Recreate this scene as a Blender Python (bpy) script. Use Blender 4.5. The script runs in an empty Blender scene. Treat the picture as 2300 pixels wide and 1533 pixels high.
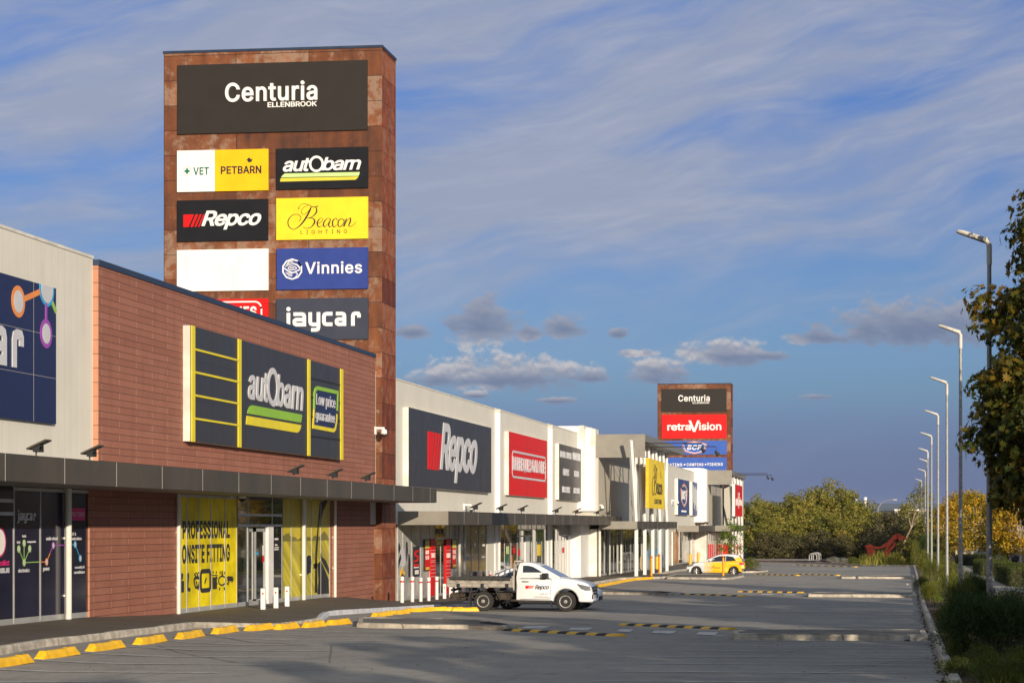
import bpy, math, random
from mathutils import Vector, Matrix, noise as mnoise
random.seed(7)
SC = bpy.context.scene
COL = SC.collection
R = math.radians
# ------------------------------------------------------------------ camera
FPX = 4600.0; CXP = 1400.0; HORP = 1178.0; VPX = 1968.0       # focal length, principal point, horizon and street vanishing point in px of the 2300 px photo
TH = math.atan((VPX - CXP) / FPX); CT, ST = math.cos(TH), math.sin(TH)
cam_d = bpy.data.cameras.new('camera'); cam = bpy.data.objects.new('camera', cam_d); COL.objects.link(cam)
cam.location = (0, 0, 0); cam.rotation_euler = (R(90), 0, TH)
cam_d.sensor_width = 36; cam_d.lens = FPX / 2300 * 36
cam_d.shift_x = (1150 - CXP) / 2300; cam_d.shift_y = (HORP - 766.5) / 2300
cam_d.clip_start = 0.5; cam_d.clip_end = 30000
SC.camera = cam
# ------------------------------------------------------------------ sun, exposure
SUN = Vector((.55, -1, .24)).normalized()
SUN_EL = math.asin(SUN.z); SUN_AZ = math.atan2(SUN.x, SUN.y)
sd = bpy.data.lights.new('sun', 'SUN'); so = bpy.data.objects.new('sun', sd); COL.objects.link(so)
sd.energy = 4.2; sd.angle = R(.55); sd.color = (1, .86, .68)
so.rotation_euler = SUN.to_track_quat('Z', 'Y').to_euler(); so.location = (30, -60, 40)
SC.view_settings.view_transform = 'Standard'; SC.view_settings.look = 'None'
SC.view_settings.exposure = 0.35; SC.view_settings.gamma = 1
SC.cycles.max_bounces = 6; SC.cycles.transparent_max_bounces = 6
try:
    SC.cycles.use_denoising = True
except Exception:
    pass

# ------------------------------------------------------------------ node helper
class NT:
    def __init__(s, tree):
        s.t = tree; s.n = tree.nodes; s.l = tree.links
    def new(s, typ, **kw):
        nd = s.n.new(typ)
        for k, v in kw.items():
            if k == 'ins':
                for i, val in v.items(): s.put(nd.inputs[i], val)
            else: setattr(nd, k, v)
        return nd
    def put(s, inp, val):
        if isinstance(val, bpy.types.NodeSocket): s.l.new(val, inp)
        else:
            try: inp.default_value = val
            except Exception: inp.default_value = tuple(val) + (1,)
    def m(s, op, a, b=None, c=None, clamp=False):
        nd = s.n.new('ShaderNodeMath'); nd.operation = op; nd.use_clamp = clamp
        s.put(nd.inputs[0], a)
        if b is not None: s.put(nd.inputs[1], b)
        if c is not None: s.put(nd.inputs[2], c)
        return nd.outputs[0]
    def mix(s, f, a, b, blend='MIX'):
        nd = s.n.new('ShaderNodeMix'); nd.data_type = 'RGBA'; nd.blend_type = blend
        s.put(nd.inputs[0], f); s.put(nd.inputs[6], a); s.put(nd.inputs[7], b)
        return nd.outputs[2]
    def xyz(s, v):
        nd = s.n.new('ShaderNodeSeparateXYZ'); s.l.new(v, nd.inputs[0]); return nd.outputs
    def comb(s, x, y, z):
        nd = s.n.new('ShaderNodeCombineXYZ')
        for i, v in enumerate((x, y, z)): s.put(nd.inputs[i], v)
        return nd.outputs[0]
    def noise(s, vec, scale, detail=3, rough=.5, dist=0):
        nd = s.n.new('ShaderNodeTexNoise'); s.l.new(vec, nd.inputs['Vector'])
        nd.inputs['Scale'].default_value = scale; nd.inputs['Detail'].default_value = detail
        nd.inputs['Roughness'].default_value = rough; nd.inputs['Distortion'].default_value = dist
        return nd.outputs[0]
    def ramp(s, fac, stops):
        nd = s.n.new('ShaderNodeValToRGB'); s.l.new(fac, nd.inputs[0])
        e = nd.color_ramp.elements
        while len(e) > 1: e.remove(e[-1])
        e[0].position = stops[0][0]; e[0].color = tuple(stops[0][1]) + (1,)
        for p, c in stops[1:]:
            q = e.new(p); q.color = tuple(c) + (1,)
        return nd.outputs[0]
    def sstep(s, x, a, b):
        nd = s.n.new('ShaderNodeMapRange'); nd.interpolation_type = 'SMOOTHSTEP'
        s.put(nd.inputs[0], x); s.put(nd.inputs[1], a); s.put(nd.inputs[2], b)
        nd.inputs[3].default_value = 0; nd.inputs[4].default_value = 1
        return nd.outputs[0]

def g2(v): return tuple((x / 255 / 12.92 if x / 255 <= .04045 else ((x / 255 + .055) / 1.055) ** 2.4) for x in v)

# ------------------------------------------------------------------ world
w = bpy.data.worlds.new("World"); SC.world = w; w.use_nodes = True
wn = NT(w.node_tree)
for nd in list(wn.n): wn.n.remove(nd)
out = wn.new('ShaderNodeOutputWorld'); bg = wn.new('ShaderNodeBackground')
sky = wn.new('ShaderNodeTexSky'); sky.sky_type = 'NISHITA'; sky.sun_disc = False
sky.sun_elevation = SUN_EL; sky.sun_rotation = SUN_AZ; sky.altitude = 30; sky.air_density = 1.0; sky.dust_density = .6; sky.ozone_density = 2.0
tc = wn.new('ShaderNodeTexCoord')
X, Y, Z = wn.xyz(tc.outputs['Generated'])
az = wn.m('ARCTAN2', X, Y)                       # azimuth east of +Y
hy = wn.m('SQRT', wn.m('ADD', wn.m('MULTIPLY', X, X), wn.m('MULTIPLY', Y, Y)))
el = wn.m('ARCTAN2', Z, hy)
DEG = 57.29578
azd = wn.m('MULTIPLY', az, DEG); eld = wn.m('MULTIPLY', el, DEG)
# tint of the sky by elevation, its unseen top boosted warm for fill light
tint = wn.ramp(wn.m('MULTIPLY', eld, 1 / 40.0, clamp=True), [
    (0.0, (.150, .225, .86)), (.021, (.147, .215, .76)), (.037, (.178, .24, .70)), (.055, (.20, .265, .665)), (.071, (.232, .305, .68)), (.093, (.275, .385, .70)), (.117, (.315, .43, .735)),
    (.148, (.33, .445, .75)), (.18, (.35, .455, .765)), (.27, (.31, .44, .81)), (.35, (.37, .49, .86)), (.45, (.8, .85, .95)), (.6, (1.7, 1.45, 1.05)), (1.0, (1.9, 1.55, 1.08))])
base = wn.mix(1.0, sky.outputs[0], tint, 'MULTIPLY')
# high thin streaks, rising to the right
u = wn.m('ADD', wn.m('MULTIPLY', azd, .978), wn.m('MULTIPLY', eld, .208))
v = wn.m('SUBTRACT', wn.m('MULTIPLY', eld, .978), wn.m('MULTIPLY', azd, .208))
wv = wn.noise(wn.comb(wn.m('MULTIPLY', azd, .12), wn.m('MULTIPLY', eld, .2), 0.0), 1.0, 2)
vv = wn.m('ADD', v, wn.m('MULTIPLY', wv, 3.2))
n1 = wn.noise(wn.comb(wn.m('MULTIPLY', u, .085), wn.m('MULTIPLY', vv, .42), 3.1), 1.0, 7, .6, .15)
n2 = wn.noise(wn.comb(wn.m('MULTIPLY', u, .35), wn.m('MULTIPLY', vv, 1.9), 7.7), 1.0, 5, .6, .12)
n3 = wn.noise(wn.comb(wn.m('MULTIPLY', u, .045), wn.m('MULTIPLY', vv, .12), 1.3), 1.0, 3, .5)
st = wn.m('ADD', wn.m('ADD', wn.m('MULTIPLY', n1, .62), wn.m('MULTIPLY', n2, .13)), wn.m('MULTIPLY', n3, .47))
hi = wn.sstep(eld, 3.6, 8.0)
st = wn.m('SUBTRACT', st, wn.m('MULTIPLY', wn.m('SUBTRACT', 1.0, hi), .07))
cir = wn.m('MULTIPLY', wn.sstep(st, .47, .74), wn.m('ADD', .12, wn.m('MULTIPLY', hi, .80)))
fine = wn.m('MULTIPLY', wn.sstep(n2, .42, .85), .5)
base = wn.mix(cir, base, wn.mix(fine, (2.65, 2.95, 3.85), (3.8, 3.95, 4.7)))
# low cumulus: (azimuth, elevation, half width, half height) of each bank, then broken up by noise
def cb(px, py): return math.degrees(math.atan((px - CXP) / FPX) - TH), math.degrees(math.atan((HORP - py) / FPX))
banks = [(1085, 735, 62, 44, .25), (1268, 738, 38, 20, .3), (1190, 752, 26, 12, .2), (925, 750, 30, 14, .3), (1125, 846, 150, 30, .9), (1320, 850, 46, 10, .4), (1070, 888, 24, 8, .7),
         (1475, 836, 52, 26, .85), (1630, 798, 78, 22, .75), (1730, 800, 44, 10, .4), (1830, 762, 46, 12, .2), (2070, 740, 165, 40, .3), (1435, 795, 40, 7, .5), (985, 855, 45, 14, .7),
         (1390, 750, 20, 8, .3), (1530, 905, 40, 6, .3), (1840, 893, 26, 5, .3), (1250, 900, 30, 6, .4)]
mask = None; topc = None
nb = wn.noise(wn.comb(wn.m('MULTIPLY', azd, 1.6), wn.m('MULTIPLY', eld, 2.4), 5.0), 1.0, 6, .6)
nb2 = wn.noise(wn.comb(wn.m('MULTIPLY', azd, 1.6), wn.m('MULTIPLY', wn.m('ADD', eld, .13), 2.4), 5.0), 1.0, 6, .6)
for (px, py, hw, hh, wh) in banks:
    a0, e0 = cb(px, py); a0 = -a0 if False else a0
    sx = math.degrees(hw * 1.6 / FPX); sy = math.degrees(hh * 1.7 / FPX)
    dx = wn.m('DIVIDE', wn.m('SUBTRACT', azd, a0), sx); dy = wn.m('DIVIDE', wn.m('SUBTRACT', eld, e0), sy)
    # flat base: lower half falls off faster
    dy2 = wn.m('MULTIPLY', dy, wn.m('SUBTRACT', 1.25, wn.m('MULTIPLY', wn.m('GREATER_THAN', dy, 0.0), .35)))
    q = wn.m('SUBTRACT', 1.0, wn.m('SQRT', wn.m('ADD', wn.m('MULTIPLY', dx, dx), wn.m('MULTIPLY', dy2, dy2))))
    q = wn.m('MAXIMUM', q, -1.5)
    t = wn.m('MULTIPLY', wn.sstep(dy, -.25, .7), wh); t = wn.m('MULTIPLY', t, wn.sstep(q, -1.0, .1))
    mask = q if mask is None else wn.m('MAXIMUM', mask, q)
    topc = t if topc is None else wn.m('MAXIMUM', topc, t)
mk = wn.m('ADD', wn.m('MULTIPLY', mask, 1.25), wn.m('MULTIPLY', wn.m('SUBTRACT', nb, .5), 2.3))
cum = wn.sstep(mk, .0, .6)
lit = wn.m('MULTIPLY', topc, wn.m('ADD', .35, wn.m('MULTIPLY', wn.sstep(wn.m('SUBTRACT', nb, nb2), -.14, .14), .65)))
ccol = wn.mix(lit, wn.mix(wn.sstep(mk, .1, 1.2), (1.85, 2.2, 3.05), (1.3, 1.6, 2.5)), (5.4, 5.0, 4.8))
base = wn.mix(wn.m('MULTIPLY', cum, .88), base, ccol)
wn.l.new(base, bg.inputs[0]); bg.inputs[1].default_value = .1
wn.l.new(bg.outputs[0], out.inputs[0])

# ------------------------------------------------------------------ photo <-> world helpers
def lerp_tab(tab, x):
    if x <= tab[0][0]:
        a, b = tab[0], tab[1]
    elif x >= tab[-1][0]:
        a, b = tab[-2], tab[-1]
    else:
        for a, b in zip(tab, tab[1:]):
            if a[0] <= x <= b[0]: break
    return a[1] + (b[1] - a[1]) * (x - a[0]) / (b[0] - a[0])
GT = [(-100, -1.0), (0, -1.8), (36, -2.42), (56, -2.76), (74, -3.12), (85, -3.25), (100, -3.36), (140, -3.54), (155, -3.64), (200, -4.0), (260, -4.4), (340, -4.7), (2000, -8), (20000, -60)]
WB = [(0, -2.0), (30, -2.1), (45.6, -2.25), (50.7, -2.28), (57.4, -2.49), (62.5, -2.51), (73, -2.57), (76, -2.68), (79.4, -2.93), (83.3, -3.12), (100, -3.25), (139, -3.4), (200, -3.9), (260, -4.25), (340, -4.6)]
def W2(r, d): return (r * CT - d * ST, r * ST + d * CT)          # camera right / depth -> world x, y
def DR(x, y): return (-x * ST + y * CT, x * CT + y * ST)         # world -> depth, right
def G(x, y):                                                     # the car park falls away from the camera and rises gently to the kerb
    d = DR(x, y)[0]; f = min(1, max(0, (80 - d) / 18))
    return lerp_tab(GT, d) + .05 * min(4.5, max(0, -13.5 - x)) * f
def surf(px, py, fn, lo=8.0, hi=3000.0):                         # first point of the surface z = fn(x, y) seen at a pixel
    t = (px - CXP) / FPX; e = (HORP - py) / FPX; d = lo
    def below(d):
        x, y = W2(t * d, d); return e * d < fn(x, y)
    while not below(d) and d < hi: d += max(.5, d * .02)
    lo = d - max(.5, d * .02) * 1.05
    for _ in range(30):
        m = (lo + d) / 2
        if below(m): d = m
        else: lo = m
    x, y = W2(t * d, d)
    return (x, y, fn(x, y))
def og(px, py, dz=0.0):                                          # point of the ground seen at a pixel
    x, y, z = surf(px, py, G); return (x, y, z + dz)
def YX(px, X):                                                   # y where the plane x = X is seen at px
    t = (px - CXP) / FPX
    return X * (CT + t * ST) / (t * CT - ST)
def XY(px, Y):
    t = (px - CXP) / FPX
    return Y * (t * CT - ST) / (CT + t * ST)
def HZ(py, x, y): return (HORP - py) * DR(x, y)[0] / FPX
def ro(v): return v * CT                                         # vp offset -> world x
def wd(px, d): return W2((px - CXP) / FPX * d, d)

# ------------------------------------------------------------------ object helpers
ORG = {}
def tag(o, label=None, cat=None, group=None, kind=None):
    if label: o['label'] = label
    if cat: o['category'] = cat
    if group: o['group'] = group
    if kind: o['kind'] = kind
    return o
def thing(name, label, cat, loc=(0, 0, 0), rz=0.0, group=None):
    o = bpy.data.objects.new(name, None); COL.objects.link(o)
    o.location = loc; o.rotation_euler = (0, 0, rz); o.empty_display_size = .3
    ORG[o] = (Vector(loc), rz)
    return tag(o, label, cat, group)
class MB:
    def __init__(s): s.v = []; s.f = []; s.mi = []
    def add(s, vs, fs, m=0):
        k = len(s.v); s.v += [tuple(p) for p in vs]
        for f in fs: s.f.append([i + k for i in f]); s.mi.append(m)
        return s
    def box(s, x0, x1, y0, y1, z0, z1, m=0):
        vs = [(x, y, z) for x in (x0, x1) for y in (y0, y1) for z in (z0, z1)]
        return s.add(vs, [(0, 1, 3, 2), (4, 6, 7, 5), (0, 4, 5, 1), (2, 3, 7, 6), (0, 2, 6, 4), (1, 5, 7, 3)], m)
    def rbox(s, x0, x1, y0, y1, z0, z1, b=.02, m=0):             # box with chamfered edges
        vs = []
        for sx, xa in ((-1, x0), (1, x1)):
            for sy, ya in ((-1, y0), (1, y1)):
                for sz, za in ((-1, z0), (1, z1)):
                    vs += [(xa, ya - sy * b, za - sz * b), (xa - sx * b, ya, za - sz * b), (xa - sx * b, ya - sy * b, za)]
        def c(sx, sy, sz, k): return ((sx * 2 + sy) * 2 + sz) * 3 + k
        fs = []
        for q in (0, 1): fs.append([c(q, a, b2, 0) for a, b2 in ((0, 0), (0, 1), (1, 1), (1, 0))])
        for q in (0, 1): fs.append([c(a, q, b2, 1) for a, b2 in ((0, 0), (0, 1), (1, 1), (1, 0))])
        for q in (0, 1): fs.append([c(a, b2, q, 2) for a, b2 in ((0, 0), (0, 1), (1, 1), (1, 0))])
        for a in (0, 1):
            for b2 in (0, 1):
                fs.append([c(a, b2, 0, 0), c(a, b2, 1, 0), c(a, b2, 1, 1), c(a, b2, 0, 1)])
                fs.append([c(a, 0, b2, 0), c(a, 1, b2, 0), c(a, 1, b2, 2), c(a, 0, b2, 2)])
                fs.append([c(0, a, b2, 1), c(1, a, b2, 1), c(1, a, b2, 2), c(0, a, b2, 2)])
                for d in (0, 1): fs.append([c(a, b2, d, 0), c(a, b2, d, 1), c(a, b2, d, 2)])
        return s.add(vs, fs, m)
    def prism(s, poly, fn, n0, n1, m=0):                         # poly of (u, v), fn(u, v, n) -> xyz
        k = len(poly)
        vs = [fn(u, v, n0) for u, v in poly] + [fn(u, v, n1) for u, v in poly]
        return s.add(vs, [list(range(k))[::-1], list(range(k, 2 * k))] + [(i, (i + 1) % k, k + (i + 1) % k, k + i) for i in range(k)], m)
    def tube(s, pts, rs, n=8, cap=True, m=0):
        pts = [Vector(p) for p in pts]
        if not hasattr(rs, '__len__'): rs = [rs] * len(pts)
        rings = []; prev = None
        for i, p in enumerate(pts):
            t = (pts[min(i + 1, len(pts) - 1)] - pts[max(i - 1, 0)]).normalized()
            a = prev if prev is not None else (Vector((0, 0, 1)) if abs(t.z) < .9 else Vector((1, 0, 0)))
            a = (a - t * a.dot(t)); a = a.normalized() if a.length > 1e-6 else Vector((1, 0, 0)).cross(t).normalized()
            prev = a; b = t.cross(a)
            rings.append([p + (a * math.cos(2 * math.pi * j / n) + b * math.sin(2 * math.pi * j / n)) * rs[i] for j in range(n)])
        vs = [q for r in rings for q in r]; fs = []
        for i in range(len(pts) - 1):
            for j in range(n): fs.append((i * n + j, i * n + (j + 1) % n, (i + 1) * n + (j + 1) % n, (i + 1) * n + j))
        if cap: fs += [list(range(n))[::-1], [(len(pts) - 1) * n + j for j in range(n)]]
        return s.add(vs, fs, m)
    def lathe(s, prof, n=16, axis='z', c=(0, 0, 0), m=0):        # prof of (r, h)
        vs = []
        for r, h in prof:
            for j in range(n):
                a = 2 * math.pi * j / n; x, y = r * math.cos(a), r * math.sin(a)
                p = (x, y, h) if axis == 'z' else (x, h, y)
                vs.append((p[0] + c[0], p[1] + c[1], p[2] + c[2]))
        fs = []
        for i in range(len(prof) - 1):
            for j in range(n): fs.append((i * n + j, i * n + (j + 1) % n, (i + 1) * n + (j + 1) % n, (i + 1) * n + j))
        fs += [list(range(n))[::-1], [(len(prof) - 1) * n + j for j in range(n)]]
        return s.add(vs, fs, m)
    def build(s, name, mats, parent=None, smooth=False, local=False, recalc=True):
        me = bpy.data.meshes.new(name)
        vs = s.v
        if parent is not None and not local:
            o0, rz = ORG[parent]; ca, sa = math.cos(-rz), math.sin(-rz)
            vs = [((x - o0.x) * ca - (y - o0.y) * sa, (x - o0.x) * sa + (y - o0.y) * ca, z - o0.z) for x, y, z in vs]
        me.from_pydata(vs, [], s.f)
        if not isinstance(mats, (list, tuple)): mats = [mats]
        for m in mats: me.materials.append(m)
        if len(mats) > 1: me.polygons.foreach_set('material_index', s.mi)
        if recalc:
            import bmesh
            b = bmesh.new(); b.from_mesh(me); bmesh.ops.recalc_face_normals(b, faces=b.faces); b.to_mesh(me); b.free()
        me.update()
        o = bpy.data.objects.new(name, me); COL.objects.link(o)
        if smooth:
            me.polygons.foreach_set('use_smooth', [True] * len(me.polygons))
            if smooth != 'all': me.set_sharp_from_angle(angle=R(35 if smooth is True else smooth))
        if parent is not None: o.parent = parent; ORG[o] = ORG[parent]
        else: ORG[o] = (Vector((0, 0, 0)), 0.0)
        return o
def recenter(o, loc):                                            # move a one-mesh thing's origin to its base
    me = o.data; L = Vector(loc)
    me.transform(Matrix.Translation(-L)); o.location = L; ORG[o] = (L, 0.0)
    return o
def copy_tree(o, parent=None):
    c = o.copy(); COL.objects.link(c)
    if parent is not None: c.parent = parent
    ORG[c] = ORG.get(o, (Vector((0, 0, 0)), 0.0))
    for ch in list(o.children): copy_tree(ch, c)
    return c

# ------------------------------------------------------------------ materials
def mat(name, col, rough=.6, var=.12, scale=1.5, bump=0.0, bscale=40, metal=0.0, spec=.5, coat=0.0, col2=None, streak=0.0):
    m = bpy.data.materials.new(name); m.use_nodes = True; t = NT(m.node_tree)
    p = t.n['Principled BSDF']; ge = t.new('ShaderNodeNewGeometry'); pos = ge.outputs['Position']
    n = t.noise(pos, scale, 4, .6)
    c2 = col2 or tuple(x * (1 - var * 1.6) for x in col); c1 = tuple(min(1, x * (1 + var * .8)) for x in col) if not col2 else col
    c = t.mix(t.sstep(n, .32, .68), c2, c1)
    if streak:
        x, y, z = t.xyz(pos)
        sn = t.noise(t.comb(t.m('MULTIPLY', x, 3.0), t.m('MULTIPLY', y, 3.0), t.m('MULTIPLY', z, .25)), 1.0, 4, .6)
        c = t.mix(t.m('MULTIPLY', t.sstep(sn, .5, .75), streak), c, tuple(q * .55 for q in col))
    t.l.new(c, p.inputs['Base Color'])
    t.l.new(t.m('ADD', rough, t.m('MULTIPLY', t.m('SUBTRACT', n, .5), .25)), p.inputs['Roughness'])
    p.inputs['Metallic'].default_value = metal; p.inputs['Specular IOR Level'].default_value = spec
    p.inputs['Coat Weight'].default_value = coat
    if bump:
        b = t.new('ShaderNodeBump'); b.inputs['Strength'].default_value = bump; b.inputs['Distance'].default_value = .02
        t.l.new(t.noise(pos, bscale, 3), b.inputs['Height']); t.l.new(b.outputs[0], p.inputs['Normal'])
    return m
def flat(name, col, rough=.5, **k): return mat(name, col, rough, var=.04, **k)

def m_ribbed(name, col, pitch=.39, ax='y'):
    m = bpy.data.materials.new(name); m.use_nodes = True; t = NT(m.node_tree); p = t.n['Principled BSDF']
    pos = t.new('ShaderNodeNewGeometry').outputs['Position']; x, y, z = t.xyz(pos)
    s_ = y if ax == 'y' else x
    fr = t.m('FRACT', t.m('DIVIDE', s_, pitch)); d = t.m('ABSOLUTE', t.m('SUBTRACT', fr, .5))
    groove = t.sstep(d, .47, .5)
    fine = t.m('FRACT', t.m('DIVIDE', s_, pitch / 6)); fd = t.m('ABSOLUTE', t.m('SUBTRACT', fine, .5))
    n = t.noise(pos, .7, 4, .6); st_ = t.noise(t.comb(t.m('MULTIPLY', x, 2.0), t.m('MULTIPLY', y, 2.0), t.m('MULTIPLY', z, .18)), 1.0, 4, .65)
    c = t.mix(t.sstep(n, .3, .7), tuple(q * .93 for q in col), col)
    c = t.mix(t.m('MULTIPLY', t.sstep(st_, .52, .8), .35), c, tuple(q * .72 for q in col))
    c = t.mix(t.m('MULTIPLY', groove, .3), c, tuple(q * .6 for q in col))
    t.l.new(c, p.inputs['Base Color']); p.inputs['Roughness'].default_value = .55
    h = t.m('ADD', t.m('MULTIPLY', groove, -1.0), t.m('MULTIPLY', t.sstep(fd, .3, .5), -.25))
    b = t.new('ShaderNodeBump'); b.inputs['Strength'].default_value = .5; b.inputs['Distance'].default_value = .012
    t.l.new(h, b.inputs['Height']); t.l.new(b.outputs[0], p.inputs['Normal'])
    return m
def m_cells(name, cw, chh, ax, cols, off=.5, jh=.008, jw=.006, jhc=(.02, .015, .012), jvc=None, z0=0.0, rust=False, s0=0.0, tj=1.0):
    m = bpy.data.materials.new(name); m.use_nodes = True; t = NT(m.node_tree); p = t.n['Principled BSDF']
    pos = t.new('ShaderNodeNewGeometry').outputs['Position']; x, y, z = t.xyz(pos)
    s_ = t.m('SUBTRACT', (y if ax == 'y' else x), s0)
    zz = t.m('DIVIDE', t.m('SUBTRACT', z, z0), chh); row = t.m('FLOOR', zz); fz = t.m('FRACT', zz)
    sh = t.m('MULTIPLY', t.m('FRACT', t.m('MULTIPLY', row, .5)), 2 * off)
    uu = t.m('ADD', t.m('DIVIDE', s_, cw), sh); cl = t.m('FLOOR', uu); fu = t.m('FRACT', uu)
    wnz = t.new('ShaderNodeTexWhiteNoise'); wnz.noise_dimensions = '3D'
    t.l.new(t.comb(cl, row, .37), wnz.inputs['Vector']); rnd = wnz.outputs['Value']
    hj = t.m('LESS_THAN', t.m('MULTIPLY', fz, chh), jh); vj = t.m('LESS_THAN', t.m('MULTIPLY', fu, cw), jw)
    n = t.noise(pos, 1.3, 5, .65); nf = t.noise(pos, 14, 4, .7)
    stk = t.noise(t.comb(t.m('MULTIPLY', x, 2.5), t.m('MULTIPLY', y, 2.5), t.m('MULTIPLY', z, .35)), 1.0, 5, .65)
    if rust:
        f = t.m('ADD', t.m('ADD', .06, t.m('MULTIPLY', rnd, .25)), t.m('ADD', t.m('MULTIPLY', stk, .55), t.m('MULTIPLY', t.m('SUBTRACT', n, .5), .5)))
        c = t.ramp(f, [(.2, cols[0]), (.42, cols[1]), (.58, cols[2]), (.78, cols[3])])
        pat = t.noise(pos, 2.2, 6, .75)
        c = t.mix(t.m('MULTIPLY', t.sstep(t.m('ADD', pat, t.m('MULTIPLY', rnd, .22)), .6, .78), .6), c, cols[4])
        c = t.mix(t.m('MULTIPLY', t.m('SUBTRACT', nf, .5), .6, clamp=True), c, cols[0])
    else:
        c = t.mix(rnd, cols[0], cols[1]); c = t.mix(t.m('MULTIPLY', t.sstep(n, .45, .75), .4), c, cols[2])
        c = t.mix(t.m('MULTIPLY', t.sstep(stk, .48, .72), .32), c, tuple(q * .62 for q in cols[1]))
        c = t.mix(t.m('MULTIPLY', t.sstep(nf, .45, .7), .25), c, tuple(q * .7 for q in cols[0]))
    c = t.mix(t.m('MULTIPLY', vj, tj), c, jvc or jhc); c = t.mix(hj, c, jhc)
    t.l.new(c, p.inputs['Base Color']); t.l.new(t.m('ADD', .6, t.m('MULTIPLY', n, .25)), p.inputs['Roughness']); p.inputs['Specular IOR Level'].default_value = .3
    b = t.new('ShaderNodeBump'); b.inputs['Strength'].default_value = .6; b.inputs['Distance'].default_value = .01
    h = t.m('SUBTRACT', t.m('ADD', t.m('MULTIPLY', nf, .25), t.m('MULTIPLY', rnd, .2)), t.m('MAXIMUM', hj, vj))
    t.l.new(h, b.inputs['Height']); t.l.new(b.outputs[0], p.inputs['Normal'])
    return m
def m_leaf(name, cols, trans=.35):
    m = bpy.data.materials.new(name); m.use_nodes = True; t = NT(m.node_tree); p = t.n['Principled BSDF']
    ge = t.new('ShaderNodeNewGeometry'); rnd = ge.outputs['Random Per Island']
    oi = t.new('ShaderNodeObjectInfo'); tcn = t.new('ShaderNodeTexCoord')
    n = t.noise(tcn.outputs['Object'], .55, 3, .6)
    f = t.m('ADD', t.m('MULTIPLY', rnd, .55), t.m('ADD', t.m('MULTIPLY', t.m('SUBTRACT', n, .5), 1.1), t.m('ADD', .12, t.m('MULTIPLY', oi.outputs['Random'], .22))))
    k = len(cols)
    c = t.ramp(f, [(.12 + .76 * i / (k - 1), cols[i]) for i in range(k)])
    t.l.new(c, p.inputs['Base Color']); p.inputs['Roughness'].default_value = .62; p.inputs['Specular IOR Level'].default_value = .25
    tr = t.new('ShaderNodeBsdfTranslucent'); t.l.new(c, tr.inputs[0]); mx = t.new('ShaderNodeMixShader'); mx.inputs[0].default_value = trans
    t.l.new(p.outputs[0], mx.inputs[1]); t.l.new(tr.outputs[0], mx.inputs[2])
    t.l.new(mx.outputs[0], t.n['Material Output'].inputs['Surface'])
    return m
def m_asphalt(name, col, dark, light):
    m = bpy.data.materials.new(name); m.use_nodes = True; t = NT(m.node_tree); p = t.n['Principled BSDF']
    pos = t.new('ShaderNodeNewGeometry').outputs['Position']; x, y, z = t.xyz(pos)
    n1 = t.noise(pos, .12, 5, .6); n2 = t.noise(pos, .9, 5, .65); n3 = t.noise(pos, 60, 2, .6)
    ny = t.noise(t.comb(t.m('MULTIPLY', x, .22), t.m('MULTIPLY', y, 1.1), 0.0), 1.0, 5, .65)   # tyre tracks run across the bays
    c = t.mix(t.sstep(n1, .35, .65), dark, col); c = t.mix(t.m('MULTIPLY', t.sstep(n2, .4, .75), .5), c, light)
    c = t.mix(t.m('MULTIPLY', t.sstep(ny, .55, .8), .45), c, dark)
    n4 = t.noise(pos, 5.0, 5, .7)
    c = t.mix(t.m('MULTIPLY', t.sstep(n4, .46, .68), .45), c, dark); c = t.mix(t.m('MULTIPLY', t.sstep(n4, .36, .30), .3), c, light)
    c = t.mix(t.m('MULTIPLY', t.sstep(n3, .52, .7), .45), c, tuple(q * 1.7 for q in light))
    c = t.mix(t.m('MULTIPLY', t.sstep(t.m('SUBTRACT', 1.0, n3), .55, .7), .4), c, tuple(q * .45 for q in dark))
    edge = t.sstep(x, -7.0, 1.5); edge = t.m('MULTIPLY', edge, t.m('LESS_THAN', x, 8.0))
    stn = t.noise(t.comb(t.m('MULTIPLY', x, .16), t.m('MULTIPLY', y, .9), 2.0), 1.0, 6, .7)
    c = t.mix(t.m('MULTIPLY', t.m('MULTIPLY', t.sstep(stn, .44, .66), edge), .62), c, tuple(q * .42 for q in dark))
    spots = t.noise(pos, 1.7, 2, .4)
    c = t.mix(t.m('MULTIPLY', t.sstep(spots, .70, .76), .55), c, tuple(q * .45 for q in dark))
    vo = t.new('ShaderNodeTexVoronoi'); vo.feature = 'DISTANCE_TO_EDGE'; vo.inputs['Scale'].default_value = .13
    t.l.new(t.mix(.06, pos, t.new('ShaderNodeTexNoise', ins={'Vector': pos, 'Scale': .8}).outputs[1]), vo.inputs['Vector'])
    crack = t.m('LESS_THAN', vo.outputs[0], .0022)
    c = t.mix(t.m('MULTIPLY', crack, .6), c, tuple(q * .4 for q in dark))
    n5 = t.noise(t.comb(t.m('MULTIPLY', x, 1.2), t.m('MULTIPLY', y, .5), 9.0), 1.0, 6, .75)
    c = t.mix(t.m('MULTIPLY', t.sstep(n5, .50, .66), .35), c, tuple(q * .6 for q in dark))
    t.l.new(c, p.inputs['Base Color']); t.l.new(t.m('ADD', .72, t.m('MULTIPLY', n2, .2)), p.inputs['Roughness']); p.inputs['Specular IOR Level'].default_value = .35
    b = t.new('ShaderNodeBump'); b.inputs['Strength'].default_value = .5; b.inputs['Distance'].default_value = .01
    t.l.new(t.m('ADD', n3, t.m('MULTIPLY', n2, .6)), b.inputs['Height']); t.l.new(b.outputs[0], p.inputs['Normal'])
    return m
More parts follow.
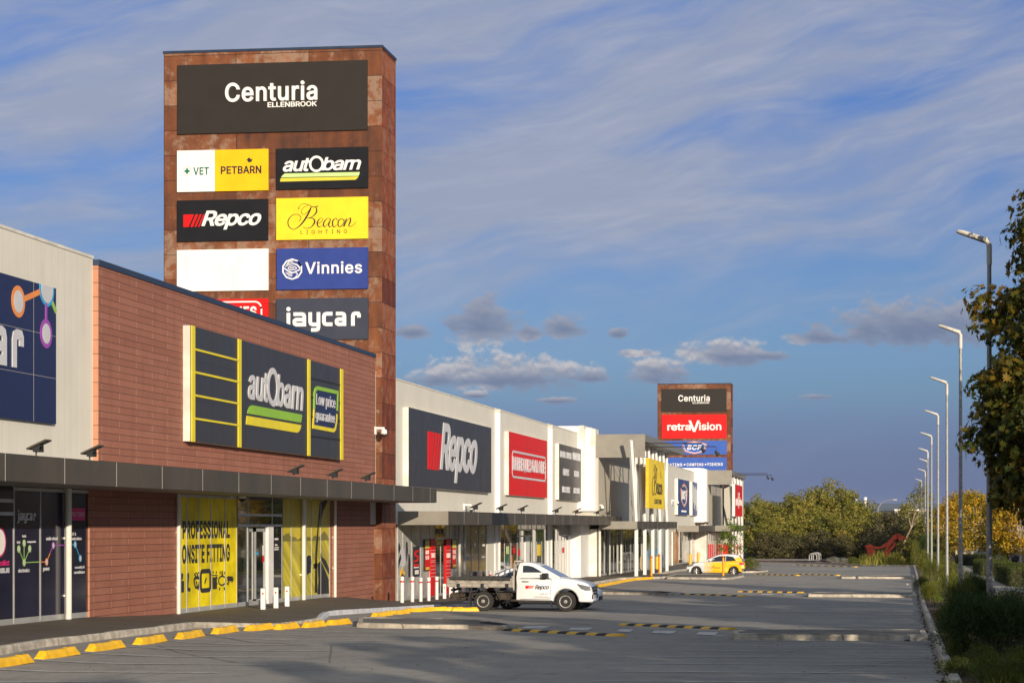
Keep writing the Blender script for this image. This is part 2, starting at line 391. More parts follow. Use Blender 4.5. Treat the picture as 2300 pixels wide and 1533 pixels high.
def m_glass(name, col, refl=.05, blotch=None, coat=.6, spec=1.0):
    m = bpy.data.materials.new(name); m.use_nodes = True; t = NT(m.node_tree); p = t.n['Principled BSDF']
    pos = t.new('ShaderNodeNewGeometry').outputs['Position']
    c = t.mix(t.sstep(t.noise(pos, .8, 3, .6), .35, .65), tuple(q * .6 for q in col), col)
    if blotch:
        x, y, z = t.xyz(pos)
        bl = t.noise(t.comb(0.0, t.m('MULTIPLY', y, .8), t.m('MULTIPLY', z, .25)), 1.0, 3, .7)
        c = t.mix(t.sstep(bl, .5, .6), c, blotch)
    t.l.new(c, p.inputs['Base Color']); p.inputs['Roughness'].default_value = refl; p.inputs['Specular IOR Level'].default_value = spec; p.inputs['IOR'].default_value = 1.5
    p.inputs['Coat Weight'].default_value = coat; p.inputs['Coat Roughness'].default_value = .02
    return m
M = {}
M['cream'] = m_ribbed('cream_ribbed_cladding', (.73, .695, .60)); M['cream_x'] = m_ribbed('cream_ribbed_cladding_side', (.73, .695, .60), ax='x')
M['cream_flash'] = mat('cream_flashing', (.73, .695, .60), .45)
M['greyrib'] = m_ribbed('grey_ribbed_cladding', (.50, .475, .41), .5)
M['roofgrey'] = mat('roof_edge_sheet', (.20, .195, .18), .5, var=.05)
M['brick'] = m_cells('terracotta_cladding', 2.4, .177, 'y', [(.345, .142, .095), (.295, .118, .078), (.40, .19, .135)], jh=.009, jw=.026, jhc=(.05, .02, .015), jvc=(.55, .33, .25), tj=.7)
M['brick_x'] = m_cells('terracotta_cladding_sunlit_side', 2.4, .354, 'x', [(.50, .24, .14), (.46, .21, .12), (.54, .29, .19)], jh=.012, jw=.0, jhc=(.05, .02, .015))  # camera-facing returns: sunlit brightness is put into the colour
RC = [(.06, .025, .016), (.15, .05, .02), (.22, .075, .028), (.33, .10, .035), (.32, .235, .17)]
M['coping'] = mat('navy_coping', (.02, .035, .07), .45, streak=.3)
M['fascia'] = mat('canopy_fascia', (.078, .066, .050), .5, var=.12, scale=.5, spec=.35, streak=.3)
M['fascia_end'] = mat('canopy_end_panel', (.26, .24, .20), .45, var=.05)
M['soffit'] = mat('soffit', (.16, .15, .14), .6); M['seam'] = flat('panel_seam', (.55, .52, .45), .5)
M['white'] = mat('white_paint', (.78, .76, .73), .5, var=.04, streak=.12); M['white_dirty'] = mat('bollard_white', (.72, .70, .68), .5, var=.08, scale=6, streak=.25)
M['alu'] = mat('aluminium_frame', (.52, .52, .50), .35, metal=.4, var=.05)
M['pipe'] = mat('cream_downpipe', (.66, .64, .57), .45, var=.05)
M['black'] = flat('black_plastic', (.015, .015, .016), .45); M['dark'] = mat('dark_metal', (.03, .03, .032), .4, metal=.3)
M['kerb'] = mat('kerb_concrete', (.52, .46, .37), .85, var=.22, scale=3, bump=.4, bscale=30)
def add_joints(m, pitch=2.4, w_=.022):
    t = NT(m.node_tree); p = t.n['Principled BSDF']; src = p.inputs['Base Color'].links[0].from_socket
    x, y, z = t.xyz(t.new('ShaderNodeNewGeometry').outputs['Position'])
    j = t.m('LESS_THAN', t.m('FRACT', t.m('DIVIDE', t.m('ADD', y, t.m('MULTIPLY', x, .77)), pitch)), w_ / pitch)
    g = t.noise(t.comb(t.m('MULTIPLY', x, 1.0), t.m('MULTIPLY', y, .8), t.m('MULTIPLY', z, 9.0)), 1.0, 5, .7)
    c = t.mix(t.m('MULTIPLY', t.sstep(g, .48, .7), .5), src, (.14, .12, .10)); t.l.new(t.mix(t.m('MULTIPLY', j, .8), c, (.05, .045, .04)), p.inputs['Base Color'])
add_joints(M['kerb'])
M['kerb_white'] = mat('painted_kerb', (.60, .60, .62), .7, var=.12, scale=4)
M['conc'] = mat('footpath_concrete', (.42, .36, .30), .85, var=.12, scale=2, bump=.2)
M['paving'] = m_cells('dark_paving', .6, .3, 'y', [(.16, .132, .10), (.13, .108, .085), (.19, .16, .125)], jh=.0, jw=.012, jhc=(.025, .02, .018))
M['asphalt'] = m_asphalt('asphalt', (.35, .318, .275), (.255, .232, .205), (.40, .36, .315))
M['street'] = m_asphalt('street_asphalt', (.27, .255, .235), (.20, .19, .175), (.32, .30, .275))
M['soil'] = mat('garden_soil', (.10, .055, .035), .95, var=.3, scale=5, bump=.8, bscale=20)
M['terrain'] = mat('grassy_terrain', (.09, .10, .035), .95, var=.4, scale=.4, bump=.6, bscale=8)
M['line'] = mat('faded_paint', (.74, .73, .70), .8, var=.2, scale=6, col2=(.42, .39, .35))
M['yellow'] = mat('yellow_rubber', (.88, .50, .012), .55, var=.10, scale=4, streak=.25)
M['black_rub'] = mat('black_rubber', (.025, .025, .026), .75); M['galv'] = mat('galvanised_steel', (.33, .33, .32), .5, metal=.3, var=.2, scale=9, streak=.25)
M['lampwhite'] = mat('lamp_head_paint', (.52, .49, .43), .45, var=.12)
M['red'] = flat('red_paint', (.55, .012, .015), .45); M['green_d'] = flat('dark_green_print', (.01, .13, .10), .5)
M['rubber'] = mat('tyre_rubber', (.022, .021, .02), .85); M['steelrim'] = mat('steel_rim', (.42, .40, .37), .4, metal=.6, var=.15, scale=14)
M['bark'] = mat('bark', (.22, .17, .12), .9, var=.3, scale=6, bump=.8); M['bark_pale'] = mat('pale_plane_bark', (.55, .47, .36), .85, var=.25, scale=5, bump=.4)
# ================================================================== ground, car park, kerbs
def sheet(name, mats, xs_fn, ys, zfn, nx=8, kind='structure'):
    mb = MB(); rows = []
    for y in ys:
        x0, x1 = xs_fn(y); rows.append([(x0 + (x1 - x0) * i / nx, y) for i in range(nx + 1)])
    vs = [(x, y, zfn(x, y)) for r in rows for x, y in r]; n = nx + 1
    mb.add(vs, [(j * n + i, j * n + i + 1, (j + 1) * n + i + 1, (j + 1) * n + i) for j in range(len(ys) - 1) for i in range(nx)])
    o = mb.build(name, mats, smooth='all'); tag(o, kind=kind); return o
def fr(a, b, st):
    n = max(1, round((b - a) / st)); return [a + (b - a) * i / n for i in range(n + 1)]
KR = [(-60, .2), (0, .7), (30.4, 1.02), (50.7, 1.3), (101, 2.05), (195, 3.46), (260, 4.6)]
def KX(y): return lerp_tab(KR, y)
# terrain to the horizon
mb = MB(); ds = [-160, -80, -20, 0, 15] + fr(20, 340, 10) + [400, 500, 700, 1000, 2000, 5000, 12000]
rs = [-6000, -1500, -500, -200, -100, -60, -40, -20, -10, 0, 10, 20, 40, 80, 150, 400, 1500, 6000]
vs = []
for d in ds:
    for r_ in rs:
        x, y = W2(r_, d); vs.append((x, y, lerp_tab(GT, d) - .45 + (.43 if x > KX(y) + .3 and d < 700 else 0) - (0 if d > -1 else .2)))
n = len(rs)
mb.add(vs, [(j * n + i, j * n + i + 1, (j + 1) * n + i + 1, (j + 1) * n + i) for j in range(len(ds) - 1) for i in range(n - 1)])
tag(mb.build('terrain', M['terrain'], smooth='all'), kind='structure')
sheet('car_park', M['asphalt'], lambda y: (-24, KX(y)), fr(-60, 345, 1.5), G, 24)
sheet('garden_bed', M['soil'], lambda y: (KX(y) + .17, 5.4), fr(-60, 262, 2.0), lambda x, y: G(x, y) + .10, 4)
PATHX = [(-60, 5.2), (90, 5.3), (140, 5.3), (180, 6.0), (262, 7.6)]
sheet('footpath', M['conc'], lambda y: (lerp_tab(PATHX, y), lerp_tab(PATHX, y) + 1.9), fr(-60, 262, 2.0), lambda x, y: G(x, y) + .13, 2)
sheet('verge', M['terrain'], lambda y: (lerp_tab(PATHX, y) + 1.9, 12.8), fr(-60, 300, 2.0), lambda x, y: G(x, y) + .11, 4)
sheet('road', M['street'], lambda y: (12.8, 24.5), fr(-60, 420, 4.0), lambda x, y: G(x, y) + .06, 4)
mb = MB()
for k in range(46):
    y = -20 + k * 8.0
    for x0, w_ in ((18.5, .12),): mb.add([(x0, y, G(x0, y) + .066), (x0 + w_, y, G(x0, y) + .066), (x0 + w_, y + 4, G(x0, y + 4) + .066), (x0, y + 4, G(x0, y + 4) + .066)], [(0, 1, 2, 3)])
for k in range(30):
    y = 120 + k * 5.5
    mb.add([(13.1, y, G(13, y) + .066), (15.3, y - .0, G(15.3, y) + .066), (15.3, y + .12, G(15.3, y) + .066), (13.1, y + .12, G(13, y) + .066)], [(0, 1, 2, 3)])
tag(mb.build('road_markings', M['white'], recalc=False), kind='structure')

def kerb_line(name, pts, w_=.16, h=.145, base=G, m='kerb', close=False, drop=None):
    """pts: road-side bottom line; the kerb body lies to its left"""
    if close: pts = pts + [pts[0]]
    dense = []
    for a, b in zip(pts, pts[1:]):
        L = math.dist(a, b); k = max(1, round(L / .9))
        dense += [(a[0] + (b[0] - a[0]) * i / k, a[1] + (b[1] - a[1]) * i / k) for i in range(k)]
    dense.append(pts[-1]); mb = MB(); rings = []
    for i, p in enumerate(dense):
        if close: a, b = dense[(i - 1) % (len(dense) - 1)], dense[(i + 1) % (len(dense) - 1)]
        else: a, b = dense[max(0, i - 1)], dense[min(len(dense) - 1, i + 1)]
        tx, ty = b[0] - a[0], b[1] - a[1]; L = math.hypot(tx, ty) or 1; nx, ny = -ty / L, tx / L
        g = base(*p); j = random.uniform(-.008, .008); hh = h if drop is None else h * drop(p)
        rings.append([(p[0], p[1], g - .1), (p[0] + nx * .02, p[1] + ny * .02, g + hh * .75 + j), (p[0] + nx * .05, p[1] + ny * .05, g + hh + .004 + j), (p[0] + nx * w_, p[1] + ny * w_, g + hh + .004 + j), (p[0] + nx * w_, p[1] + ny * w_, g - .1)])
    vs = [q for r in rings for q in r]; k = 5
    mb.add(vs, [(i * k + j, i * k + (j + 1) % k, (i + 1) * k + (j + 1) % k, (i + 1) * k + j) for i in range(len(rings) - 1) for j in range(k)] + ([] if close else [list(range(k)), [(len(rings) - 1) * k + j for j in range(k)]]))
    o = mb.build(name, M[m]); tag(o, kind='structure'); return o
kerb_line('kerb', [(KX(y), y) for y in (197, 101, 50.7, 30.4, 0, -60)])
# left footpath in front of the shops
XW = ro(-19.5); XF = ro(-17.4)
KL = [(-60, -15.3), (34, -15.4), (38, -15.95), (48, -16.4), (49.5, -16.0), (51, -15.4), (55.5, -15.3), (60, -16.3), (72, -16.6), (75.6, -16.2), (76.6, -15.2), (78.6, -15.2), (80.5, -16.3), (129, -16.1), (131.5, -14.6), (133.5, -13.6), (140, -13.6), (142.5, -15.5), (215, -15.6), (330, -15.8)]
def KLX(y): return lerp_tab(KL, y)
def KD(y): return lerp_tab([(0, 1), (48.5, 1), (51, .5), (54.5, .5), (57, 1), (400, 1)], y)      # dropped kerb at the crossing
def PZ(x, y):
    kx = KLX(y); d = DR(x, y)[0]
    if x > kx: return G(x, y)
    t = min(1, (kx - x) / max(.5, kx - XW)); a = G(kx, y) + .145 * KD(y); b = lerp_tab(WB, DR(XW, y)[0])
    if y < 30: b = a + .1
    return a + (b - a) * t
sheet('shop_pavement', M['paving'], lambda y: (XW - .6, KLX(y) - .05), fr(-60, 330, .5), lambda x, y: PZ(min(x, KLX(y) - .05), y) - .003, 6)
kerb_line('kerb', [(x, y) for y, x in KL if y <= 55.5], drop=lambda p: KD(p[1]))
kerb_line('kerb', [(x, y) for y, x in KL if 55.5 <= y <= 80.5], m='kerb_white', drop=lambda p: KD(p[1]))
kerb_line('kerb', [(x, y) for y, x in KL if y >= 80.5])
def opath(px, py, dz=0):
    p = surf(px, py, lambda x, y: PZ(x, y)); return (p[0], p[1], p[2] + dz)

def island(name, px, h=.14, top='asphalt'):
    poly = [surf(a, b, lambda x, y: G(x, y) + h)[:2] for a, b in px]
    if sum(poly[i - 1][0] * poly[i][1] - poly[i][0] * poly[i - 1][1] for i in range(len(poly))) < 0: poly.reverse()
    kerb_line('kerb', poly, close=True, h=h, w_=.17)
    mb = MB(); k = len(poly); cx = sum(p[0] for p in poly) / k; cy = sum(p[1] for p in poly) / k; rg_ = []; n = 8
    def q_(p, f): x, y = cx + (p[0] - cx) * f, cy + (p[1] - cy) * f; return (x, y, G(x, y) + h - .002)
    dense = []
    for a, b in zip(poly, poly[1:] + poly[:1]):
        m_ = max(1, round(math.dist(a, b) / 1.5)); dense += [(a[0] + (b[0] - a[0]) * i / m_, a[1] + (b[1] - a[1]) * i / m_) for i in range(m_)]
    k = len(dense); vs = [q_(p, .985 * f / n) for f in range(n, 0, -1) for p in dense] + [q_((cx, cy), 0)]
    mb.add(vs, [(r * k + i, r * k + (i + 1) % k, (r + 1) * k + (i + 1) % k, (r + 1) * k + i) for r in range(n - 1) for i in range(k)] + [((n - 1) * k + i, (n - 1) * k + (i + 1) % k, n * k) for i in range(k)])
    o = mb.build(name, M[top]); tag(o, kind='structure'); return o
M['islandtop'] = mat('island_bitumen', (.17, .155, .135), .9, var=.2, scale=2, bump=.5, bscale=50)
island('traffic_island', [(1648, 1422.5), (2086, 1424), (2080, 1412.5), (1672, 1412.5), (1640, 1417)], top='islandtop')
island('traffic_island', [(1815, 1333), (2060, 1334.5), (2056, 1329.5), (1830, 1329), (1812, 1331)], top='islandtop')
island('traffic_island', [(1890, 1294), (2057, 1294.5), (2054, 1291.5), (1895, 1291), (1886, 1292.5)], top='islandtop')
island('traffic_island', [(800, 1397.5), (860, 1400), (954, 1401), (1052, 1402), (1125, 1405), (1165, 1402), (1078, 1391), (1001, 1388), (860, 1386), (802, 1386)], h=.12, top='islandtop')
island('traffic_island', [(1335, 1327.5), (1460, 1330), (1500, 1331.5), (1527, 1330), (1480, 1326), (1400, 1324.5), (1335, 1323.5)], h=.12, top='islandtop')
island('traffic_island', [(1497, 1295), (1640, 1296.5), (1672, 1291), (1640, 1288.5), (1500, 1288.5)], h=.13, top='islandtop')
island('traffic_island', [(1575, 1282.5), (1700, 1281.5), (1726, 1279.5), (1690, 1277), (1600, 1277)], h=.13, top='soil')
# tactile pads at the crossing ramps
for q, h in (([(1076, 1397), (1097, 1394.5), (1139, 1400), (1127, 1403.3)], .126), ([(1464, 1327.3), (1484, 1326.6), (1508, 1329), (1490, 1329.9)], .126)):
    P4 = [surf(a, b, lambda x, y: G(x, y) + h)[:2] for a, b in q]; mb = MB()
    mb.add([(x, y, G(x, y) + h) for x, y in P4] + [(x, y, G(x, y) + h - .03) for x, y in P4], [(0, 1, 2, 3), (0, 1, 5, 4), (1, 2, 6, 5), (2, 3, 7, 6), (3, 0, 4, 7)])
    for i in range(9):
        for j in range(9):
            a, b = (i + .5) / 9, (j + .5) / 9
            x = (P4[0][0] * (1 - a) + P4[1][0] * a) * (1 - b) + (P4[3][0] * (1 - a) + P4[2][0] * a) * b; y = (P4[0][1] * (1 - a) + P4[1][1] * a) * (1 - b) + (P4[3][1] * (1 - a) + P4[2][1] * a) * b
            mb.lathe([(.03, G(x, y) + h), (.022, G(x, y) + h + .01)], 6, c=(x, y, 0))
    tag(mb.build('tactile_paving', M['black_rub']), kind='structure')
# painted lines
mb = MB()
def pline(x0, y0, x1, y1, w_=.11, dz=.012):
    L = math.hypot(x1 - x0, y1 - y0); nx, ny = -(y1 - y0) / L * w_ / 2, (x1 - x0) / L * w_ / 2; k = max(1, int(L / 1.2)); vs = []
    for i in range(k + 1):
        x, y = x0 + (x1 - x0) * i / k, y0 + (y1 - y0) * i / k
        for s_ in (-1, 1): xx, yy = x + nx * s_, y + ny * s_; vs.append((xx, yy, G(xx, yy) + dz))
    mb.add(vs, [(2 * i, 2 * i + 1, 2 * i + 3, 2 * i + 2) for i in range(k)])
y = 8.0
while y < 54: pline(-15.6, y, -10.4, y); y += 2.62
for y in (64.5, 67.3, 70.4, 73.2, 82, 84.7, 87.4, 90.1, 92.8, 95.5, 106, 108.7, 111.4, 114.1, 116.8, 119.5, 122.2, 124.9, 127.6): pline(-15.8, y, -10.4, y)
y = 12.0
while y < 190:
    if not any(a < y < b for a, b in ((46, 52.5), (96.5, 102.5), (139, 145))): pline(KX(y) - 5.2, y, KX(y) - .1, y, .08)
    y += 2.6
tag(mb.build('bay_markings', M['line'], recalc=False), kind='structure')
mb = MB()
for q in ([(1180, 1405), (1239, 1405.5), (1220, 1411.5), (1172, 1410)], [(1283, 1409), (1333, 1409.5), (1318, 1415.8), (1277, 1414)], [(1393, 1412.5), (1423, 1413), (1415, 1419.5), (1383, 1418)],
          [(1470, 1416), (1521, 1416.5), (1509, 1422.8), (1462, 1421.5)], [(1571, 1418.7), (1615, 1419.5), (1605, 1426), (1562, 1424.5)],
          [(1535, 1329.5), (1568, 1329.8), (1560, 1332.4), (1530, 1332)], [(1712, 1333.4), (1738, 1333.7), (1732, 1336), (1708, 1335.6)], [(1764, 1334), (1790, 1334.3), (1784, 1336.6), (1760, 1336.2)]):
    mb.add([og(px, py, .012) for px, py in q], [(0, 1, 2, 3)])
tag(mb.build('crossing_markings', M['line'], recalc=False), kind='structure')

# ------------------------------------------------------------------ wheel stops
def stop_proto():
    t = thing('wheel_stop', 'x', 'wheel stop')
    mb = MB(); pr = [(-.10, 0), (-.085, .06), (-.045, .105), (.045, .105), (.085, .06), (.10, 0)]; L = .82
    for s_, (a, b) in enumerate([(-L, L)]):
        vs = []
        for yy, k in ((a, .35), (a + .13, 1), (a + .45, 1), (a + .47, .93), (b - .47, .93), (b - .45, 1), (b - .13, 1), (b, .35)): vs += [(u, yy, v * k) for u, v in pr]
        n = 6; mb.add(vs, [(i * n + j, i * n + j + 1, (i + 1) * n + j + 1, (i + 1) * n + j) for i in range(7) for j in range(n - 1)] + [list(range(6)), [42 + j for j in range(6)]])
    mb.build('stop_body', M['yellow'], t, local=True)
    for yy in (-.5, .5): MB().lathe([(.022, .096), (.022, .110)], 8, c=(0, yy, 0)).build('bolt', M['dark'], t, local=True)
    return t
SP = stop_proto(); used = [False]
def put(proto, x, y, z, rz, label, group, name=None, sc=None, flag=None):
    k = proto.name
    if not PUT.get(k): PUT[k] = True; o = proto
    else: o = copy_tree(proto)
    o.location = (x, y, z); o.rotation_euler = (0, 0, rz); o['label'] = label
    if group: o['group'] = group
    if sc: o.scale = sc
    return o
PUT = {}
ORDN = ['first', 'second', 'third', 'fourth', 'fifth', 'sixth', 'seventh', 'eighth', 'ninth', 'tenth', 'eleventh', 'twelfth', 'thirteenth']
row1 = [(20, 1491), (129, 1472), (237, 1455.5), (337, 1441), (426, 1429), (505, 1418), (582, 1412), (644, 1409.5), (705, 1405), (760, 1399.5)]
for i, (px, py) in enumerate(row1):
    x, y, z = og(px, py + 2)
    rz = [0, 0, 0, 0, 0, 0, -.12, -.12, -.1, -.15][i] + random.uniform(-.02, .02)
    put(SP, x, y, G(x, y) - .002, rz, 'worn yellow wheel stop, %s from the left in the nearest row' % ORDN[i], 'yellow wheel stops along the shop kerb', sc=(1.05, [1, 1, 1, 1, .98, .95, .88, .82, .82, .82][i], 1.45))
row2 = [(857, 1381), (895, 1376.5), (940, 1371), (978, 1368.5), (1013, 1368.8), (1045, 1369.5)]
for i, (px, py) in enumerate(row2):
    x, y, z = og(px, py + 2)
    put(SP, x, y, G(x, y) - .002, [-.1, -.15, -.4, -.9, -1.2, -1.3][i], 'yellow wheel stop before the white painted kerb, %s from the left' % ORDN[i], 'yellow wheel stops before the white kerb', sc=(1.05, .95 if i < 3 else .6, 1.35))
for i in range(12):
    y = 109.5 + i * 2.0; x = -15.15 + random.uniform(-.05, .05) + (.0 if y < 128 else (y - 128) * .18)
    put(SP, x, y, G(x, y), -.05 if y < 128 else -.25, 'yellow wheel stop in the far row by the columns, %s from its near end' % ORDN[i], 'yellow wheel stops in the far row', sc=(1, 1.08, 1.5))

# ------------------------------------------------------------------ speed humps
def hump(a, b, label, n=13):
    (x0, y0), (x1, y1) = a, b; L = math.dist(a, b); ang = math.atan2(y1 - y0, x1 - x0)
    t = thing('speed_hump', label, 'speed hump', (x0, y0, G(x0, y0)), 0, 'black and yellow speed humps across the lane')
    for nm, par, mt in (('rubber_segment', 1, 'black_rub'), ('yellow_segment', 0, 'yellow')):
        mb = MB()
        for i in range(n):
            if i % 2 != par: continue
            vs = []
            for f in (i / n, (i + .999) / n):
                cx, cy = x0 + (x1 - x0) * f, y0 + (y1 - y0) * f
                for w_, h in ((-.19, .0), (-.13, .04), (-.05, .058), (.05, .058), (.13, .04), (.19, .0)):
                    xx, yy = cx - math.sin(ang) * w_, cy + math.cos(ang) * w_; vs.append((xx, yy, G(xx, yy) + h))
            mb.add(vs, [(j, j + 1, 6 + j + 1, 6 + j) for j in range(5)] + [list(range(6)), [6 + j for j in range(6)]])
        mb.build(nm, M[mt], t)
def hp(a, b, label, n=13):
    p, q = og(*a), og(*b); hump(p[:2], q[:2], label, n)
hp((1122, 1414), (1395, 1428), 'black and yellow speed hump nearest to the camera, beside the tactile pad')
hp((1400, 1403), (1644, 1413), 'black and yellow speed hump ending at the nearest right-hand traffic island', 13)
hp((1521, 1333.5), (1672, 1338.5), 'speed hump past the white utility vehicle, left of the middle crossing')
hp((1660, 1328.5), (1804, 1330.5), 'speed hump past the utility vehicle, touching the middle right-hand island')
hp((1697, 1289), (1793, 1292), 'speed hump starting beside the tail of the yellow hatchback', 15)
hp((1791, 1288.6), (1883, 1291.8), 'speed hump leading to the far right-hand traffic island')
hp((1783, 1268), (1923, 1272.7), 'farthest speed hump, in front of the bike hoops and garden bed', 17)

# ------------------------------------------------------------------ bollards
def round_bollard():
    t = thing('bollard', 'x', 'bollard')
    MB().lathe([(.073, -.05), (.073, .885), (.07, .9)], 18).build('post', M['white_dirty'], t, True, local=True)
    MB().lathe([(.077, .74), (.077, .80)], 18).build('red_band', M['red'], t, True, local=True)
    MB().lathe([(.082, .885), (.085, .9), (.078, .94), (.05, .962), (.01, .967)], 18).build('cap', M['white_dirty'], t, 50, local=True)
    return t
BP = round_bollard()
g_ = 'white bollards with red bands before the shop entrance'
fb = [(903, 1352), (926, 1350.5), (945, 1350), (963, 1348), (981, 1345)]
for i, (px, py) in enumerate(fb):
    x, y, z = opath(px, py)
    put(BP, x, y, z, 0, 'white red-banded bollard left of the truck tray, %s from the rust-red pillar' % ORDN[i], g_)
bb = [(1042, 1330.5, 2), (1057, 1328.5, 2), (1072, 1327, 2), (1087, 1326, 2), (1101, 1325, 2), (1114.5, 1323.5, 2), (1126.5, 1321.5, 2), (1052, 1324, 1), (1069, 1322, 1), (1083.5, 1319.5, 1)]
for i, (px, py, k) in enumerate(bb):
    x, y, z = opath(px, py)
    if k == 2: lb = 'white red-banded bollard rising behind the truck tray, %s from the left of the front seven' % ORDN[i]
    else: lb = 'white red-banded bollard in the second line behind the truck tray, %s from the left' % ORDN[i - 7]
    put(BP, x, y, z, 0, lb, g_)
def square_bollard():
    t = thing('low_bollard', 'x', 'bollard')
    MB().rbox(-.07, .07, -.07, .07, -.05, .62, .012).build('post', M['white'], t, local=True)
    MB().lathe([(.03, -.073), (.03, -.066)], 12, 'y', (0, 0, .47)).build('red_reflector', M['red'], t, local=True)
    MB().rbox(-.072, .072, -.072, .072, .621, .632, .004).build('cap', M['alu'], t, local=True)
    return t
SB = square_bollard()
for i, (px, py) in enumerate([(591, 1367), (620, 1364), (645, 1360)]):
    x, y, z = opath(px, py)
    put(SB, x, y, z, .15, 'short square white bollard with red dot, %s from the left at the yellow shop entrance' % ORDN[i], 'short white bollards at the shop doors')
for i, (px, py) in enumerate([(998.5, 1343), (1012.5, 1340), (1025.5, 1338), (1040, 1334)]):
    x, y, z = opath(px, py)
    put(SB, x, y, z, .15, 'short square white bollard under the truck tray, %s from the left' % ORDN[i], 'short white bollards at the shop doors')
M['ylw_post'] = flat('yellow_post_paint', (.75, .30, .01), .5); M['ylw_tank'] = flat('yellow_drum', (.80, .42, .02), .5)
def yellow_bollard():
    t = thing('yellow_bollard', 'x', 'bollard')
    MB().lathe([(.075, -.05), (.075, 1.28), (.07, 1.3)], 16).build('post', M['ylw_post'], t, True, local=True)
    MB().lathe([(.08, 1.20), (.08, 1.27)], 16).build('red_band', M['red'], t, True, local=True)
    MB().lathe([(.08, 1.29), (.075, 1.33), (.04, 1.35), (.01, 1.352)], 16).build('cap', M['ylw_post'], t, 50, local=True)
    return t
YB = yellow_bollard()
for i, (px, py, lb) in enumerate([(1463, 1292.5, 'yellow steel bollard between the second and third white columns'), (1481, 1289.5, 'yellow steel bollard between the third and fourth white columns'), (1624.5, 1292.5, 'yellow bollard standing in front of the yellow hatchback')]):
    x, y, z = opath(px, py) if i < 2 else surf(px, py, lambda x, y: G(x, y) + .13)
    put(YB, x, y, z, 0, lb, 'yellow bollards near the far shops')
def thick_bollard():
    t = thing('protection_post', 'x', 'bollard')
    MB().lathe([(.14, -.05), (.14, 1.0), (.13, 1.04), (.08, 1.06), (.01, 1.065)], 16).build('post', M['ylw_tank'], t, 50, local=True)
    MB().lathe([(.17, -.02), (.17, .03)], 16).build('base_plate', M['dark'], t, local=True)
    return t
TB = thick_bollard()
for i, (px, py, lb) in enumerate([(1475.5, 1278, 'fat yellow protection post before the pale blue window mural'), (1550.5, 1268, 'fat yellow post by the colourful windows, left of the hatchback bonnet'), (1568, 1262, 'fat yellow post just above the hatchback bonnet'), (1573, 1261, 'fat yellow post above the hatchback windscreen')]):
    x, y, z = opath(px, py)
    put(TB, x, y, z, 0, lb, 'fat yellow protection posts')
# sensor on the asphalt by the right kerb
for i, (px, py) in enumerate([(2038, 1439), (2038, 1314.5)]):
    x, y, z = og(px, py)
    t = thing('ground_light', ['small black ground light before the nearest right-hand traffic island', 'small black ground light beyond the nearest right-hand island'][i], 'light', (x, y, z), 0, 'small ground lights')
    MB().lathe([(.07, 0), (.07, .02), (.05, .03)], 12).build('base', M['black'], t, local=True)
    MB().rbox(-.06, .06, -.05, .05, .03, .13, .01).build('housing', M['galv'], t, local=True)
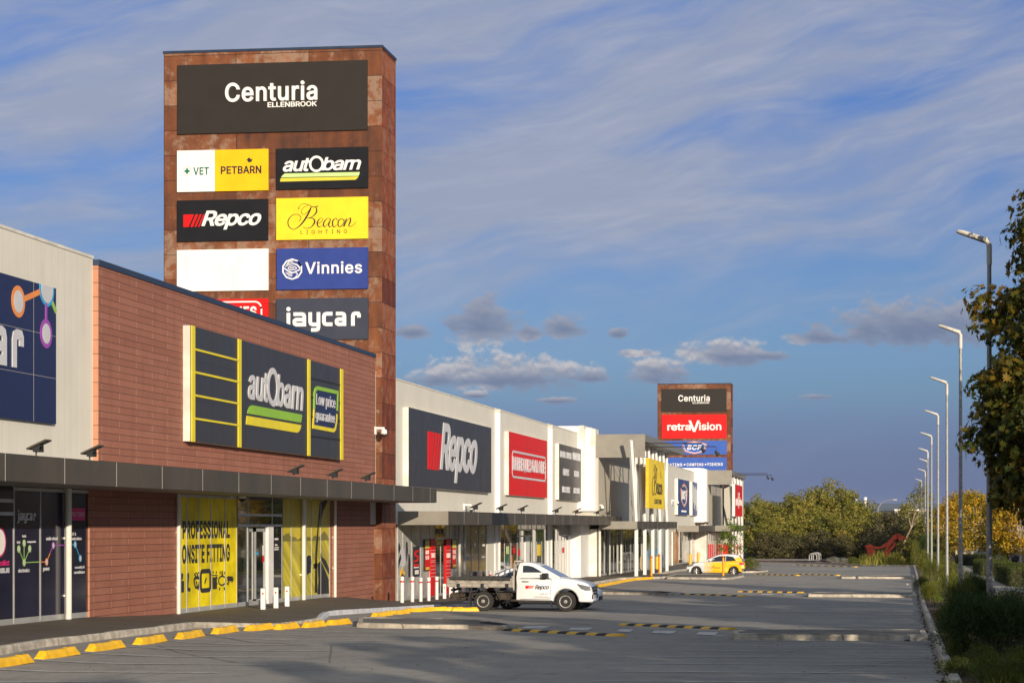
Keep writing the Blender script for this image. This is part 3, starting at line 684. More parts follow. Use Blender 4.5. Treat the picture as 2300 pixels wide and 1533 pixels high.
# ================================================================== lettering and signs
_tc = {}
try:                                                             # Blender's own interface font, else its built-in one
    import os
    SANS = bpy.data.fonts.load(os.path.join(bpy.utils.resource_path('LOCAL'), 'datafiles', 'fonts', 'Inter.woff2'))
except Exception:
    SANS = None
def text_mesh(s, bold=0.0, shear=0.0, spacing=1.0):
    """outlines of the glyphs, emboldened and filled contour by contour"""
    from mathutils.geometry import tessellate_polygon
    k = (s, bold, shear, spacing)
    if k in _tc: return _tc[k]
    cu = bpy.data.curves.new('t', 'FONT'); cu.body = s; cu.space_character = spacing * (1.03 + bold * 1.1); cu.resolution_u = 3; cu.fill_mode = 'NONE'
    if SANS is not None: cu.font = SANS
    o = bpy.data.objects.new('t', cu); COL.objects.link(o); bpy.context.view_layer.update()
    me = bpy.data.meshes.new_from_object(o.evaluated_get(bpy.context.evaluated_depsgraph_get()))
    P = [(v.co.x, v.co.y) for v in me.vertices]; nb = {}
    for e in me.edges:
        a, b = e.vertices; nb.setdefault(a, []).append(b); nb.setdefault(b, []).append(a)
    bpy.data.objects.remove(o); bpy.data.curves.remove(cu); bpy.data.meshes.remove(me)
    seen = set(); loops = []
    for v0 in sorted(nb):
        if v0 in seen: continue
        lp = [v0]; seen.add(v0); cur = min(nb[v0])
        if v0 + 1 in nb[v0]: cur = v0 + 1
        while cur not in seen:
            seen.add(cur); lp.append(cur); nx_ = [q for q in nb[cur] if q not in seen]
            if not nx_: break
            cur = nx_[0]
        q = [P[i] for i in lp]; r = [q[0]]
        for p in q[1:]:
            if math.dist(p, r[-1]) > 1e-5: r.append(p)
        if math.dist(r[0], r[-1]) < 1e-5: r.pop()
        if len(r) > 2: loops.append(r)
    ar = lambda l: sum(l[i - 1][0] * l[i][1] - l[i][0] * l[i - 1][1] for i in range(len(l))) / 2
    main = max(loops, key=lambda l: abs(ar(l))); sg = 1 if ar(main) > 0 else -1      # outer contours share this sign
    def off(l):
        h = bold * .46 * sg; n = len(l); r = []
        for i in range(n):
            a, p, b = l[i - 1], l[i], l[(i + 1) % n]; d1 = (p[0] - a[0], p[1] - a[1]); d2 = (b[0] - p[0], b[1] - p[1])
            l1, l2 = math.hypot(*d1) or 1, math.hypot(*d2) or 1; n1 = (d1[1] / l1, -d1[0] / l1); n2 = (d2[1] / l2, -d2[0] / l2)
            mx, my = n1[0] + n2[0], n1[1] + n2[1]; q = mx * mx + my * my
            f = 2 / q if q > .7 else 2 / .7
            r.append((p[0] + mx * f * h, p[1] + my * f * h))
        return r
    from mathutils.geometry import delaunay_2d_cdt
    V2, E2 = [], []; ls = [off(l) for l in loops]
    for l in ls:
        b0 = len(V2); V2 += [Vector(p) for p in l]; E2 += [(b0 + i, b0 + (i + 1) % len(l)) for i in range(len(l))]
    ov, oe, of = delaunay_2d_cdt(V2, E2, [], 0, 1e-5)[:3]
    bbs = [(min(p[0] for p in l), max(p[0] for p in l), min(p[1] for p in l), max(p[1] for p in l)) for l in ls]
    def wind(x, y):
        w_ = 0
        for l, (a0, a1, c0, c1) in zip(ls, bbs):
            if x < a0 or x > a1 or y < c0 or y > c1: continue
            for i in range(len(l)):
                a, b = l[i - 1], l[i]
                if (a[1] <= y) != (b[1] <= y):
                    xx = a[0] + (b[0] - a[0]) * (y - a[1]) / (b[1] - a[1])
                    if xx > x: w_ += 1 if b[1] > a[1] else -1
        return w_
    keep = [f for f in of if wind(sum(ov[q].x for q in f) / 3, sum(ov[q].y for q in f) / 3) != 0]
    n = len(ov); vs = [(p.x + shear * p.y, p.y, 1.0) for p in ov] + [(p.x + shear * p.y, p.y, 0.0) for p in ov]; fs = [tuple(f) for f in keep]; cnt = {}
    for f in keep:
        for q in range(3): e = (f[q], f[(q + 1) % 3]); cnt[tuple(sorted(e))] = cnt.get(tuple(sorted(e)), 0) + 1
    fs += [(a, b, n + b, n + a) for (a, b), c in cnt.items() if c == 1]
    us = sorted({q for f in fs for q in f}); mp = {q: i for i, q in enumerate(us)}; vs = [vs[q] for q in us]; fs = [tuple(mp[q] for q in f) for f in fs]
    x0 = min(v[0] for v in vs); x1 = max(v[0] for v in vs); y0 = min(v[1] for v in vs); y1 = max(v[1] for v in vs)
    r = ([((v[0] - x0) / (x1 - x0), (v[1] - y0) / (y1 - y0), v[2]) for v in vs], fs)
    _tc[k] = r; return r
def add_text(mb, fn, s, u0, u1, v0, v1, n0, n1, **k):
    vs, fs = text_mesh(s, **k)
    mb.add([fn(u0 + (u1 - u0) * a, v0 + (v1 - v0) * b, n0 + (n1 - n0) * c) for a, b, c in vs], fs)
_lift = [0]
def stroke(mb, fn, pts, w_, n0, n1, smooth=False):
    """ribbon through 2-D points with (possibly varying) width"""
    if smooth:
        P = [pts[0]] + list(pts) + [pts[-1]]; q = []
        for i in range(1, len(P) - 2):
            for k in range(6):
                t = k / 6; q.append(tuple(.5 * ((2 * P[i][j]) + (-P[i - 1][j] + P[i + 1][j]) * t + (2 * P[i - 1][j] - 5 * P[i][j] + 4 * P[i + 1][j] - P[i + 2][j]) * t * t + (-P[i - 1][j] + 3 * P[i][j] - 3 * P[i + 1][j] + P[i + 2][j]) * t ** 3) for j in range(len(pts[0]))))
        q.append(tuple(pts[-1])); pts = q
    _lift[0] = (_lift[0] + 1) % 40; n1 = n1 + _lift[0] * .00025
    L, Rr = [], []
    for i, p in enumerate(pts):
        a = pts[max(0, i - 1)]; b = pts[min(len(pts) - 1, i + 1)]
        def nrm(a, b):
            l = math.hypot(b[0] - a[0], b[1] - a[1]) or 1; return (-(b[1] - a[1]) / l, (b[0] - a[0]) / l)
        if 0 < i < len(pts) - 1:
            m0, m1 = nrm(a, p), nrm(p, b); mx, my = m0[0] + m1[0], m0[1] + m1[1]; l2 = mx * mx + my * my
            k = 2 / l2 if l2 > .4 else 2 / .9; mx *= k / 1; my *= k / 1; nx, ny = mx, my
            nx, ny = (mx, my) if l2 > .4 else m0
        else: nx, ny = nrm(a, b)
        h = (p[2] if len(p) > 2 else w_) / 2
        L.append((p[0] + nx * h, p[1] + ny * h)); Rr.append((p[0] - nx * h, p[1] - ny * h))
    k = len(pts)
    vs = [fn(u, v, n1) for u, v in L] + [fn(u, v, n1) for u, v in Rr] + [fn(u, v, n0) for u, v in L] + [fn(u, v, n0) for u, v in Rr]
    fs = []
    for i in range(k - 1):
        fs += [(i, i + 1, k + i + 1, k + i), (i, i + 1, 2 * k + i + 1, 2 * k + i), (k + i, k + i + 1, 3 * k + i + 1, 3 * k + i)]
    fs += [(0, k, 3 * k, 2 * k), (k - 1, 2 * k - 1, 4 * k - 1, 3 * k - 1)]
    mb.add(vs, fs)
def ellipse(cu, cv, a, b, n=28): return [(cu + a * math.cos(2 * math.pi * i / n), cv + b * math.sin(2 * math.pi * i / n)) for i in range(n)]
def ring(mb, fn, cu, cv, a, b, t, tb, n0, n1, n=32):
    o_, i_ = ellipse(cu, cv, a, b, n), ellipse(cu, cv, a - t, b - tb, n)
    vs = [fn(u, v, n1) for u, v in o_] + [fn(u, v, n1) for u, v in i_] + [fn(u, v, n0) for u, v in o_] + [fn(u, v, n0) for u, v in i_]
    mb.add(vs, [(i, (i + 1) % n, n + (i + 1) % n, n + i) for i in range(n)] + [(i, (i + 1) % n, 2 * n + (i + 1) % n, 2 * n + i) for i in range(n)] + [(n + i, n + (i + 1) % n, 3 * n + (i + 1) % n, 3 * n + i) for i in range(n)])
def rrect(u0, u1, v0, v1, r, n=5):
    q = []
    for cx, cy, a0 in ((u1 - r, v1 - r, 0), (u0 + r, v1 - r, 90), (u0 + r, v0 + r, 180), (u1 - r, v0 + r, 270)):
        q += [(cx + r * math.cos(R(a0 + 90 * i / n)), cy + r * math.sin(R(a0 + 90 * i / n))) for i in range(n + 1)]
    return q
class Face:
    """a flat sign plane: kind 'X' faces the car park, kind 'Y' faces the camera end of the street"""
    def __init__(s, kind, c): s.k, s.c = kind, c
    def fn(s, u, v, n): return (s.c + n, u, v) if s.k == 'X' else (u, s.c - n, v)
    def uv(s, px, py):
        if s.k == 'X': y = YX(px, s.c); return (y, HZ(py, s.c, y))
        x = XY(px, s.c); return (x, HZ(py, x, s.c))
    def box(s, mb, u0, u1, v0, v1, n0, n1, m=0):
        mb.prism([(u0, v0), (u1, v0), (u1, v1), (u0, v1)], s.fn, n0, n1, m); return mb
    def text(s, mb, t, px0, px1, pt, pb, n0=0, n1=.02, at=None, **k):
        a = s.uv(px0, pb); b = s.uv(px1, pb); c = s.uv(at or px0, pt); d = s.uv(at or px0, pb)
        add_text(mb, s.fn, t, a[0], b[0], d[1], c[1], n0, n1, **k)
def mk(name, mt, parent, f, label=None):
    mb = MB(); f(mb); o = mb.build(name, mt, parent)
    if label: o['label'] = label
    return o
S_ = {k: flat('sign_' + k, v, r_, spec=.22) for k, v, r_ in [('charcoal', (.030, .025, .020), .55), ('black', (.014, .014, .015), .4), ('white', (.86, .83, .78), .45), ('blank', (.90, .86, .78), .45), ('amber', (.90, .50, .01), .45), ('yellow', (.92, .66, .03), .45),
     ('blue', (.035, .06, .26), .45), ('slate', (.050, .055, .078), .45), ('navy', (.018, .026, .085), .4), ('red', (.70, .010, .009), .5), ('lime', (.55, .75, .28), .45), ('lime2', (.28, .52, .05), .45), ('ochre', (.68, .58, .06), .45), ('yellow2', (.80, .66, .03), .45), ('ink', (.03, .03, .03), .5),
     ('green', (.01, .15, .11), .5), ('grey', (.045, .045, .052), .42), ('bcfblue', (.05, .12, .44), .5), ('bcf2', (.025, .06, .22), .45), ('orange', (.80, .28, .08), .5), ('cyan', (.05, .36, .68), .5), ('purple', (.33, .08, .42), .5), ('leafgreen', (.30, .52, .12), .5), ('greyw', (.58, .58, .60), .5), ('dkgrey', (.022, .022, .025), .5), ('magenta', (.60, .02, .16), .5), ('peri', (.50, .52, .70), .5)]}

BEACON = [  # centre lines in photo-crop units with width
    ([(1297, 168, 9), (1303, 140, 4), (1345, 116, 4), (1395, 132, 5), (1435, 150, 6), (1478, 140, 9)], 1),
    ([(1392, 128, 3), (1345, 150, 4), (1320, 190, 4), (1345, 216, 4), (1385, 190, 5), (1412, 150, 8), (1388, 205, 15), (1345, 275, 15), (1300, 325, 10), (1250, 352, 6), (1205, 325, 8), (1198, 270, 9), (1235, 222, 6), (1290, 215, 5), (1318, 245, 5), (1300, 280, 5)], 1),
    ([(1412, 150, 3), (1455, 152, 7), (1462, 195, 13), (1420, 240, 6), (1372, 252, 3), (1425, 252, 7), (1446, 285, 14), (1415, 332, 8), (1370, 345, 5), (1335, 330, 4)], 1),
    ([(1462, 305, 4), (1500, 292, 5), (1524, 262, 4), (1500, 254, 4), (1470, 290, 12), (1478, 330, 9), (1512, 325, 4), (1530, 305, 3)], 1),
    ([(1592, 262, 4), (1562, 258, 5), (1530, 295, 12), (1535, 334, 8), (1570, 305, 4), (1594, 262, 6), (1576, 315, 12), (1590, 337, 6), (1618, 312, 3)], 1),
    ([(1655, 275, 8), (1642, 257, 5), (1612, 285, 12), (1620, 334, 9), (1650, 322, 4), (1668, 305, 3)], 1),
    ([(1695, 258, 5), (1665, 285, 11), (1668, 332, 7), (1700, 325, 8), (1720, 285, 8), (1698, 260, 5), (1722, 275, 3), (1745, 260, 3)], 1),
    ([(1742, 260, 6), (1730, 300, 13), (1715, 336, 12)], 1),
    ([(1722, 318, 3), (1752, 275, 5), (1778, 258, 8), (1776, 290, 13), (1762, 325, 9), (1785, 334, 5), (1815, 312, 3), (1832, 290, 3)], 1)]
def beacon(mb, F, px0, px1, pt, pb, n0, n1, at=None, k=1.0):
    a = F.uv(px0, pb); b = F.uv(px1, pb); c = F.uv(at or px0, pt); d = F.uv(at or px0, pb)
    su = (b[0] - a[0]) / (1832 - 1196); sv = (c[1] - d[1]) / (352 - 114)
    for pts, sm in BEACON: stroke(mb, F.fn, [(a[0] + (x - 1196) * su, d[1] + (352 - y) * sv, w_ * (abs(su) + sv) / 2 * k) for x, y, w_ in pts], .1, n0, n1, True)
JAY = [[(1190, 1120), (1190, 1262), (1178, 1280), (1150, 1280)],
       [(1238, 1133), (1318, 1133), (1334, 1139), (1340, 1155), (1340, 1247)], [(1325, 1184), (1262, 1184), (1248, 1194), (1246, 1208), (1250, 1222), (1264, 1230), (1325, 1230)],
       [(1396, 1117), (1396, 1205), (1402, 1222), (1418, 1230), (1462, 1230)], [(1474, 1117), (1474, 1258), (1468, 1274), (1450, 1280), (1405, 1280)],
       [(1606, 1133), (1548, 1133), (1532, 1139), (1525, 1155), (1525, 1208), (1532, 1224), (1548, 1230), (1606, 1230)],
       [(1638, 1133), (1696, 1133), (1712, 1139), (1718, 1155), (1718, 1247)], [(1703, 1184), (1660, 1184), (1646, 1194), (1644, 1208), (1648, 1222), (1662, 1230), (1703, 1230)],
       [(1798, 1247), (1798, 1155), (1804, 1139), (1820, 1133), (1848, 1134), (1855, 1144), (1855, 1172)]]
def jaycar(mb, fn, u0, u1, vb, vt, n0, n1):   # vb..vt: baseline to x-height
    su = (u1 - u0) / (1873 - 1150); sv = (vt - vb) / (1248 - 1115); w_ = 34
    P = lambda x, y: (u0 + (x - 1150) * su, vb + (1248 - y) * sv)
    for pts in JAY: 
        stroke(mb, fn, [P(*p) for p in pts], w_ * (su + sv) / 2, n0, n1)
    mb.prism([P(1190 + 20 * math.cos(2 * math.pi * i / 16), 1085 + 20 * math.sin(2 * math.pi * i / 16)) for i in range(16)], fn, n0, n1)
def repco_bars(mb, F, px0, px1, pt, pb, n0, n1, at=None, lean=.5):
    a = F.uv(px0, pb); b = F.uv(px1, pb); vt = F.uv(at or px0, pt)[1]; vb = F.uv(at or px0, pb)[1]; W = b[0] - a[0]
    for x0, x1, sq in ((0, .24, 1), (.32, .44, 0), (.515, .60, 0), (.68, .75, 0)):
        l0 = x0 if sq else x0 + .25
        mb.prism([(a[0] + W * x0, vb), (a[0] + W * x1, vb), (a[0] + W * (x1 + .25), vt), (a[0] + W * l0, vt)], F.fn, n0, n1)

# ------------------------------------------------------------------ pylon sign near
def pylon(label, XC, px_r, px_l, px_back, py_top, base_z, depth, cell, mats_i):
    Yp = YX(px_r, XC); F = Face('Y', Yp); xl = XY(px_l, Yp); xt = HZ(py_top, XC, Yp)
    t = thing('pylon_sign', label, 'pylon sign', (XC, Yp, base_z))
    cw, ch_, z0 = cell
    mA = m_cells('rusty_steel_front' + mats_i, (XC - xl) / 3, ch_, 'x', RC, off=0, jh=.02, jw=.02, jhc=(.02, .01, .006), z0=z0, rust=True, s0=xl)
    mB_ = m_cells('rusty_steel_side' + mats_i, 40, ch_, 'y', [(.07, .02, .018), (.17, .042, .02), (.26, .06, .022), (.36, .085, .025), (.33, .17, .10)], off=0, jh=.016, jw=.0, jhc=(.02, .01, .006), z0=z0, rust=True, s0=-500)
    mb = MB(); x0, x1, y0, y1, z1 = xl, XC, Yp, Yp + depth, xt
    V = [(x, y, z) for x in (x0, x1) for y in (y0, y1) for z in (base_z - 1, z1)]
    mb.add(V, [(0, 1, 5, 4), (2, 3, 7, 6)], 0); mb.add(V, [(4, 6, 7, 5), (0, 1, 3, 2), (1, 3, 7, 5)], 1)
    mb.build('tower_cladding', [mA, mB_], t)
    mk('cap', M['coping'], t, lambda m: m.box(xl - .03, XC + .03, Yp - .03, Yp + depth + .03, xt, xt + .1))
    return t, F
XC1 = ro(-19.25)
d_ = DR(XC1, YX(858, XC1))[0]
P1, F1 = pylon('tall rust-red steel sign tower above the brick shop, carrying many shop signs', XC1, 858, 368, 888, 107, -3.3, 2.3, (0, .98, HZ(170, XC1, YX(858, XC1)) - 40 * .98), '')
def panel(F, t, px0, px1, pt, pb, mt, label, n=.09):
    a = F.uv(px0, pt); b = F.uv(px1, pt); vb = F.uv(px0, pb)[1]
    o = mk('sign_panel', S_[mt], t, lambda m: F.box(m, a[0], b[0], vb, a[1], 0.0, n), label)
    return o
N0, N1 = .088, .10
p = panel(F1, P1, 400, 826, 148, 302.6, 'charcoal', 'large charcoal top panel of the near tower')
mk('lettering', S_['white'], p, lambda m: (F1.text(m, 'Centuria', 508.4, 714.8, 185.3, 229.5, N0, .17, at=600, bold=.035)))
mk('lettering', S_['white'], p, lambda m: (F1.text(m, 'ELLENBROOK', 603, 713.6, 231, 242.5, N0, .12, at=608, bold=.035, spacing=.92)))
p = panel(F1, P1, 399.3, 484, 339.5, 432.3, 'white', 'white veterinary panel of the near tower')
mk('lettering', S_['green'], p, lambda m: F1.text(m, 'VET', 436, 471, 377, 394, N0, N1, bold=.045))
def vetmark(m):
    c = F1.uv(422, 385.3); s_ = .105
    F1.box(m, c[0] - s_, c[0] + s_, c[1] - s_ * .38, c[1] + s_ * .38, N0, N1); F1.box(m, c[0] - s_ * .38, c[0] + s_ * .38, c[1] - s_, c[1] + s_, N0, N1 + .001)
    for i in range(16):
        a = math.pi * 2 * i / 16; F1.box(m, c[0] + math.cos(a) * .17 - .012, c[0] + math.cos(a) * .17 + .012, c[1] + math.sin(a) * .17 - .015, c[1] + math.sin(a) * .17 + .015, N0, N1)
mk('emblem', S_['green'], p, vetmark)
p = panel(F1, P1, 484.2, 603.8, 337.8, 430.6, 'amber', 'amber pet shop panel of the near tower')
mk('lettering', S_['ink'], p, lambda m: F1.text(m, 'PETBARN', 497.6, 588.6, 374.8, 392, N0, N1, bold=.05, spacing=.95))
def bird(m):
    c = F1.uv(562, 360); k = .0165
    m.prism([(c[0] + x * k, c[1] + y * k) for x, y in ((-8, 0), (-5, 2), (-3, 4.6), (1, 5), (3, 1.5), (4.5, .5), (7, 4.5), (7, -1), (4, -5), (0, -6), (-4, -4.5), (-5, -1))], F1.fn, N0, N1)
mk('emblem', S_['ink'], p, bird)
p = panel(F1, P1, 621.9, 827.5, 335, 426.7, 'black', 'black panel with green and yellow stripes on the near tower')
def autobarn(m, F, L, O, Rr, tb, ob, n0, n1, sh=.25, bold=.04):
    F.text(m, 'aut', L[0], L[1], tb[0], tb[1], n0, n1, at=L[0], bold=bold, shear=sh, spacing=.85)
    F.text(m, 'barn', Rr[0], Rr[1], tb[2], tb[3], n0, n1, at=Rr[0], bold=bold, shear=sh, spacing=.85)
    a = F.uv(O[0], ob[1]); b = F.uv(O[1], ob[1]); c = F.uv((O[0] + O[1]) / 2, ob[0]); d = F.uv((O[0] + O[1]) / 2, ob[1])
    ring(m, F.fn, (a[0] + b[0]) / 2, (c[1] + d[1]) / 2, (b[0] - a[0]) / 2, (c[1] - d[1]) / 2, (b[0] - a[0]) * .155, (b[0] - a[0]) * .155, n0, n1 + .004)
mk('lettering', S_['white'], p, lambda m: autobarn(m, F1, (637, 699), (695.5, 729), (724, 812.6), (357.5, 387, 354.5, 384), (350.7, 387.6), N0, N1))
def quadpx(m, F, pts, n0=N0, n1=N1): m.prism([F.uv(*q) for q in pts], F.fn, n0, n1)
mk('stripe', S_['lime'], p, lambda m: quadpx(m, F1, [(632.8, 399.3), (636, 395), (641.2, 390.7), (809.4, 387.3), (808.5, 392), (806.5, 396)]))
mk('stripe', S_['ochre'], p, lambda m: quadpx(m, F1, [(630.8, 409), (631.2, 404), (632.6, 401), (806.5, 397.3), (804, 401), (799.3, 404.8)]))
p = panel(F1, P1, 399.3, 603, 451.2, 543.4, 'black', 'black panel with red bars and white italic lettering on the near tower')
mk('red_bars', S_['red'], p, lambda m: repco_bars(m, F1, 413.8, 462, 482.8, 510.8, N0, N1))
mk('lettering', S_['white'], p, lambda m: F1.text(m, 'Repco', 454, 588.5, 474.2, 517, N0, N1, at=460, bold=.05, shear=.32, spacing=.86))
p = panel(F1, P1, 621.9, 827.5, 446.4, 539.8, 'yellow', 'bright yellow lighting shop panel of the near tower')
mk('lettering', S_['ink'], p, lambda m: beacon(m, F1, 648.4, 801.7, 457.3, 515, N0, N1, at=700))
mk('lettering', S_['ink'], p, lambda m: F1.text(m, 'LIGHTING', 676.7, 781, 517.6, 526.3, N0, N1, spacing=1.75))
p = panel(F1, P1, 399, 603.8, 562.3, 655, 'blank', 'blank white panel of the near tower')
p = panel(F1, P1, 622.6, 827.5, 559, 651.2, 'blue', 'royal blue charity shop panel of the near tower')
mk('lettering', S_['white'], p, lambda m: F1.text(m, 'Vinnies', 687, 814.5, 588.6, 616, N0, N1, bold=.035))
def hands(m):
    c = F1.uv(657.9, 605); r = 22.3 * .0174
    o_ = [(c[0] + r * math.cos(R(18 + 36 * i)), c[1] + r * math.sin(R(18 + 36 * i))) for i in range(10)]
    stroke(m, F1.fn, o_ + [o_[0], o_[1]], .055, N0, N1)
    Q = lambda x, y: (c[0] + x * r, c[1] + y * r)
    for k in range(4): stroke(m, F1.fn, [Q(-.75 + k * .1, .25 + k * .12), Q(-.35, .42 + k * .13), Q(.1, .5 + k * .12)], .022, N0, N1, True)
    for k in range(3): stroke(m, F1.fn, [Q(-.7 + k * .12, -.3 - k * .14), Q(-.2, -.42 - k * .13), Q(.0, -.45 - k * .12)], .022, N0, N1, True)
    stroke(m, F1.fn, [Q(.1, .55), Q(.5, .42), Q(.82, .05)], .05, N0, N1, True); stroke(m, F1.fn, [Q(-.85, .12), Q(-.4, -.18), Q(.05, -.35), Q(.45, -.2), Q(.8, -.05)], .045, N0, N1, True)
    stroke(m, F1.fn, [Q(-.45, .1), Q(-.2, .28), Q(.25, .25), Q(.45, .08), Q(.2, -.05), Q(-.2, -.08), Q(-.45, .1)], .03, N0, N1, True); stroke(m, F1.fn, [Q(.3, -.3), Q(.55, -.5), Q(.3, -.85)], .03, N0, N1, True)
    stroke(m, F1.fn, [Q(-.25, .1), Q(.2, .1)], .03, N0, N1)
mk('emblem', S_['white'], p, hands)
p = panel(F1, P1, 399.3, 604, 673.5, 765, 'red', 'red barbecue shop panel of the near tower, half hidden by the brick parapet')
def bbqt(m):
    F1.text(m, 'BARBEQUES', 425, 578, 688, 716, N0, N1, at=570, bold=.06); F1.text(m, 'GALORE', 440, 570, 722, 748, N0, N1, bold=.06)
    a, b = F1.uv(412, 757), F1.uv(589, 677.5); q = rrect(a[0], b[0], a[1], b[1], .28); stroke(m, F1.fn, q + [q[0], q[1]], .06, N0, N1)
mk('lettering', S_['white'], p, bbqt)
p = panel(F1, P1, 621.9, 828, 671.4, 764, 'slate', 'slate grey electronics shop panel at the bottom of the near tower')
def jpan(m):
    a, b = F1.uv(640, 735), F1.uv(812, 735); c = F1.uv(700, 733.3); d = F1.uv(700, 701)
    jaycar(m, F1.fn, a[0], b[0], c[1], d[1], N0, N1)
mk('lettering', S_['white'], p, jpan)

# ------------------------------------------------------------------ pylon sign far
XC2 = ro(-17.9)
P2, F2 = pylon('shorter looking rust-red sign tower far away behind the portal roofs', XC2, 1641.5, 1476.8, 1646, 861.5, -4.4, 3.6, (0, 1.05, HZ(880, XC2, YX(1641.5, XC2)) - 40 * 1.05), '_far')
N0, N1 = .098, .12
p = panel(F2, P2, 1486.3, 1632, 873.3, 924.7, 'charcoal', 'charcoal top panel of the far tower', .1)
mk('lettering', S_['white'], p, lambda m: (F2.text(m, 'Centuria', 1523.7, 1594.5, 886.8, 901.3, N0, .2, bold=.035)))
mk('lettering', S_['white'], p, lambda m: (F2.text(m, 'ELLENBROOK', 1555.7, 1594, 902.3, 906.2, N0, N1, bold=.035, spacing=.92)))
p = panel(F2, P2, 1486.3, 1632.3, 931, 984.2, 'red', 'red electrical shop panel of the far tower', .1)
def retra(m):
    F2.text(m, 'retra', 1499, 1552, 951.3, 966.3, N0, N1, bold=.045, spacing=.9); F2.text(m, 'V', 1546.5, 1572, 943.8, 969.5, N0, N1, bold=.045); F2.text(m, 'ision', 1570, 1620.3, 948.3, 965.8, N0, N1, bold=.045, spacing=.92)
mk('lettering', S_['white'], p, retra)
p = panel(F2, P2, 1486.3, 1632.7, 989.6, 1020.8, 'bcfblue', 'blue panel with shield emblem on the far tower', .1)
def shield(F, px0, px1, pt, pb, m1, m2, par, n0=N0, n1=N1, txt='BCF'):
    a, b = F.uv(px0, pb), F.uv(px1, pb); vt = F.uv(px0, pt)[1]; vb = F.uv(px0, pb)[1]; cu, cv = (a[0] + b[0]) / 2, (vt + vb) / 2; A, B = (b[0] - a[0]) / 2, (vt - vb) / 2
    pts = [(-1, .55), (-.62, .78), (0, 1), (.62, .78), (1, .55), (.93, 0), (.82, -.55), (.4, -.85), (0, -1), (-.4, -.85), (-.82, -.55), (-.93, 0)]
    for mt, k, wd_ in ((m1, 1, .10), (m2, .88, .08)):
        q = [(cu + x * A * k, cv + y * B * k) for x, y in pts]
        mk('emblem_outline', S_[mt], par, lambda m: stroke(m, F.fn, q + [q[0], q[1]], wd_ * min(A, B), n0, n1))
    mk('lettering', S_['white'], par, lambda m: add_text(m, F.fn, txt, cu - A * .62, cu + A * .62, cv - B * .38, cv + B * .42, n0, n1, bold=.05, shear=.25))
shield(F2, 1532.5, 1587.5, 991, 1018.3, 'orange', 'white', p)
p = panel(F2, P2, 1486.3, 1632.7, 1027, 1062, 'bcfblue', 'blue outdoor shop panel at the bottom of the far tower', .1)
mk('lettering', S_['white'], p, lambda m: (F2.text(m, 'BOATING', 1492, 1532.5, 1039.8, 1046.6, N0, N1, bold=.05, spacing=1.1), F2.text(m, 'CAMPING', 1542.5, 1580, 1039.3, 1046, N0, N1, bold=.05, spacing=1.1), F2.text(m, 'FISHING', 1589.5, 1623.5, 1038.7, 1045.4, N0, N1, bold=.05, spacing=1.1),
    quadpx(m, F2, [(1535.6, 1044.5), (1539, 1044.4), (1540, 1041.2), (1536.5, 1041.3)], N0, N1), quadpx(m, F2, [(1582.8, 1044), (1586.3, 1043.9), (1587.2, 1040.7), (1583.8, 1040.8)], N0, N1)))
# ================================================================== shops
XU = XW + .14            # proud upper brick skin
XL = XW - .12            # lower brick and glazing line
def HX(px, py, X): return HZ(py, X, YX(px, X))
ZT1 = .0823 * 17.4; ZB1 = .0503 * 17.4      # canopy 1 top and underside
ZT2 = .0322 * 17.4; ZB2 = 0.0
def wbox(name, mt, par, x0, x1, y0, y1, z0, z1, label=None): return mk(name, mt, par, lambda m: m.box(x0, x1, y0, y1, z0, z1), label)
def canopy(par, x0, x1, y0, y1, zb, zt, seam_px=None, step=3.02, label=None):
    c = wbox('canopy', M['fascia_end'], par, x0, x1 - .006, y0, y1 - .01, zb + .01, zt - .01, label)
    mk('fascia', M['fascia'], c, lambda m: m.box(x1 - .006, x1 + .012, y0 + .004, y1, zb, zt))
    mk('end_panel', M['fascia_end'], c, lambda m: m.box(x0, x1 - .01, y0 - .012, y0 - .002, zb, zt))
    mk('soffit', M['soffit'], c, lambda m: m.box(x0 + .02, x1 - .05, y0 + .02, y1 - .05, zb - .006, zb + .004))
    ys = []; y = YX(seam_px, x1) if seam_px else y0 + step
    while y > y0 + step: y -= step
    while y < y1 - .2:
        if y > y0 + .3: ys.append(y)
        y += step
    mk('seam', M['seam'], c, lambda m: [m.box(x1 + .010, x1 + .0135, y - .012, y + .012, zb + .002, zt - .002) for y in ys] and None)
    return c
def mull(par, X, pxs, zt, extra=(), trans=(), w_=.055, pr=.016, name='window_frame', mt='alu'):
    def f(m):
        for px in pxs:
            y = YX(px, X); m.box(X - .02, X + pr, y - w_ * .4, y + w_ / 2, PZ(X, y) + .02, zt)
        ya, yb = YX(pxs[0], X), YX(pxs[-1], X); k = max(1, int((yb - ya) / 1.5))
        for i in range(k):
            a, b = ya + (yb - ya) * i / k, ya + (yb - ya) * (i + 1) / k; z = min(PZ(X, a), PZ(X, b))
            m.add([(X - .02, a, z - .2), (X + pr - .006, a, z - .2), (X + pr - .006, a, PZ(X, a) + .13), (X - .02, a, PZ(X, a) + .13), (X - .02, b, z - .2), (X + pr - .006, b, z - .2), (X + pr - .006, b, PZ(X, b) + .13), (X - .02, b, PZ(X, b) + .13)],
                  [(0, 1, 2, 3), (4, 5, 6, 7), (0, 1, 5, 4), (1, 2, 6, 5), (2, 3, 7, 6), (3, 0, 4, 7)])
        for (p0, p1, py) in trans:
            a, b = YX(p0, X), YX(p1, X); z = HX(p0, py, X); m.box(X - .02, X + pr - .003, a, b, z - .04, z + .04)
    return mk(name, M[mt] if isinstance(mt, str) else mt, par, f)
def pane(par, X, px0, px1, zt, mt, label=None, zb=None):
    y0, y1 = YX(px0, X), YX(px1, X); z0 = PZ(X, (y0 + y1) / 2) + .02 if zb is None else zb
    return mk('window_pane', mt, par, lambda m: m.box(X - .03, X, y0, y1 - .002, z0, zt), label)
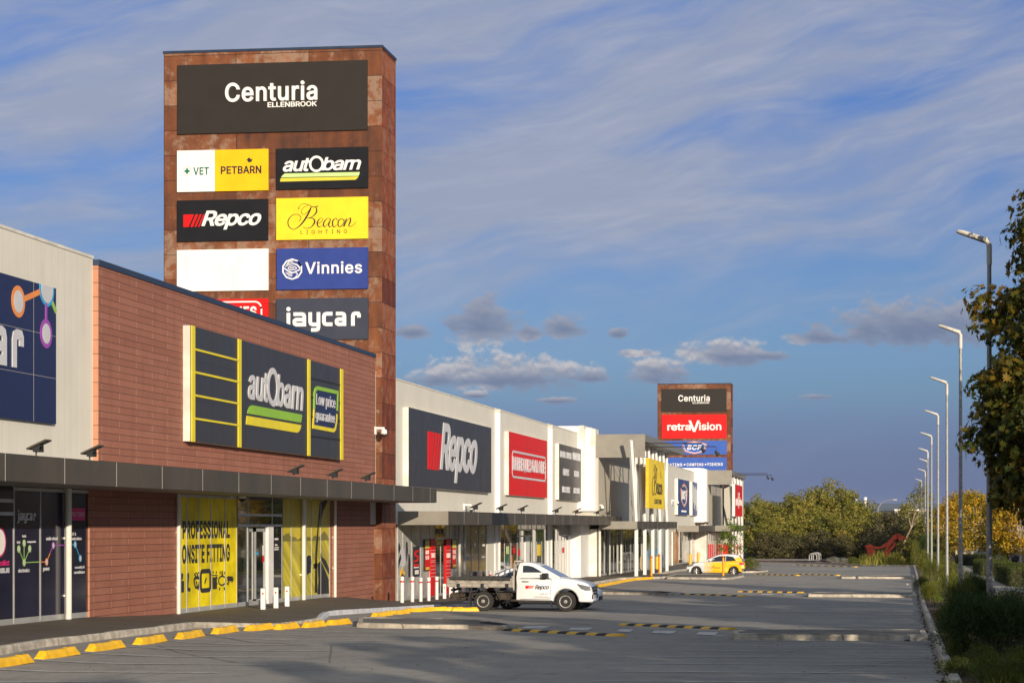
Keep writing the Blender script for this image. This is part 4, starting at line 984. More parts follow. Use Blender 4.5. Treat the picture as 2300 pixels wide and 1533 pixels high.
def pipe(par, X, px, zt, r=.055, brackets=(.25, .75), mt='pipe', off=.12):
    y = YX(px, X + off); z0 = PZ(X, y)
    o = mk('downpipe', M[mt], par, lambda m: m.lathe([(r, z0), (r, zt)], 12, c=(X + off, y, 0)))
    mk('bracket', M[mt], o, lambda m: [m.box(X, X + off, y - .02, y + .02, z0 + (zt - z0) * f - .025, z0 + (zt - z0) * f + .025) for f in brackets] and None)
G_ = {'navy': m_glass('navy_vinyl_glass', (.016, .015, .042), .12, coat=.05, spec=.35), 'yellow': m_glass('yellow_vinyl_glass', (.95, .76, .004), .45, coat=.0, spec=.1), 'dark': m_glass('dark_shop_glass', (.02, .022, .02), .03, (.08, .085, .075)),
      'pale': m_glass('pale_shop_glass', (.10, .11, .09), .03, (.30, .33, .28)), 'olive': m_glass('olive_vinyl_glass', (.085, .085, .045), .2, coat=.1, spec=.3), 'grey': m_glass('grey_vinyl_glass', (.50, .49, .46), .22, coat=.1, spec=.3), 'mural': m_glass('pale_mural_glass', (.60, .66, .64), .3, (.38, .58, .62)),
      'red': m_glass('red_vinyl_glass', (.48, .04, .035), .25, (.40, .36, .33)), 'teal': m_glass('teal_vinyl_glass', (.07, .22, .25), .2, (.4, .1, .08)), 'orange': m_glass('orange_vinyl_glass', (.62, .24, .03), .25, coat=.1, spec=.3), 'photo': None}
def m_photo():
    m = bpy.data.materials.new('yellow_road_photo_glass'); m.use_nodes = True; t = NT(m.node_tree); p = t.n['Principled BSDF']
    x, y, z = t.xyz(t.new('ShaderNodeNewGeometry').outputs['Position'])
    n = t.noise(t.comb(0.0, t.m('MULTIPLY', y, 1.1), t.m('MULTIPLY', z, 2.5)), 1.0, 5, .65)
    hill = t.m('ADD', t.m('MULTIPLY', t.noise(t.comb(0.0, t.m('MULTIPLY', y, .7), 0.0), 1.0, 5, .6), 1.2), -1.0)
    ground = t.m('LESS_THAN', z, -.55); hl = t.m('MULTIPLY', t.m('LESS_THAN', z, hill), t.m('GREATER_THAN', z, -.55))
    st_ = t.noise(t.comb(0.0, t.m('MULTIPLY', t.m('ADD', y, t.m('MULTIPLY', z, 1.6)), 2.0), t.m('MULTIPLY', z, .3)), 1.0, 4, .6)
    c = t.mix(n, (.45, .36, .01), (.70, .56, .02)); c = t.mix(ground, c, t.mix(t.sstep(st_, .35, .65), (.36, .30, .02), (.66, .56, .03))); c = t.mix(t.m('MULTIPLY', hl, .85), c, (.12, .11, .02))
    t.l.new(c, p.inputs['Base Color']); p.inputs['Roughness'].default_value = .35; p.inputs['Specular IOR Level'].default_value = .25; return m
G_['photo'] = m_photo()

# ---- cream electronics shop, far left
yA, yB = 16.0, YX(209, XW)
J = thing('shop_building', 'cream ribbed electronics shop with navy windows at the left edge', 'shop', (XW, yB - 12, -2.3))
zj = HX(208, 581, XW)
mk('wall', M['cream'], J, lambda m: m.box(-70, XW, yA, yB, ZB1 + .02, zj))
mk('parapet_flashing', M['cream_flash'], J, lambda m: m.box(XW - .3, XW + .025, yA, yB - .01, zj, zj + .07))
wbox('wall_core', M['cream_flash'], J, -70, XL - .06, yA, yB, -6, ZB1 + .01)
JP = [-330, -120, 30.5, 90, 146, 200.5]
for i, (a, b) in enumerate(zip(JP, JP[1:])): pane(J, XL, a, b, ZB1 + .05, G_['navy'])
mull(J, XL, JP, ZB1 + .05, trans=[(-120, 30, 1120), (-120, 30, 1151), (30.5, 200, 1097)])
pipe(J, XL, 154, ZB1, .075, (.18, .62))
canopy(J, XW - .05, XF, yA, YX(980, XF), ZB1, ZT1, seam_px=10.5, label='long charcoal canopy over the near shops')
FJ = Face('X', XL + .001)
def nodes(m_, pts, r, col, lines):
    pass
for w_, a, b, c, d, bo in (('tools', 50, 58.5, 1200, 1206, 0), ('test', 38, 45, 1214, 1220, 0), ('components', 61, 80.5, 1213.5, 1219.5, 0), ('electronics', 41, 66, 1276, 1285, 0), ('audio visual', 103.5, 129.5, 1204.5, 1212.5, .01), ('power', 97, 111, 1274, 1283.5, .01),
        ('IT &', 161.5, 170.5, 1195, 1202, 0), ('communications', 150, 183, 1205, 1212.5, 0), ('security &', 168, 189.5, 1270, 1278, 0), ('surveillance', 166, 190, 1281, 1288, 0), ('.com.au', -6, 20.5, 1275, 1287, .02)):
    mk('window_decal', S_['greyw'], J, lambda m: FJ.text(m, w_, a, b, c, d, 0, .006, bold=bo), 'white word %s on the navy window' % w_)
mk('window_decal', S_['greyw'], J, lambda m: jaycar(m, FJ.fn, FJ.uv(39, 1160)[0], FJ.uv(80.5, 1160)[0], HX(60, 1168, XL), HX(60, 1151, XL), 0, .006), 'grey shop name on the navy window')
mk('window_decal', S_['magenta'], J, lambda m: FJ.box(m, YX(160.5, XL), YX(191, XL), HX(175, 1168, XL), HX(175, 1140, XL), 0, .004), 'magenta opening days panel')
mk('window_decal', S_['magenta'], J, lambda m: FJ.text(m, 'collect', .5, 20.5, 1257, 1270, 0, .006, bold=.02), 'magenta word on the navy window')
mk('window_decal', S_['magenta'], J, lambda m: (ring(m, FJ.fn, FJ.uv(-2, 1217)[0], FJ.uv(-2, 1217)[1], .36, .34, .03, .03, 0, .006)), 'magenta ring on the navy window')
mk('window_decal', S_['white'], J, lambda m: m.prism(ellipse(FJ.uv(-2, 1217)[0], FJ.uv(-2, 1217)[1], .32, .30), FJ.fn, 0, .004), 'white disc on the navy window')
mk('window_decal', S_['greyw'], J, lambda m: FJ.text(m, 'OPEN 7 DAYS', 157, 188.5, 1149, 1159, .004, .008), 'opening days lettering')
def graph(col, nds, lns, r_=.055):
    def f(m):
        for a, b in lns: stroke(m, FJ.fn, [FJ.uv(*a), FJ.uv(*b)], .022, 0, .004)
        for c in nds: u_, v_ = FJ.uv(*c); m.prism(ellipse(u_, v_, r_ * 1.4, r_ * 1.6), FJ.fn, 0, .009)
    mk('window_decal', S_[col], J, f)
    def g(m):
        for c in nds: u_, v_ = FJ.uv(*c); m.prism(ellipse(u_, v_, r_ * .95, r_ * 1.15), FJ.fn, .008, .011)
    mk('window_decal', S_['greyw'], J, g)
graph('leafgreen', [(42, 1232), (54, 1219), (66.5, 1231.5), (54, 1262.5)], [((42, 1232), (54, 1262.5)), ((54, 1219), (54, 1262.5)), ((66.5, 1231.5), (54, 1262.5)), ((54, 1262.5), (88, 1261))])
graph('orange', [(104.5, 1261)], [((88, 1261), (104.5, 1261)), ((104.5, 1261), (112, 1242))])
graph('purple', [(119.3, 1224)], [((112, 1242), (119.3, 1224)), ((119.3, 1224), (146, 1223))])
graph('cyan', [(168.5, 1222), (180, 1253)], [((155, 1222.5), (168.5, 1222)), ((168.5, 1222), (180, 1253))])

def wallsign(label, X, px0, px1, pt, pb, mt, depth, side='cream_flash', seams=(), hs=(), seamcol='seam', name='shop_sign', cat='sign', at=None):
    F = Face('X', X); a = F.uv(px0, pt); b = F.uv(px1, pt); vb = F.uv(at or px0, pb)[1]; vt = F.uv(at or px0, pt)[1]
    t = thing(name, label, cat, (X - depth, (a[0] + b[0]) / 2, vb))
    mk('sign_box', M[side] if side in M else S_[side], t, lambda m: m.box(X - depth, X - .012, a[0], b[0], vb, vt))
    mk('sign_face', S_[mt], t, lambda m: m.box(X - .011, X, a[0] + .001, b[0] + .003, vb - .003, vt + .002))
    if seams or hs:
        def f(m):
            for px in seams: y = YX(px, X); m.box(X - .002, X + .0025, y - .004, y + .004, vb, vt)
            for k in hs: z = vb + (vt - vb) * k; m.box(X - .002, X + .0022, a[0], b[0], z - .0035, z + .0035)
        mk('panel_seam', S_['dkgrey'] if seamcol == 'dark' else M['seam'], t, f)
    return t, F
XS = XW + .1
t, F = wallsign('large navy sign with white letters and coloured circles on the cream wall', XS, -480, 126, 648, 952, 'navy', .1, 'navy', seams=(75.6,), hs=(.335, .645), seamcol='seam', at=126)
ve, vb_ = HX(38, 738.5, XS), HX(38, 826.5, XS)
mk('lettering', S_['greyw'], t, lambda m: jaycar(m, F.fn, YX(51.6, XS) - (ve - vb_) * 723 / 133, YX(51.6, XS), vb_, ve, 0, .02))
vtop = HX(126, 648, XS); yR = YX(126, XS)
def clipc(c, r, n=32):
    return [(min(u_, yR), min(v_, vtop)) for u_, v_ in ellipse(c[0], c[1], r, r, n)]
cO, cB, cP = F.uv(40.5, 677), F.uv(104.5, 648), F.uv(103, 749)
mk('graphic', S_['orange'], t, lambda m: (m.prism(clipc(cO, .36), F.fn, 0, .012), stroke(m, F.fn, [cO, cB], .13, 0, .008)))
mk('graphic', S_['purple'], t, lambda m: (m.prism(clipc(cP, .34), F.fn, 0, .012), stroke(m, F.fn, [cP, (cP[0], cB[1])], .10, 0, .0085)))
mk('graphic', S_['leafgreen'], t, lambda m: stroke(m, F.fn, [(cB[0], cB[1]), (yR - .02, HX(124, 700, XS))], .12, 0, .007))
mk('graphic', S_['cyan'], t, lambda m: m.prism(clipc(cB, .42), F.fn, 0, .014))
mk('graphic', S_['greyw'], t, lambda m: (m.prism(clipc(cO, .255), F.fn, .011, .016), m.prism(clipc(cP, .235), F.fn, .011, .016), m.prism(clipc(cB, .34), F.fn, .013, .018)))

# ---- brick shop
yC = YX(843, XU)
B = thing('shop_building', 'terracotta brick shop with yellow windows beside the near sign tower', 'shop', (XW, (yB + yC) / 2, -2.6))
zc = HX(221, 582.5, XU)
mb = MB(); V = [(x, y, z) for x in (-70, XU) for y in (yB, yC) for z in (ZB1 + .02, zc - .15)]
mb.add(V, [(4, 6, 7, 5), (1, 3, 7, 5), (0, 1, 3, 2), (2, 3, 7, 6), (0, 2, 6, 4)], 0)
mb.add([(XW - .002, yB - .004, ZB1 + .02), (XU, yB - .004, ZB1 + .02), (XU, yB - .004, zc - .15), (XW - .002, yB - .004, zc - .15)], [(0, 1, 2, 3)], 1)
mb.add([(-70, yB - .001, zj), (XW, yB - .001, zj), (XW, yB - .001, zc - .15), (-70, yB - .001, zc - .15)], [(0, 1, 2, 3)], 1)
mb.build('wall', [M['brick'], M['brick_x']], B)
mk('coping', M['coping'], B, lambda m: m.box(-70, XU + .03, yB - .02, yC + .02, zc - .15, zc))
yL0 = YX(201.5, XL)
for a, b in ((201.5, 398), (748, 843)):
    ya, yb = YX(a, XL + .05), YX(b, XL + .05)
    mb = MB(); V = [(x, y, z) for x in (XL - .6, XL + .05) for y in (ya, yb) for z in (-6, ZB1 + .02)]
    mb.add(V, [(4, 6, 7, 5), (1, 3, 7, 5), (2, 3, 7, 6)], 0); mb.add(V, [(0, 1, 5, 4)], 1)
    mb.build('lower_wall', [M['brick'], M['brick_x']], B)
wbox('wall_core', M['brick'], B, -70, XL - .62, yL0, yC, -6, ZB1 + .01)
YP = [405, 419, 447, 473.5, 505, 532]
for a, b in zip(YP, YP[1:]): pane(B, XL, a, b, ZB1 + .05, G_['yellow'])
mull(B, XL, YP, ZB1 + .05, trans=[(405, 532, 1112)])
DP = [532, 556, 598, 611, 634]
for a, b in ((532, 556), (611, 632)): pane(B, XL, a, b, ZB1 + .05, G_['dark'])
pane(B, XL, 556, 611, ZB1 + .05, G_['dark'], zb=HX(580, 1184, XL))
mull(B, XL, [532, 556, 611, 634], ZB1 + .05, trans=[(532, 634, 1155), (532, 634, 1179.5)], w_=.07)
def door_leafs(m):
    for a, b in ((557.5, 570.5), (574.5, 597)):
        y0, y1 = YX(a, XL), YX(b, XL); z0 = PZ(XL, y0) + .02; z1 = HX(580, 1186, XL)
        m.box(XL - .05, XL - .01, y0, y0 + .09, z0, z1); m.box(XL - .05, XL - .01, y1 - .09, y1, z0, z1); m.box(XL - .05, XL - .01, y0, y1, z0, z0 + .16); m.box(XL - .05, XL - .01, y0, y1, z1 - .1, z1)
dr = mk('door', M['alu'], B, door_leafs)
mk('door_glass', G_['dark'], dr, lambda m: [m.box(XL - .04, XL - .03, YX(a, XL) + .05, YX(b, XL) - .05, PZ(XL, YX(a, XL)) + .1, HX(580, 1187, XL)) for a, b in ((557.5, 570.5), (574.5, 597))] and None)
mk('door_post', M['white'], B, lambda m: m.box(XL - .05, XL + .06, YX(599, XL), YX(610.5, XL), PZ(XL, YX(604, XL)), HX(600, 1181, XL)))
mk('door_sticker', S_['white'], dr, lambda m: m.box(XL - .01, XL - .006, YX(590, XL), YX(594, XL), HX(592, 1246, XL), HX(592, 1224, XL)))
mk('door_sticker', S_['red'], dr, lambda m: m.box(XL - .01, XL - .006, YX(590, XL), YX(594, XL), HX(592, 1261, XL), HX(592, 1248, XL)))
mk('door_sticker', S_['cyan'], dr, lambda m: m.box(XL - .012, XL - .006, YX(575, XL), YX(581, XL), HX(578, 1245, XL), HX(578, 1239, XL)))
mk('notice', S_['black'], B, lambda m: m.box(XL, XL + .004, YX(615, XL), YX(627, XL), HX(620, 1276, XL), HX(620, 1204, XL)))
FB = Face('X', XL + .004)
mk('notice_lettering', S_['white'], B, lambda m: (FB.text(m, 'auto', 616.5, 625, 1207, 1212, 0, .006, bold=.03), FB.text(m, 'We', 617.5, 623.5, 1221, 1225, 0, .006), FB.text(m, 'supply', 616, 626, 1227, 1230.5, 0, .006), FB.text(m, 'batteries', 616, 626, 1231.5, 1234.5, 0, .006)))
PPn = [634, 654, 677]
for a, b in ((634, 654), (654, 677), (687, 699.5), (699.5, 720), (720, 740)): pane(B, XL, a, b, ZB1 + .05, G_['photo'])
mull(B, XL, [634, 654, 677], ZB1 + .05); mull(B, XL, [687, 699.5, 720, 740], ZB1 + .05)
wbox('lower_wall', M['alu'], B, XL - .1, XL + .03, YX(677, XL), YX(687, XL), -5, ZB1)
wbox('lower_wall', M['brick'], B, XL - .1, XL + .03, YX(741, XL), YX(749, XL), -5, ZB1)
FBx = Face('X', XL + .001)
mk('window_decal', S_['ink'], B, lambda m: (FBx.text(m, 'PROFESSIONAL', 410, 516, 1168, 1210, 0, .006, bold=.075, spacing=.98), FBx.text(m, 'ONSITE FITTING', 409, 516, 1222.5, 1266, 0, .006, bold=.075, spacing=.98)), 'bold black lettering on the yellow windows')
def icons(m):
    Q = lambda px, py: FBx.uv(px, py)
    def pq(*pts): m.prism([Q(*p) for p in pts], FBx.fn, 0, .006)
    pq((404.5, 1302), (413, 1304), (413, 1329), (404.5, 1330)); pq((407, 1286), (411.5, 1288), (410, 1301), (406, 1300))
    pq((421, 1288), (423, 1284), (424.5, 1290), (422.5, 1318), (428, 1320), (427, 1328), (420, 1326))
    stroke(m, FBx.fn, [Q(435, 1302), Q(440, 1296), Q(448.5, 1298)], .09, 0, .006, True); stroke(m, FBx.fn, [Q(435, 1302), Q(438.5, 1318), Q(445, 1319), Q(448.5, 1299)], .07, 0, .006); stroke(m, FBx.fn, [Q(440, 1304), Q(445, 1324)], .05, 0, .006)
    for q in ((437, 1289), (440, 1286), (443, 1288), (446, 1285), (439, 1292), (444, 1292)): u_, v_ = Q(*q); m.prism(ellipse(u_, v_, .06, .03, 8), FBx.fn, 0, .006)
    u_, v_ = Q(461.3, 1303); q = rrect(u_ - .42, u_ + .42, v_ - .28, v_ + .28, .12); stroke(m, FBx.fn, q + [q[0], q[1]], .13, 0, .006); stroke(m, FBx.fn, [Q(459.5, 1309), Q(462.8, 1297)], .06, 0, .006)
    pq((477, 1295), (487, 1295), (487, 1322), (477, 1322)); pq((475.5, 1290), (488.5, 1290), (488.5, 1292.5), (475.5, 1292.5)); pq((477.5, 1281), (479.5, 1281), (479.5, 1288), (477.5, 1288)); pq((484.5, 1281), (486.5, 1281), (486.5, 1288), (484.5, 1288))
    u_, v_ = Q(498.7, 1303); ring(m, FBx.fn, u_, v_, .38, .16, .08, .05, 0, .006); pq((497.3, 1281), (500.2, 1281), (500.2, 1293), (497.3, 1293))
    for k in range(8): a = R(20 + 45 * k); stroke(m, FBx.fn, [(u_ + .5 * math.cos(a), v_ + .22 * math.sin(a)), (u_ + .66 * math.cos(a), v_ + .3 * math.sin(a))], .05, 0, .006)
    pq((512, 1293), (521.5, 1293), (524, 1299), (524, 1304), (510.5, 1304.5), (510.5, 1297)); pq((512, 1305), (514.5, 1305), (514.5, 1308), (512, 1308)); pq((519.5, 1304.5), (522, 1304.5), (522, 1307), (519.5, 1307))
mk('window_decal', S_['ink'], B, icons, 'black pictograms on the yellow windows')
def carshape(m):
    def pq(*pts): m.prism([FBx.uv(*p) for p in pts], FBx.fn, 0, .005)
    pq((689, 1250), (692, 1246), (698, 1247), (699, 1262), (698, 1284), (690, 1290), (688, 1275)); pq((707, 1330), (708, 1240), (718, 1130), (722, 1118), (723, 1126), (716, 1180), (712, 1250), (713, 1330))
    pq((720, 1130), (736, 1116), (739, 1118), (726, 1146), (719, 1180)); pq((713, 1266), (720, 1258), (728, 1275), (738, 1300), (739, 1332), (713, 1338), (715, 1300)); pq((720, 1236), (724, 1250), (732, 1258), (739, 1276), (739, 1290), (727, 1268), (719, 1252)); pq((704, 1266), (712, 1262), (712, 1275), (704, 1276))
mk('window_decal', S_['dkgrey'], B, carshape, 'dark car silhouette printed on the yellow windows')
pipe(B, XL, 401, ZB1, .06, (.22, .68)); pipe(B, XL, 682, ZB1, .07); pipe(B, XL, 752.5, ZB1, .06, (.3, .62))
# big shop sign on the brick wall
XA = XU + .22
t, F = wallsign('wide charcoal sign with yellow bars, white name and green-yellow stripes on the brick wall', XA, 428.3, 769.5, 730, 990, 'grey', .22, 'cream_flash', seams=(477, 552, 619.5, 680, 737), hs=(.36, .70), seamcol='dark')
vA, vBt = F.uv(428.3, 730)[1], F.uv(428.3, 990)[1]
for a, b in ((429.2, 436.4), (533.7, 540.5), (690.3, 695.8), (764, 769.5)): mk('yellow_bar', S_['yellow2'], t, lambda m: m.box(XA, XA + .03, YX(a, XA), YX(b, XA), vBt - .01, vA))
for a, b in ((781.6, 786.3), (832.9, 837.8), (884.9, 889.6), (937, 941.6)): mk('yellow_bar', S_['yellow2'], t, lambda m: m.box(XA, XA + .028, YX(436.4, XA), YX(533.7, XA), HX(436.4, b, XA), HX(436.4, a, XA)))
def vpx(px, py): return HX(px, py, XA)
def fit(m, s, p0, p1, topp, botp, **k): add_text(m, F.fn, s, YX(p0, XA), YX(p1, XA), vpx(*botp), vpx(*topp), 0, .03, **k)
def abl(m):
    fit(m, 'aut', 556.5, 601.5, (593.5, 837), (593.5, 903.5), bold=.035, shear=.16, spacing=.93)
    fit(m, 'barn', 620, 680, (628, 841), (628, 913.5), bold=.035, shear=.16, spacing=.93)
    a, b = YX(599.5, XA), YX(624, XA); c, d = vpx(611.5, 825.5), vpx(611.5, 913)
    ring(m, F.fn, (a + b) / 2, (c + d) / 2, (b - a) / 2, (c - d) / 2, (b - a) * .15, (c - d) * .16, 0, .034)
mk('lettering', S_['greyw'], t, abl)
Z6 = lambda x, y: F.uv(400 + x / 3.65, 700 + y / 3.65)
mk('stripe', S_['lime2'], t, lambda m: m.prism([Z6(565, 832), Z6(572, 800), Z6(584, 775), Z6(602, 764), Z6(1013, 842), Z6(1010, 880), Z6(1003, 908)], F.fn, 0, .02))
mk('stripe', S_['yellow2'], t, lambda m: m.prism([Z6(555, 922), Z6(557, 885), Z6(562, 851), Z6(1006, 927), Z6(1001, 955), Z6(990, 978), Z6(972, 990)], F.fn, 0, .02))
for a, b in ((536, 594), (690, 742), (848, 890), (1010, 1044)): mk('dark_bar', S_['dkgrey'], t, lambda m: m.prism([Z6(1080, a), Z6(1080, a + 15), Z6(1331, b + 13), Z6(1331, b)], F.fn, 0, .01))
def lpg(m, half):
    q = [Z6(1112, 798), Z6(1113, 670), Z6(1122, 636), Z6(1136, 624), Z6(1306, 662), Z6(1304, 700), Z6(1300, 812)] if half == 0 else [Z6(1112, 800), Z6(1104, 940), Z6(1270, 972), Z6(1286, 955), Z6(1296, 900), Z6(1299, 838)]
    stroke(m, F.fn, q, .13, 0, .026)
mk('box_fill', S_['navy'], t, lambda m: m.prism([Z6(1113, 670), Z6(1136, 630), Z6(1304, 665), Z6(1297, 900), Z6(1275, 968), Z6(1106, 938)], F.fn, 0, .015))
mk('box_outline', S_['lime2'], t, lambda m: lpg(m, 0)); mk('box_outline', S_['yellow2'], t, lambda m: lpg(m, 1))
mk('lettering', S_['greyw'], t, lambda m: (fit(m, 'Low price', 709.5, 752, (725, 886), (725, 917.5), bold=.005, spacing=1.0), fit(m, 'guarantee', 708, 751, (725, 925), (725, 951), bold=.005, spacing=1.0)))

# ---- long cream building with three shops
yD0 = yC + .02; yD = YX(1337, ro(-18.4))
D = thing('shop_building', 'long cream ribbed building with three wall signs behind the white truck', 'shop', (XW, (yD0 + yD) / 2, -3.2))
zD = .3035 * 19.5; E1 = YX(1112.5, XW); E2 = YX(1231.5, XW); E3 = YX(1303, XW)
for (a, b, z, mt) in ((yD0, E1, zD - .02, 'cream'), (E1, E2, zD, 'cream'), (E2, E3 + 4, zD + .04, 'cream')):
    mk('wall', M[mt], D, lambda m: m.box(-70, XW, a, b - .01, ZB2 + .02, z)); mk('parapet_flashing', M['cream_flash'], D, lambda m: m.box(XW - .3, XW + .025, a, b - .05, z, z + .06))
wbox('wall_core', M['cream_flash'], D, -70, XL - .06, yD0, yD, -6, ZB2 + .01)
for px, z in ((1112.5, zD - .02), (1231.5, zD)):
    y = YX(px, XW); wbox('wall_fin', M['white'], D, XW - .1, XW + .25, y - .02, y + .28, ZT2, z - .15)
    mk('rainhead', M['seam'], D, lambda m: m.box(XW - .05, XW + .28, y - .05, y + .32, z - .15, z + .01))
for pa, pb, rr, pt, k in ((1311, 1322, 19.1, 956, 0), (1328, 1333.5, 18.75, 960.7, 1), (1337, 1341, 18.4, 963.5, 2)):
    Xf = ro(-rr); ya = YX(pa, Xf); yb = YX(pb, Xf) + .6; zt = HZ(pt, Xf, ya)
    mk('stepped_fin', M['white'], D, lambda m: m.box(-24, Xf, ya, yb, HZ(1147, Xf, ya), zt))
    mk('fin_flashing', M['cream_flash'], D, lambda m: m.box(Xf - .3, Xf + .02, ya - .02, yb, zt - 1.05, zt + .03))
Xq = ro(-18.9)
mk('lower_wall', M['white'], D, lambda m: m.box(-24, Xq, YX(1304.5, Xq), YX(1341.5, Xq), -6, ZB2 - .01))
canopy(D, XW - .05, XF, YX(1007, XF), YX(1395.5, XF), ZB2, ZT2, seam_px=1042, step=3.05, label='charcoal canopy over the three cream shops')
# glazing
RP = [893.5, 904.8, 924.5, 944.8, 951, 963.5, 977]
for a, b in zip([893.5, 904.8, 924.5, 945, 964.5], [904.8, 924.5, 945, 964.5, 977]): pane(D, XL, a, b, ZB2 + .03, G_['grey'])
mull(D, XL, [893.5, 904.8, 924.5, 945, 964.5, 977], ZB2 + .03, w_=.05)
pane(D, XL, 977, 1000, ZB2 + .03, G_['dark']); pane(D, XL, 1000, 1024, ZB2 + .03, G_['grey']); pane(D, XL, 1024, 1041, ZB2 + .03, G_['grey'])
mull(D, XL, [977, 989.5, 1000, 1010, 1024, 1033, 1041], ZB2 + .03, trans=[(977, 1000, 1209)], w_=.07)
for a, b in ((1046, 1058.5), (1058.5, 1075.5), (1075.5, 1092)): pane(D, XL, a, b, ZB2 + .03, G_['olive'])
mull(D, XL, [1046, 1058.5, 1075.5, 1092], ZB2 + .03)
wbox('lower_wall', M['cream'], D, XL - .1, XL + .03, YX(1092.5, XL), YX(1108.5, XL), -6, ZB2)
wbox('pier', M['white'], D, XL - .1, XL + .09, YX(1109, XL), YX(1118.5, XL), -6, ZB2)
GP = [1122, 1133, 1147.5, 1161.5, 1170, 1186, 1194, 1205.5, 1217, 1228]
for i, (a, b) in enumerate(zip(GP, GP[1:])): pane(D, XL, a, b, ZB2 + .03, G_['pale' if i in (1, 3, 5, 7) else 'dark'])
mull(D, XL, GP, ZB2 + .03, trans=[(1161.5, 1194, 1189.5), (1161.5, 1194, 1203.5)], w_=.075)
wbox('pier', M['white'], D, XL - .1, XL + .09, YX(1228.5, XL), YX(1236, XL), -6, ZB2)
GP2 = [1240, 1246, 1253, 1261, 1268, 1275, 1282, 1289, 1296, 1303.5]
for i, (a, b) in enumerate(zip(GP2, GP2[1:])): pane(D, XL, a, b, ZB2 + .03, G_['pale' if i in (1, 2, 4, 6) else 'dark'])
mull(D, XL, GP2, ZB2 + .03, trans=[(1261, 1282, 1201)], w_=.075)
wbox('door_post', M['white'], D, XL, XL + .07, YX(1178, XL), YX(1187, XL), -5, HX(1180, 1204, XL)); wbox('door_post', M['white'], D, XL, XL + .07, YX(1274, XL), YX(1281, XL), -5, HX(1276, 1202, XL))
for px in (1032, 1043.5, 1121.5, 1238.5, 1300): pipe(D, XL, px, ZB2, .065)
FD = Face('X', XL + .002)
def rect(m, F_, p0, p1, t_, b_, n0=0, n1=.012):
    a = F_.uv(p0, t_); b = F_.uv(p1, t_); v_ = F_.uv(p0, b_)[1]; F_.box(m, a[0], b[0], v_, a[1], n0, n1)
po = mk('poster', S_['ink'], D, lambda m: rect(m, FD, 927.6, 941.8, 1227, 1295), 'black poster with red letter S')
Z9 = lambda x, y: FD.uv(880 + x / 7.665, 1170 + y / 7.665)
mk('poster_print', S_['red'], po, lambda m: (m.prism([Z9(460, 486), Z9(400, 500), Z9(382, 540), Z9(384, 600), Z9(425, 612), Z9(432, 650), Z9(378, 672), Z9(374, 705), Z9(440, 690), Z9(458, 650), Z9(458, 588), Z9(415, 575), Z9(415, 540), Z9(455, 530)], FD.fn, .012, .018), rect(m, FD, 928.5, 939.8, 1266, 1271.5, .012, .018)))
mk('poster_print', S_['white'], po, lambda m: (FD.text(m, 'SUPERCARS', 928.5, 940, 1272.5, 1275.5, .012, .018, bold=.02), rect(m, FD, 931.5, 939.5, 1279.5, 1289, .012, .018)))
for a, b, t_, bt, nm in ((951, 962.8, 1211, 1282, 'red poster in dark frame left of the shop door'), (1012.5, 1022.8, 1210, 1276, 'red poster in dark frame right of the shop door')):
    po = mk('poster', S_['ink'], D, lambda m: rect(m, FD, a, b, t_, bt, 0, .05), nm)
    mk('poster_print', S_['red'], po, lambda m: rect(m, FD, a + 1.3, b - 1.2, t_ + 2, bt - 2.5, .05, .056)); mk('poster_print', S_['ochre'], po, lambda m: (rect(m, FD, a + 1.3, b - 1.2, t_ + 2, t_ + 20, .055, .06), rect(m, FD, a + 3, b - 1.2, bt - 9, bt - 3, .055, .06)))
    mk('poster_print', S_['white'], po, lambda m: (FD.text(m, '25%' if a > 1000 else 'JOIN THE', a + 2, b - 2, t_ + 24, t_ + 33, .056, .062, bold=.04), FD.text(m, 'OFF' if a > 1000 else 'CLUB', a + 2, b - 2, t_ + 36, t_ + 45, .056, .062, bold=.04)))
for a, b, t_, bt, w1 in ((964.6, 975.5, 1209, 1338, 'TRADIES'), (999.5, 1009.5, 1209, 1333, 'REWARDS')):
    po = mk('banner', S_['red'], D, lambda m: rect(m, FD, a, b, t_, bt, 0, .06), 'tall red banner beside the shop door')
    mk('banner_lettering', S_['white'], po, lambda m: (FD.text(m, w1, a + .8, b - 1, 1241, 1252, .06, .066, bold=.04), [rect(m, FD, a + .3, b - .3, q, q + .7, .06, .064) for q in (1235, 1258, 1262, 1270, 1278, 1286, 1294)] and None))
mk('window_decal', S_['white'], D, lambda m: (FD.text(m, 'NGK', 1084, 1089, 1220, 1226, 0, .01, bold=.02), FD.text(m, 'RYCO', 1047, 1053, 1250, 1257, 0, .01, bold=.03), rect(m, FD, 1062.5, 1063.5, 1191, 1196), rect(m, FD, 1064.5, 1070, 1192, 1195), rect(m, FD, 1081, 1083.5, 1190, 1197), rect(m, FD, 1085, 1087.5, 1190, 1196), rect(m, FD, 1064, 1069, 1219, 1225), rect(m, FD, 1063.5, 1069.5, 1227, 1228.2), FD.text(m, 'gates', 1080.5, 1088.5, 1248, 1253, 0, .01, bold=.03), m.prism([Z9(1398, 600), Z9(1425, 612), Z9(1455, 600), Z9(1450, 628), Z9(1430, 635), Z9(1426, 655), Z9(1420, 632), Z9(1402, 628)], FD.fn, 0, .01)), 'white brand marks on the olive windows')
mk('window_decal', S_['ink'], D, lambda m: FD.text(m, 'WELCOME', 977.5, 997, 1186, 1198, 0, .01, bold=.02), 'faint welcome lettering above the door')
def race(m):
    for pts in ([(105, 370), (130, 380), (150, 470), (120, 560), (112, 470)], [(245, 350), (268, 360), (275, 520), (255, 700), (245, 520)], [(285, 560), (300, 560), (318, 690), (315, 960), (285, 960)], [(150, 560), (160, 640), (110, 820), (105, 700)], [(150, 900), (215, 900), (218, 985), (150, 985)]):
        m.prism([Z9(*p) for p in pts], FD.fn, 0, .01)
